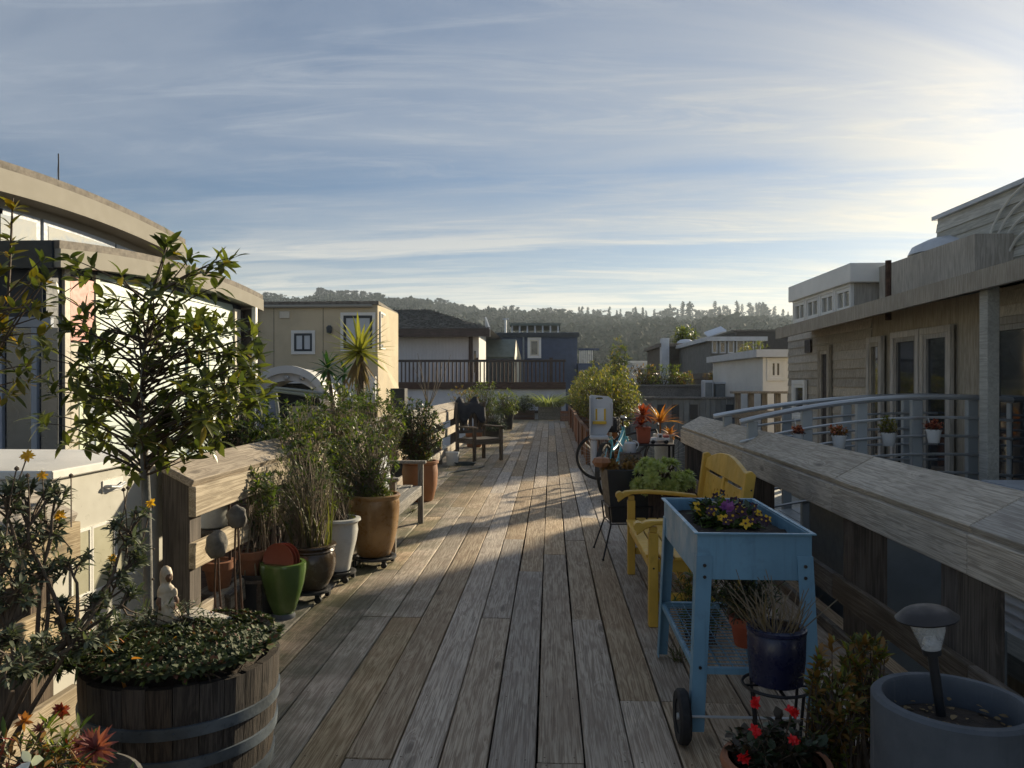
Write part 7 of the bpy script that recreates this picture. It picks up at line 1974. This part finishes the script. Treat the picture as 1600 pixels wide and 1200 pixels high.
# ---- succulents in a dark bowl at the bottom corner
def corner_bowl():
    c = at(70, 1235, Y=1.95); c.z = .50
    t = thing('planter_bowl', 'dark stone bowl of red and pink succulents at the foot of the daisy bush', 'planter', (c.x, c.y, .12))
    part('bowl', MB().lathe([(.12, 0), (.16, .02), (.225, .22), (.235, .30), (.222, .305), (.205, .27), (.02, .26)], 40), 'stone_grey', t, True, world=False)
    st = thing('bowl_plinth', 'low stone plinth under the dark succulent bowl', 'plinth', (c.x, c.y, 0)); part('block', MB().lathe([(.13, 0), (.13, .119), (.01, .119)], 24), 'stone_grey', st, world=False)
    r = random.Random(5)
    s, tips = shrub('succulent', 'mixed rust, red and green succulents in the dark stone bowl', 'plant', (c.x, c.y, .40), (c.x, c.y, .47), (.21, .19, .10), 80, 9, T_NARROW, .025, .055, ['rust_leaf', 'shrub_green', 'red_leaf', 'shrub_dark'], 'twig', .003, None, 41, 1, weights=[.4, .25, .1, .25])
    def rosette(px, py, Y, n, sz, m, lab, el):
        p = at(px, py, Y=Y); q = thing('succulent', lab, 'plant', p)
        flowers(q, [(p, Vector((.15, -.5, .85)))], T_PETAL if m != 'pink_petal' else T_NARROW, n, sz, m, None, el, 'rosette')
    rosette(38, 1128, 2.05, 14, .03, 'orange_leaf', 'orange-tan rosette succulent among the daisy bush branches', (15, 85))
    rosette(150, 1172, 1.95, 44, .055, 'pink_petal', 'large spiky pink flower head at the rim of the dark bowl', (5, 95))
    rosette(122, 1168, 2.0, 30, .036, 'pink_petal', 'smaller pink spiky flower head beside the large one', (5, 95))
    rosette(62, 1142, 2.0, 20, .026, 'pink_petal', 'deep pink bud head between the orange rosette and the pink flowers', (5, 70))
    rosette(95, 1112, 2.05, 26, .030, 'red_leaf', 'dark red berry-like succulent head above the bowl', (5, 100))
    p = at(48, 1190, Y=1.85); q = thing('flower', 'white two-petalled flower at the lower corner of the bowl', 'flower', p)
    flowers(q, [(p, Vector((0, -.8, .5)))], T_ROUND, 3, .035, 'white_petal', None, (50, 70), 'bloom')
    # yellow-green arching leaf shoot
    p = at(80, 1165, Y=2.0); shrub('leafy_shoot', 'arching yellow-green shoot between the succulent heads', 'plant', p - Vector((0, 0, .05)), p + Vector((0, 0, .02)), (.06, .05, .05), 9, 7, T_NARROW, .04, .06, 'shrub_lime', 'twig', .003, None, 44, 0)
corner_bowl()

# ---- potted shrubs along the sunlit rail
OT = Vector((P_OCH.x, P_OCH.y, .54))
shrub('potted_shrub', 'bushy green shrub with bare crooked stems growing from the tall ochre pot', 'shrub', OT, OT + Vector((-.12, .05, .30)), (.34, .32, .38), 190, 8, T_LEAF, .028, .055, ['shrub_green', 'shrub_lime', 'grey_leaf'], 'dry_stem', .006, None, 51, 3, weights=[.6, .12, .28])
shrub('potted_herb', 'bright green feathery growth low in the ochre pot', 'plant', OT, OT + Vector((.04, -.05, .05)), (.17, .15, .10), 90, 8, T_NARROW, .02, .045, ['shrub_lime', 'shrub_green'], 'twig', .003, None, 52, 1)
b = Vector((P_BRN.x, P_BRN.y, .35))
def reeds(label, b, n, h, rad_, m, seed, w=.05, name='reed_clump', spread=.35, tm='reed_leaf', kind_cat='plant'):
    r = random.Random(seed); t = thing(name, label, kind_cat, b); Ms = []; st = MB()
    for i in range(n):
        a = r.uniform(0, 6.28); q = rad_ * math.sqrt(r.random()); p = Vector((q * math.cos(a), q * math.sin(a), 0))
        d = Vector((math.cos(a) * spread * r.random(), math.sin(a) * spread * r.random(), 1))
        L = h * r.uniform(.45, 1.05)
        if r.random() < .45: st.tube([p, p + d * L * .5 + rvec(r) * .02, p + d * L + rvec(r) * .05], [.0028, .0024, .0016], 4, False)
        Ms.append(xf(p, d, L, r.uniform(0, 6)))
    put('foliage', cloud_mesh('foliage', T_NEEDLE if w > .04 else strap(w, .25, 4), Ms, m), t, kind='stuff')
    if st.v: part('stem', st, 'dry_stem', t, True, world=False, kind='stuff')
    return t
reeds('tall reedy stems standing in the squat brown pot', b, 50, .46, .13, ['reed_leaf'], 61, .025)
shrub('potted_shrub', 'thin-stemmed shrub with small leaves rising from the squat brown pot', 'shrub', b, b + Vector((-.10, .15, .42)), (.28, .24, .34), 150, 7, T_NARROW, .03, .055, ['shrub_green', 'grey_leaf', 'shrub_lime'], 'dry_stem', .005, None, 62, 2, weights=[.6, .3, .1])
b = Vector((P_WHT.x, P_WHT.y, .44))
shrub('potted_shrub', 'fine-leaved green shrub filling the white urn-shaped pot', 'shrub', b, b + Vector((-.05, .02, .20)), (.20, .18, .24), 95, 7, T_NARROW, .018, .04, ['shrub_green', 'shrub_lime'], 'twig', .004, None, 63, 2, weights=[.8, .2])
# dense woody growth against the rail
for (px, py, Y, rx, ry, rz, n, seed, lab, ms) in (
        (470, 700, 5.9, .30, .35, .38, 170, 71, 'twiggy shrub in front of the sunlit rail behind the brown pot', ['shrub_green', 'grey_leaf', 'shrub_lime']),
        (520, 660, 6.9, .34, .45, .42, 210, 72, 'tall twiggy shrub against the rail behind the ochre pot', ['shrub_green', 'shrub_lime', 'grey_leaf']),
        (585, 655, 8.3, .36, .45, .42, 190, 73, 'leafy shrub around the foot of the spiky yucca', ['shrub_green', 'shrub_lime', 'shrub_dark']),
        (405, 770, 4.9, .13, .16, .18, 40, 74, 'small twiggy shrub behind the taller stone-topped stake', ['shrub_green', 'grey_leaf', 'shrub_lime'])):
    p = at(px, py, Y=Y); b = Vector((p.x, p.y, .25))
    shrub('shrub', lab, 'shrub', b, p, (rx, ry, rz), int(n * 1.25), 8, T_LEAF, .03, .058, ms, 'dry_stem', .006, 'twiggy shrubs along the sunlit rail', seed, 3, base_r=.14, weights=[.6, .2, .2])
    q = thing('nursery_pot', 'black nursery pot under the ' + lab.split(' in front')[0].split(' against')[0].split(' around')[0].split(' behind')[0] + (' by the brown pot', ' by the ochre pot', ' by the yucca', ' by the stone-topped stakes')[(71, 72, 73, 74).index(seed)], 'pot', (p.x, p.y, 0), 0, 'nursery pots')
    part('body', MB().lathe([(.11, 0), (.12, .005), (.15, .25), (.157, .252), (.157, .275), (.145, .275), (.14, .24), (.01, .238)], 24), 'black_plastic', q, True, world=False)
# orange-clay pot shrub: dark glossy leaves
b = Vector((P_OR.x, P_OR.y, .50))
c = at(648, 672, Y=P_OR.y)
shrub('potted_shrub', 'broad glossy dark-leaved shrub in the large orange clay pot', 'shrub', b, c, (.38, .36, .40), 420, 8, T_LEAF, .034, .06, ['shrub_dark', 'shrub_green', 'grey_leaf', 'rust_leaf'], 'twig', .006, None, 75, 2, weights=[.5, .32, .13, .05])
shrub('potted_herb', 'lime green ferny tuft at the lip of the orange clay pot', 'plant', b, b + Vector((.05, -.08, .08)), (.16, .12, .10), 60, 8, T_NARROW, .025, .05, ['shrub_lime', 'shrub_green'], 'twig', .003, None, 76, 1)
# shrubs outside the rail, between it and the arched entry
for (px, py, Y, rr, seed, lab) in ((355, 655, 6.2, .34, 81, 'dark green shrub outside the rail below the young tree'), (405, 692, 7.2, .26, 82, 'bright-tipped green shrub outside the rail in front of the arched entry'), (455, 690, 8.4, .26, 83, 'low dark shrub outside the rail beside the gangway handrail')):
    p = at(px, py, Y=Y); b = Vector((p.x, p.y, p.z - rr * 1.6))
    shrub('shrub', lab, 'shrub', b, p, (rr * 1.15, rr, rr), 150, 7, T_LEAF, .04, .075, ['shrub_green', 'shrub_dark', 'shrub_lime'], 'twig', .007, 'shrubs outside the sunlit rail', seed, 2, weights=[.5, .35, .15])
    q = thing('planter_box', 'timber planter box under the ' + lab.split(' outside')[0] + ' outside the rail', 'planter', (p.x, p.y, WATER), 0, 'planter boxes outside the rail')
    for k in range(5): part('board', MB().box(-.3, .3, -.3, .3, -WATER * 0 + k * ((b.z - WATER) / 5) + .004, (k + 1) * ((b.z - WATER) / 5) - .004), 'dark_trim', q, world=False)

# ---- yucca and dracaena
def rosette_tree(name, label, px_base, py_base, px_c, py_c, Y, n, L, tmpl, mleaf, trunk_m, tr, seed, skirt=14, up=.0):
    r = random.Random(seed); b = at(px_base, py_base, Y=Y); c = at(px_c, py_c, Y=Y)
    t = thing(name, label, 'plant', (b.x, Y, b.z)); O = WM[t.name].inverted()
    tk = MB(); k = 9
    for i in range(k + 1):
        pass
    part('trunk', MB().tube([b, b.lerp(c, .5) + Vector((.01, 0, 0)), c], [tr, tr * .9, tr * .8], 10), trunk_m, t, True)
    me = tmpl_mesh(tmpl, mleaf, 'leaf'); md = tmpl_mesh(tmpl, 'dead_leaf', 'leaf')
    for i in range(n):
        a = i * 2.39996; e = rad(6 + 112 * (i / n) ** .62) ; v = Vector((math.sin(e) * math.cos(a), math.sin(e) * math.sin(a), math.cos(e) + up))
        put('leaf', me, t, O @ xf(c + Vector((0, 0, .03 * (1 - i / n))), v, L * r.uniform(.75, 1.08), r.uniform(-.2, .2)))
    for i in range(skirt):
        a = i * 2.4; e = rad(r.uniform(135, 168)); v = Vector((math.sin(e) * math.cos(a), math.sin(e) * math.sin(a), math.cos(e)))
        put('leaf', md, t, O @ xf(c - Vector((0, 0, r.uniform(.04, .12))), v, L * r.uniform(.6, .95), r.uniform(-1, 1)), label='dead hanging leaf')
    return t
rosette_tree('yucca', 'spiky yellow-green yucca on a shaggy trunk before the yellow house', 563, 700, 562, 552, 8.9, 64, .47, strap(.115, .10, 4), 'yucca_leaf', 'palm_bark', .055, 91, 22)
q = at(563, 700, Y=8.9); pt_ = thing('nursery_pot', 'black tub under the spiky yellow-green yucca', 'pot', (q.x, 8.9, 0)); part('body', MB().lathe([(.16, 0), (.17, .005), (.2, .4), (.21, .405), (.21, .435), (.195, .435), (.19, .4), (.01, .395)], 24), 'black_plastic', pt_, True, world=False); part('stem', MB().tube([(0, 0, .39), (0, 0, q.z)], .055, 10), 'palm_bark', pt_, True, world=False)
rosette_tree('dracaena', 'dark green leafy-headed dracaena behind the spiky yucca', 520, 640, 512, 578, 10.8, 40, .30, blade(.16, .08, .25, 4), 'dracaena_leaf', 'palm_bark', .03, 92, 3)
rosette_tree('dracaena', 'second smaller dark green head close behind the spiky yucca trunk', 535, 640, 538, 585, 11.0, 30, .26, blade(.16, .08, .25, 4), 'dracaena_leaf', 'palm_bark', .025, 93, 2)
q = at(525, 640, Y=10.9); solo('planter_tub', MB().lathe([(.2, WATER), (.26, WATER + .02), (.30, q.z - .02), (.28, q.z), (.01, q.z - .02)], 24, (q.x, q.y, 0)), 'dark_trim', 'dark tub of the two dracaenas outside the rail', 'planter', (q.x, q.y, WATER), True)

# ---- far along the walk
def bush(label, px, py, Y, r3, shoots, mats, la, lb, seed, base_z=.4, tm=T_NARROW, group=None, per=7, w=None, along=2, name='shrub'):
    p = at(px, py, Y=Y); b = Vector((p.x, p.y, base_z))
    return shrub(name, label, 'shrub', b, p, r3, shoots, per, tm, la, lb, mats, 'twig', .007, group, seed, along, weights=w)
bush('dense dark conical bush past the weathered armchair', 768, 672, 19.5, (.42, .5, .62), 420, ['shrub_dark', 'shrub_dark', 'grey_leaf'], .05, .09, 101, .3)
bush('yellow-flecked shrub behind the weathered armchair', 752, 622, 17.6, (.42, .5, .42), 190, ['shrub_green', 'shrub_lime', 'grey_leaf'], .05, .09, 102, .4, w=[.5, .3, .2])
bush('yellow-green sunlit bush in the black pot near the end of the walk', 789, 634, 24.0, (.5, .5, .55), 230, ['shrub_lime', 'shrub_green', 'shrub_lime'], .06, .11, 103, .5)
bush('golden leafy sprig above the weathered armchair', 725, 618, 16.6, (.35, .3, .22), 40, ['shrub_lime', 'rust_leaf'], .05, .08, 104, .5, along=1)
bush('dark green shrub in the trough across the end of the walk', 815, 634, 30.4, (.6, .4, .42), 200, ['shrub_dark', 'shrub_green'], .07, .12, 105, .3)
p = at(858, 620, Y=30.4)
sg = thing('striped_grass', 'arching pale striped grass in the grey timber planter', 'plant', (p.x, 30.4, .5)); r = random.Random(7); Ms = []
for i in range(260):
    a = r.uniform(0, 6.28); q = .35 * math.sqrt(r.random()); v = Vector((math.cos(a) * r.uniform(.2, .9), math.sin(a) * r.uniform(.2, .9), 1)); Ms.append(xf((q * math.cos(a) * 1.6, q * math.sin(a), .0), v, r.uniform(.7, 1.25), 0))
put('foliage', cloud_mesh('foliage', strap(.05, .95, 6), Ms, 'striped_grass'), sg, kind='stuff')
# tall hedge: one bush in each planter box, bigger and golden-tipped near the bicycle
labs = ['first bush of the hedge row, golden tipped, nearest the bicycle', 'second golden-tipped bush of the hedge row', 'third bush of the hedge row, tallest, golden tipped', 'fourth bush of the hedge row, greener', 'fifth bush of the hedge row', 'sixth bush of the hedge row', 'seventh bush of the hedge row', 'last low bush of the hedge row near the end of the walk']
for k, y in enumerate(ROW):
    h = (1.62, 1.80, 1.85, 1.78, 1.6, 1.45, 1.35, 1.2)[k]; n = (520, 560, 460, 320, 220, 180, 150, 120)[k]
    rx = (.62, .72, .62, .5, .42, .4, .4, .38)[k]; cx = (1.15, 1.22, 1.12, 1.02, .96, .94, .94, .94)[k]
    b = Vector((cx, y + .9, .58)); c = Vector((cx, y + .9, (.55 + h) / 2 + .05))
    shrub('hedge_bush', labs[k], 'shrub', b, c, (rx, 1.0, (h - .5) / 2), n, 8, T_NARROW, .05, .095, ['hedge_leaf', 'shrub_green', 'hedge_tip'], 'twig', .008, 'bushes of the hedge row', 110 + k, 2, base_r=.2, weights=[.62, .25, .13])
# bromeliads on the table
r = random.Random(2)
def spiky(label, p, n, L, m, seed, tm=None, name='bromeliad', el=(15, 75)):
    r = random.Random(seed); t = thing(name, label, 'plant', p); me = tmpl_mesh(tm or strap(.12, .35, 4), m, 'leaf')
    for i in range(n):
        a = i * 2.4; e = rad(el[0] + (el[1] - el[0]) * i / n)
        put('leaf', me, t, xf((0, 0, .0), (math.sin(e) * math.cos(a), math.sin(e) * math.sin(a), math.cos(e)), L * r.uniform(.75, 1.1), r.uniform(-.2, .2)))
    return t
spiky('deep red leafy head in the square clay pot', P_BROM + Vector((-.01, 0, .15)), 34, .20, 'red_leaf', 3, blade(.3, .08, .3, 4), 'coleus', (5, 110))
spiky('rust-red lower rosette in the square clay pot', P_BROM + Vector((-.04, -.03, .02)), 26, .15, 'red_leaf', 4, blade(.3, .08, .3, 4), 'coleus', (20, 110))
BROM = spiky('orange spiky bromeliad in the pale pot behind the toy truck', P_SPIKE + Vector((-.05, 0, .18)), 30, .36, 'orange_leaf', 5)
spiky('small orange rosette beside the orange spiky bromeliad', P_SPIKE + Vector((.08, -.05, .02)), 26, .16, 'orange_leaf', 6, blade(.3, .08, .3, 4), 'coleus', (10, 110))
for z in (0,):
    q = P_SPIKE; part('stalk', MB().tube([(q.x - .05, q.y, q.z - .02), (q.x - .05, q.y, q.z + .19)], .012, 6), 'rust_leaf', BROM)
# aeoniums spilling from the brown planter, tan succulent in the charcoal planter
def aeonium(label, c, r3, n, s, m, seed, base):
    r = random.Random(seed); t = thing('aeonium', label, 'succulent', base); O = WM[t.name].inverted(); ms = []
    for k in range(4):
        L = []
        for ring, (q, e, sc_) in enumerate(((12, 82, 1.0), (11, 64, .95), (9, 46, .8), (7, 25, .55))):
            for j in range(q):
                a = 2 * math.pi * (j + .5 * ring) / q + r.uniform(-.12, .12); L.append(xf((0, 0, .05 * ring), (math.cos(a) * math.sin(rad(e)), math.sin(a) * math.sin(rad(e)), math.cos(rad(e))), sc_ * r.uniform(.85, 1.1)))
        ms.append(cloud_mesh('rosette', blade(.30, .10, -.12, 3), L, m))
    st = MB()
    for i in range(n):
        v = rvec(r).normalized() * r.uniform(.75, 1.0)
        if v.z < -.6: v.z *= .4
        p = c + Vector((v.x * r3[0], v.y * r3[1], v.z * r3[2])); d = (v + Vector((0, -.25, .55))).normalized()
        st.tube(bez(base, base.lerp(p, .6) + Vector((0, 0, .05)), p, 4), [.010, .009, .008, .007, .006], 5, False)
        put('rosette', r.choice(ms), t, O @ Matrix.Translation(p) @ d.to_track_quat('Z', 'Y').to_matrix().to_4x4() @ Matrix.Rotation(r.uniform(0, 6), 4, 'Z') @ Matrix.Scale(s * r.uniform(.7, 1.2), 4))
    part('stem', st, 'dry_stem', t, True, kind='stuff')
b = Vector((.95, 6.62, .58)); cA = at(1028, 748, Y=6.45)
aeonium('pale green aeonium rosettes heaped over the brown planter', cA, (.22, .18, .16), 66, .062, 'aeonium_leaf', 21, b)
cB = at(1068, 752, Y=6.5)
aeonium('smaller clump of pale green aeonium leaning toward the yellow bench back', cB, (.09, .1, .08), 18, .058, 'aeonium_leaf', 22, Vector((1.08, 6.66, .58)))
b = Vector((.66, 6.72, .70)); cC = at(958, 725, Y=6.72)
aeonium('brownish succulent rosettes in the charcoal planter', cC + Vector((.08, 0, -.02)), (.18, .14, .05), 26, .05, 'rust_leaf', 23, b)
cD = at(940, 722, Y=6.62); q = thing('pumpkin', 'small lumpy orange and green gourd on the corner of the charcoal planter', 'gourd', (cD.x, cD.y, cD.z))
part('body', MB().lathe([(.005, -.045), (.05, -.04), (.078, 0), (.06, .035), (.02, .045), (.004, .04)], 32, wob=lambda t, z: 1 + .07 * math.cos(t * 8)), 'orange_clay', q, True, world=False); part('stalk', MB().tube([(0, 0, .038), (.01, 0, .06), (.03, 0, .068)], [.011, .009, .008], 6), 'dry_stem', q, True, world=False)
shrub('succulent', 'dark fine-leaved succulent between the gourd and the pale aeoniums', 'plant', b, cC + Vector((.16, .05, .03)), (.12, .1, .07), 50, 7, T_NARROW, .02, .04, ['shrub_dark', 'rust_leaf'], 'twig', .003, None, 24, 1)

# ---- pansies in the blue raised planter
def pansies():
    r = random.Random(15); x0, x1, y0, y1, z = .66, 1.04, 3.42, 4.14, .815
    t, tips = shrub('pansy_bed', 'mixed pansies, dark and yellow with one purple, in the blue raised planter', 'flowers', ((x0 + x1) / 2, (y0 + y1) / 2, z), ((x0 + x1) / 2, 3.86, z + .035), (.17, .26, .05), 110, 5, T_ROUND, .03, .055, ['shrub_green', 'shrub_dark'], 'shrub_green', .003, None, 16, 1, base_r=.16)
    Y_ = [(px, py) for px, py in ((1112, 796), (1120, 790), (1128, 783), (1118, 776), (1128, 770), (1108, 802), (1152, 792), (1160, 800), (1168, 790), (1180, 800), (1190, 812), (1176, 812), (1140, 812), (1134, 816), (1168, 816), (1186, 806), (1156, 786), (1197, 814), (1148, 783), (1100, 792), (1145, 806), (1178, 790))]
    yl = [(px, py) for px, py in ((1090, 790), (1092, 799), (1113, 798), (1130, 810), (1137, 810), (1126, 810), (1154, 800), (1158, 797), (1175, 797), (1170, 815), (1186, 803), (1199, 811), (1120, 773), (1165, 818))]
    def st(L, lo, hi): return [(at(px, py, z=z + r.uniform(lo, hi)), Vector((r.uniform(-.5, .3), -.8, r.uniform(.2, .7)))) for px, py in L]
    flowers(t, st(Y_, .05, .09), T_ROUND, 5, .026, 'pansy_dark', 'pansy_yellow', (62, 85), 'flower', 4)
    flowers(t, st(yl, .04, .08), T_ROUND, 5, .024, 'pansy_yellow', 'pansy_dark', (62, 85), 'flower', 5)
    flowers(t, st([(1136, 786), (1142, 790), (1132, 792), (1140, 796), (1146, 786)], .06, .09), T_ROUND, 8, .026, 'pansy_purple', None, (30, 85), 'flower', 6)
    p = at(1136, 829, z=.815); solo('plant_tag', MB().cbox((p.x, 3.30, .815), (.035, .004, .05), Matrix.Rotation(.3, 3, 'Y')), 'turquoise_paint', 'small turquoise plant tag stuck in the soil of the blue planter', 'tag', (p.x, 3.30, .80))
pansies()
# litter on the bare soil of the grey cylinder
lt = thing('soil_litter', 'dry leaf scraps and chips lying on the soil of the grey cylinder planter', 'litter', (P_CY.x, P_CY.y, Hc - .06), kind='stuff'); r = random.Random(3); Ms = []
for _ in range(70):
    a, q = r.uniform(0, 6.28), .145 * math.sqrt(r.random()); Ms.append(xf((q * math.cos(a), q * math.sin(a), r.uniform(-.004, .012)), (math.cos(r.uniform(0, 6)), math.sin(r.uniform(0, 6)), .1), r.uniform(.008, .026), r.uniform(-.4, .4)))
put('litter', cloud_mesh('litter', T_ROUND, Ms, 'dead_leaf'), lt, kind='stuff')
# ---- under and around the blue planter
b = Vector((P_BL.x, P_BL.y, P_BL.z + .18))
reeds('dry thin grassy stems in the cobalt blue pot', b, 70, .19, .085, ['dead_leaf', 'reed_leaf'], 25, .02, spread=1.0)
b = Vector((P_RED.x, P_RED.y, .43))
shrub('succulent', 'silvery grey-green succulent in the small red-orange pot', 'plant', b, b + Vector((0, 0, .09)), (.11, .10, .09), 60, 7, T_NARROW, .025, .05, ['grey_leaf', 'shrub_dark'], 'twig', .003, None, 26, 1)
b = Vector((.95, 3.75, .33)); shrub('potted_shrub', 'dark leafy plant standing on the wire shelf of the blue planter', 'plant', b, b + Vector((-.02, .05, .17)), (.20, .22, .15), 110, 7, T_NARROW, .025, .055, ['shrub_dark', 'shrub_green', 'grey_leaf'], 'twig', .004, None, 27, 2)
b = Vector((.86, 4.45, .02)); shrub('potted_shrub', 'leafy green plant on the deck between the blue planter and the yellow bench', 'plant', b, b + Vector((0, 0, .22)), (.17, .16, .20), 110, 7, T_NARROW, .03, .055, ['shrub_green', 'shrub_lime', 'rust_leaf'], 'twig', .004, None, 28, 2, weights=[.7, .15, .15])
G = Vector((P_GER.x, P_GER.y, P_GER.z - .03))
t, tips = shrub('geranium', 'dark-leaved plant with five bright red flower heads in the clay bowl', 'flowers', G, G + Vector((0, .02, .05)), (.14, .13, .09), 85, 6, T_ROUND, .022, .045, ['geranium_dark', 'shrub_dark'], 'twig', .003, None, 29, 1)
sites = []
r = random.Random(9); stalk = MB()
for px, py in ((1180, 1097), (1237, 1112), (1181, 1142), (1243, 1158), (1162, 1184)):
    p = at(px, py, Y=2.30); stalk.tube([G + (p - G) * .2, p - Vector((0, 0, .01))], .0022, 4)
    for k in range(5): sites.append((p + rvec(r) * .011, Vector((r.uniform(-.5, .5), -.7, r.uniform(0, .8)))))
flowers(t, sites, T_ROUND, 6, .015, 'red_petal', None, (25, 80), 'flower', 10); part('flower_stem', stalk, 'twig', t)
for (px, py, Y, n, h, w, seed, lab) in ((1295, 1092, 2.55, 52, .20, .09, 30, 'rust-yellow feathery shrub between the flower bowl and the grey cylinder'), (1352, 1068, 2.65, 40, .18, .08, 31, 'taller rust-green feathery shrub beside the grey cylinder planter')):
    p = at(px, py, Y=Y); b = Vector((p.x, p.y, .12))
    shrub('feathery_shrub', lab, 'shrub', b, p, (w, w, h), n, 10, T_LEAF, .028, .05, ['rust_leaf', 'shrub_lime', 'reed_leaf'], 'twig', .005, None, seed, 3, elev=(10, 55), weights=[.45, .2, .35])
    q = thing('nursery_pot', 'black nursery pot under the ' + ('rust-yellow' if px < 1300 else 'taller rust-green') + ' feathery shrub', 'pot', (p.x, p.y, 0), 0, 'nursery pots on the shaded side'); part('body', MB().lathe([(.07, 0), (.075, .004), (.095, .13), (.10, .132), (.10, .15), (.09, .15), (.085, .12), (.01, .118)], 20), 'black_plastic', q, True, world=False)
# grass growing between boards by the wheel, moss tufts by the pots
for (px, py, n, lab) in ((1068, 1030, 60, 'tuft of grass growing between the boards by the blue planter leg'), (560, 885, 26, 'small weeds between the boards beside the ochre pot stand'), (640, 800, 26, 'small weeds between the boards under the plain grey bench')):
    p = at(px, py, z=0); reeds(lab, Vector((p.x, p.y, .0)), n, .075, .07, ['shrub_green', 'reed_leaf'], n + px, .05, 'grass', 1.2)
# gangway pot flowers
for k, (p, m) in enumerate(zip(HANG, (['pot_flower', 'pink_petal'], ['rust_leaf', 'pot_flower'], ['shrub_lime', 'hedge_tip'], ['pot_flower', 'red_leaf']))):
    s = .6 if k == 0 else 1
    shrub('potted_flower', ('pink blossom', 'rust-coloured blossom', 'round yellow-green plant', 'red blossom')[k] + (' in the small first gangway pot', ' in the white gangway pot by the second post', ' in the middle white gangway pot', ' in the last white gangway pot')[k], 'flowers', p, p + Vector((0, 0, .05 * s + (.03 if k == 2 else 0))), (.085 * s, .07, .05 + (.03 if k == 2 else 0)), 46, 6, T_ROUND, .015, .03, m, 'twig', .002, None, 140 + k, 1)
# plants across the water on the planter wall, trees between the far houses
for (px, py, Y, r3, n, ms, seed, lab) in ((1038, 592, 21, (.7, .4, .42), 120, ['shrub_green', 'shrub_lime'], 150, 'green plants on the long weathered planter across the water'), (1063, 594, 21.1, (.4, .3, .3), 60, ['rust_leaf', 'shrub_lime'], 151, 'rust-tinted plants at the end of the long weathered planter'),
        (1006, 590, 21.2, (.45, .4, .4), 80, ['shrub_dark', 'rust_leaf'], 152, 'dark reddish shrub on the long planter beside the hedge'), (1168, 592, 21.5, (.8, .6, .5), 140, ['shrub_green', 'rust_leaf', 'shrub_lime'], 153, 'mixed low shrub behind the grey storage locker'), (1176, 572, 21.5, (.5, .45, .8), 190, ['shrub_lime', 'hedge_leaf'], 154, 'yellow-green upright shrub beside the white clapboard houseboat'),
        (1140, 586, 21.8, (.7, .3, .22), 70, ['shrub_green', 'rust_leaf'], 155, 'low shrubs on the terrace beside the white lantern'), (966, 574, 36, (.55, .55, 1.3), 110, ['shrub_green', 'hedge_leaf'], 156, 'slim conifer rising behind the hedge row'), (1071, 526, 33, (.55, .4, .38), 60, ['shrub_green', 'shrub_lime'], 157, 'bush on the roof of the dark brown houseboat'), (1305, 604, 13.9, (.22, .2, .2), 60, ['grey_leaf', 'shrub_green'], 158, 'round grey-green potted bush beside the small white window')):
    p = at(px, py, Y=Y); shrub('shrub', lab, 'shrub', (p.x, p.y, p.z - r3[2] * 1.1), p, r3, n, 7, T_NARROW, .07 if Y < 30 else .14, .13 if Y < 30 else .3, ms, 'twig', .01, None, seed, 2, base_r=.25)
# bare climbing twigs by the terrace
tw = MB(); r = random.Random(77)
p0 = at(668, 640, Y=15.5)
for k in range(9):
    q = at(r.uniform(640, 705), r.uniform(548, 600), Y=15.5 + r.uniform(-.3, .3)); tw.tube(bez(p0, p0.lerp(q, .5) + rvec(r) * .2, q, 6), [.012 - .0014 * i for i in range(7)], 4, False)
solo('bare_shrub', tw, 'dry_stem', 'bare thin-twigged shrub in front of the dark brown balustrade', 'shrub', p0, True, kind=None)
# ------------------------------------------------------------------ air
def haze_box():
    m = bpy.data.materials.new('haze'); m.use_nodes = True; nt = m.node_tree; nt.nodes.clear()
    out = nt.nodes.new('ShaderNodeOutputMaterial'); pv = nt.nodes.new('ShaderNodeVolumePrincipled')
    pv.inputs['Color'].default_value = (.74, .87, 1.0, 1); pv.inputs['Density'].default_value = HAZE; pv.inputs['Anisotropy'].default_value = .3
    nt.links.new(pv.outputs[0], out.inputs['Volume'])
    b = MB().box(-930, 930, -90, 930, WATER - 3.5, 100)
    me = bpy.data.meshes.new('haze'); me.from_pydata([tuple(v) for v in b.v], [], b.f); me.materials.append(m)
    put('haze', me, kind='stuff')
HAZE = .00032
haze_box()
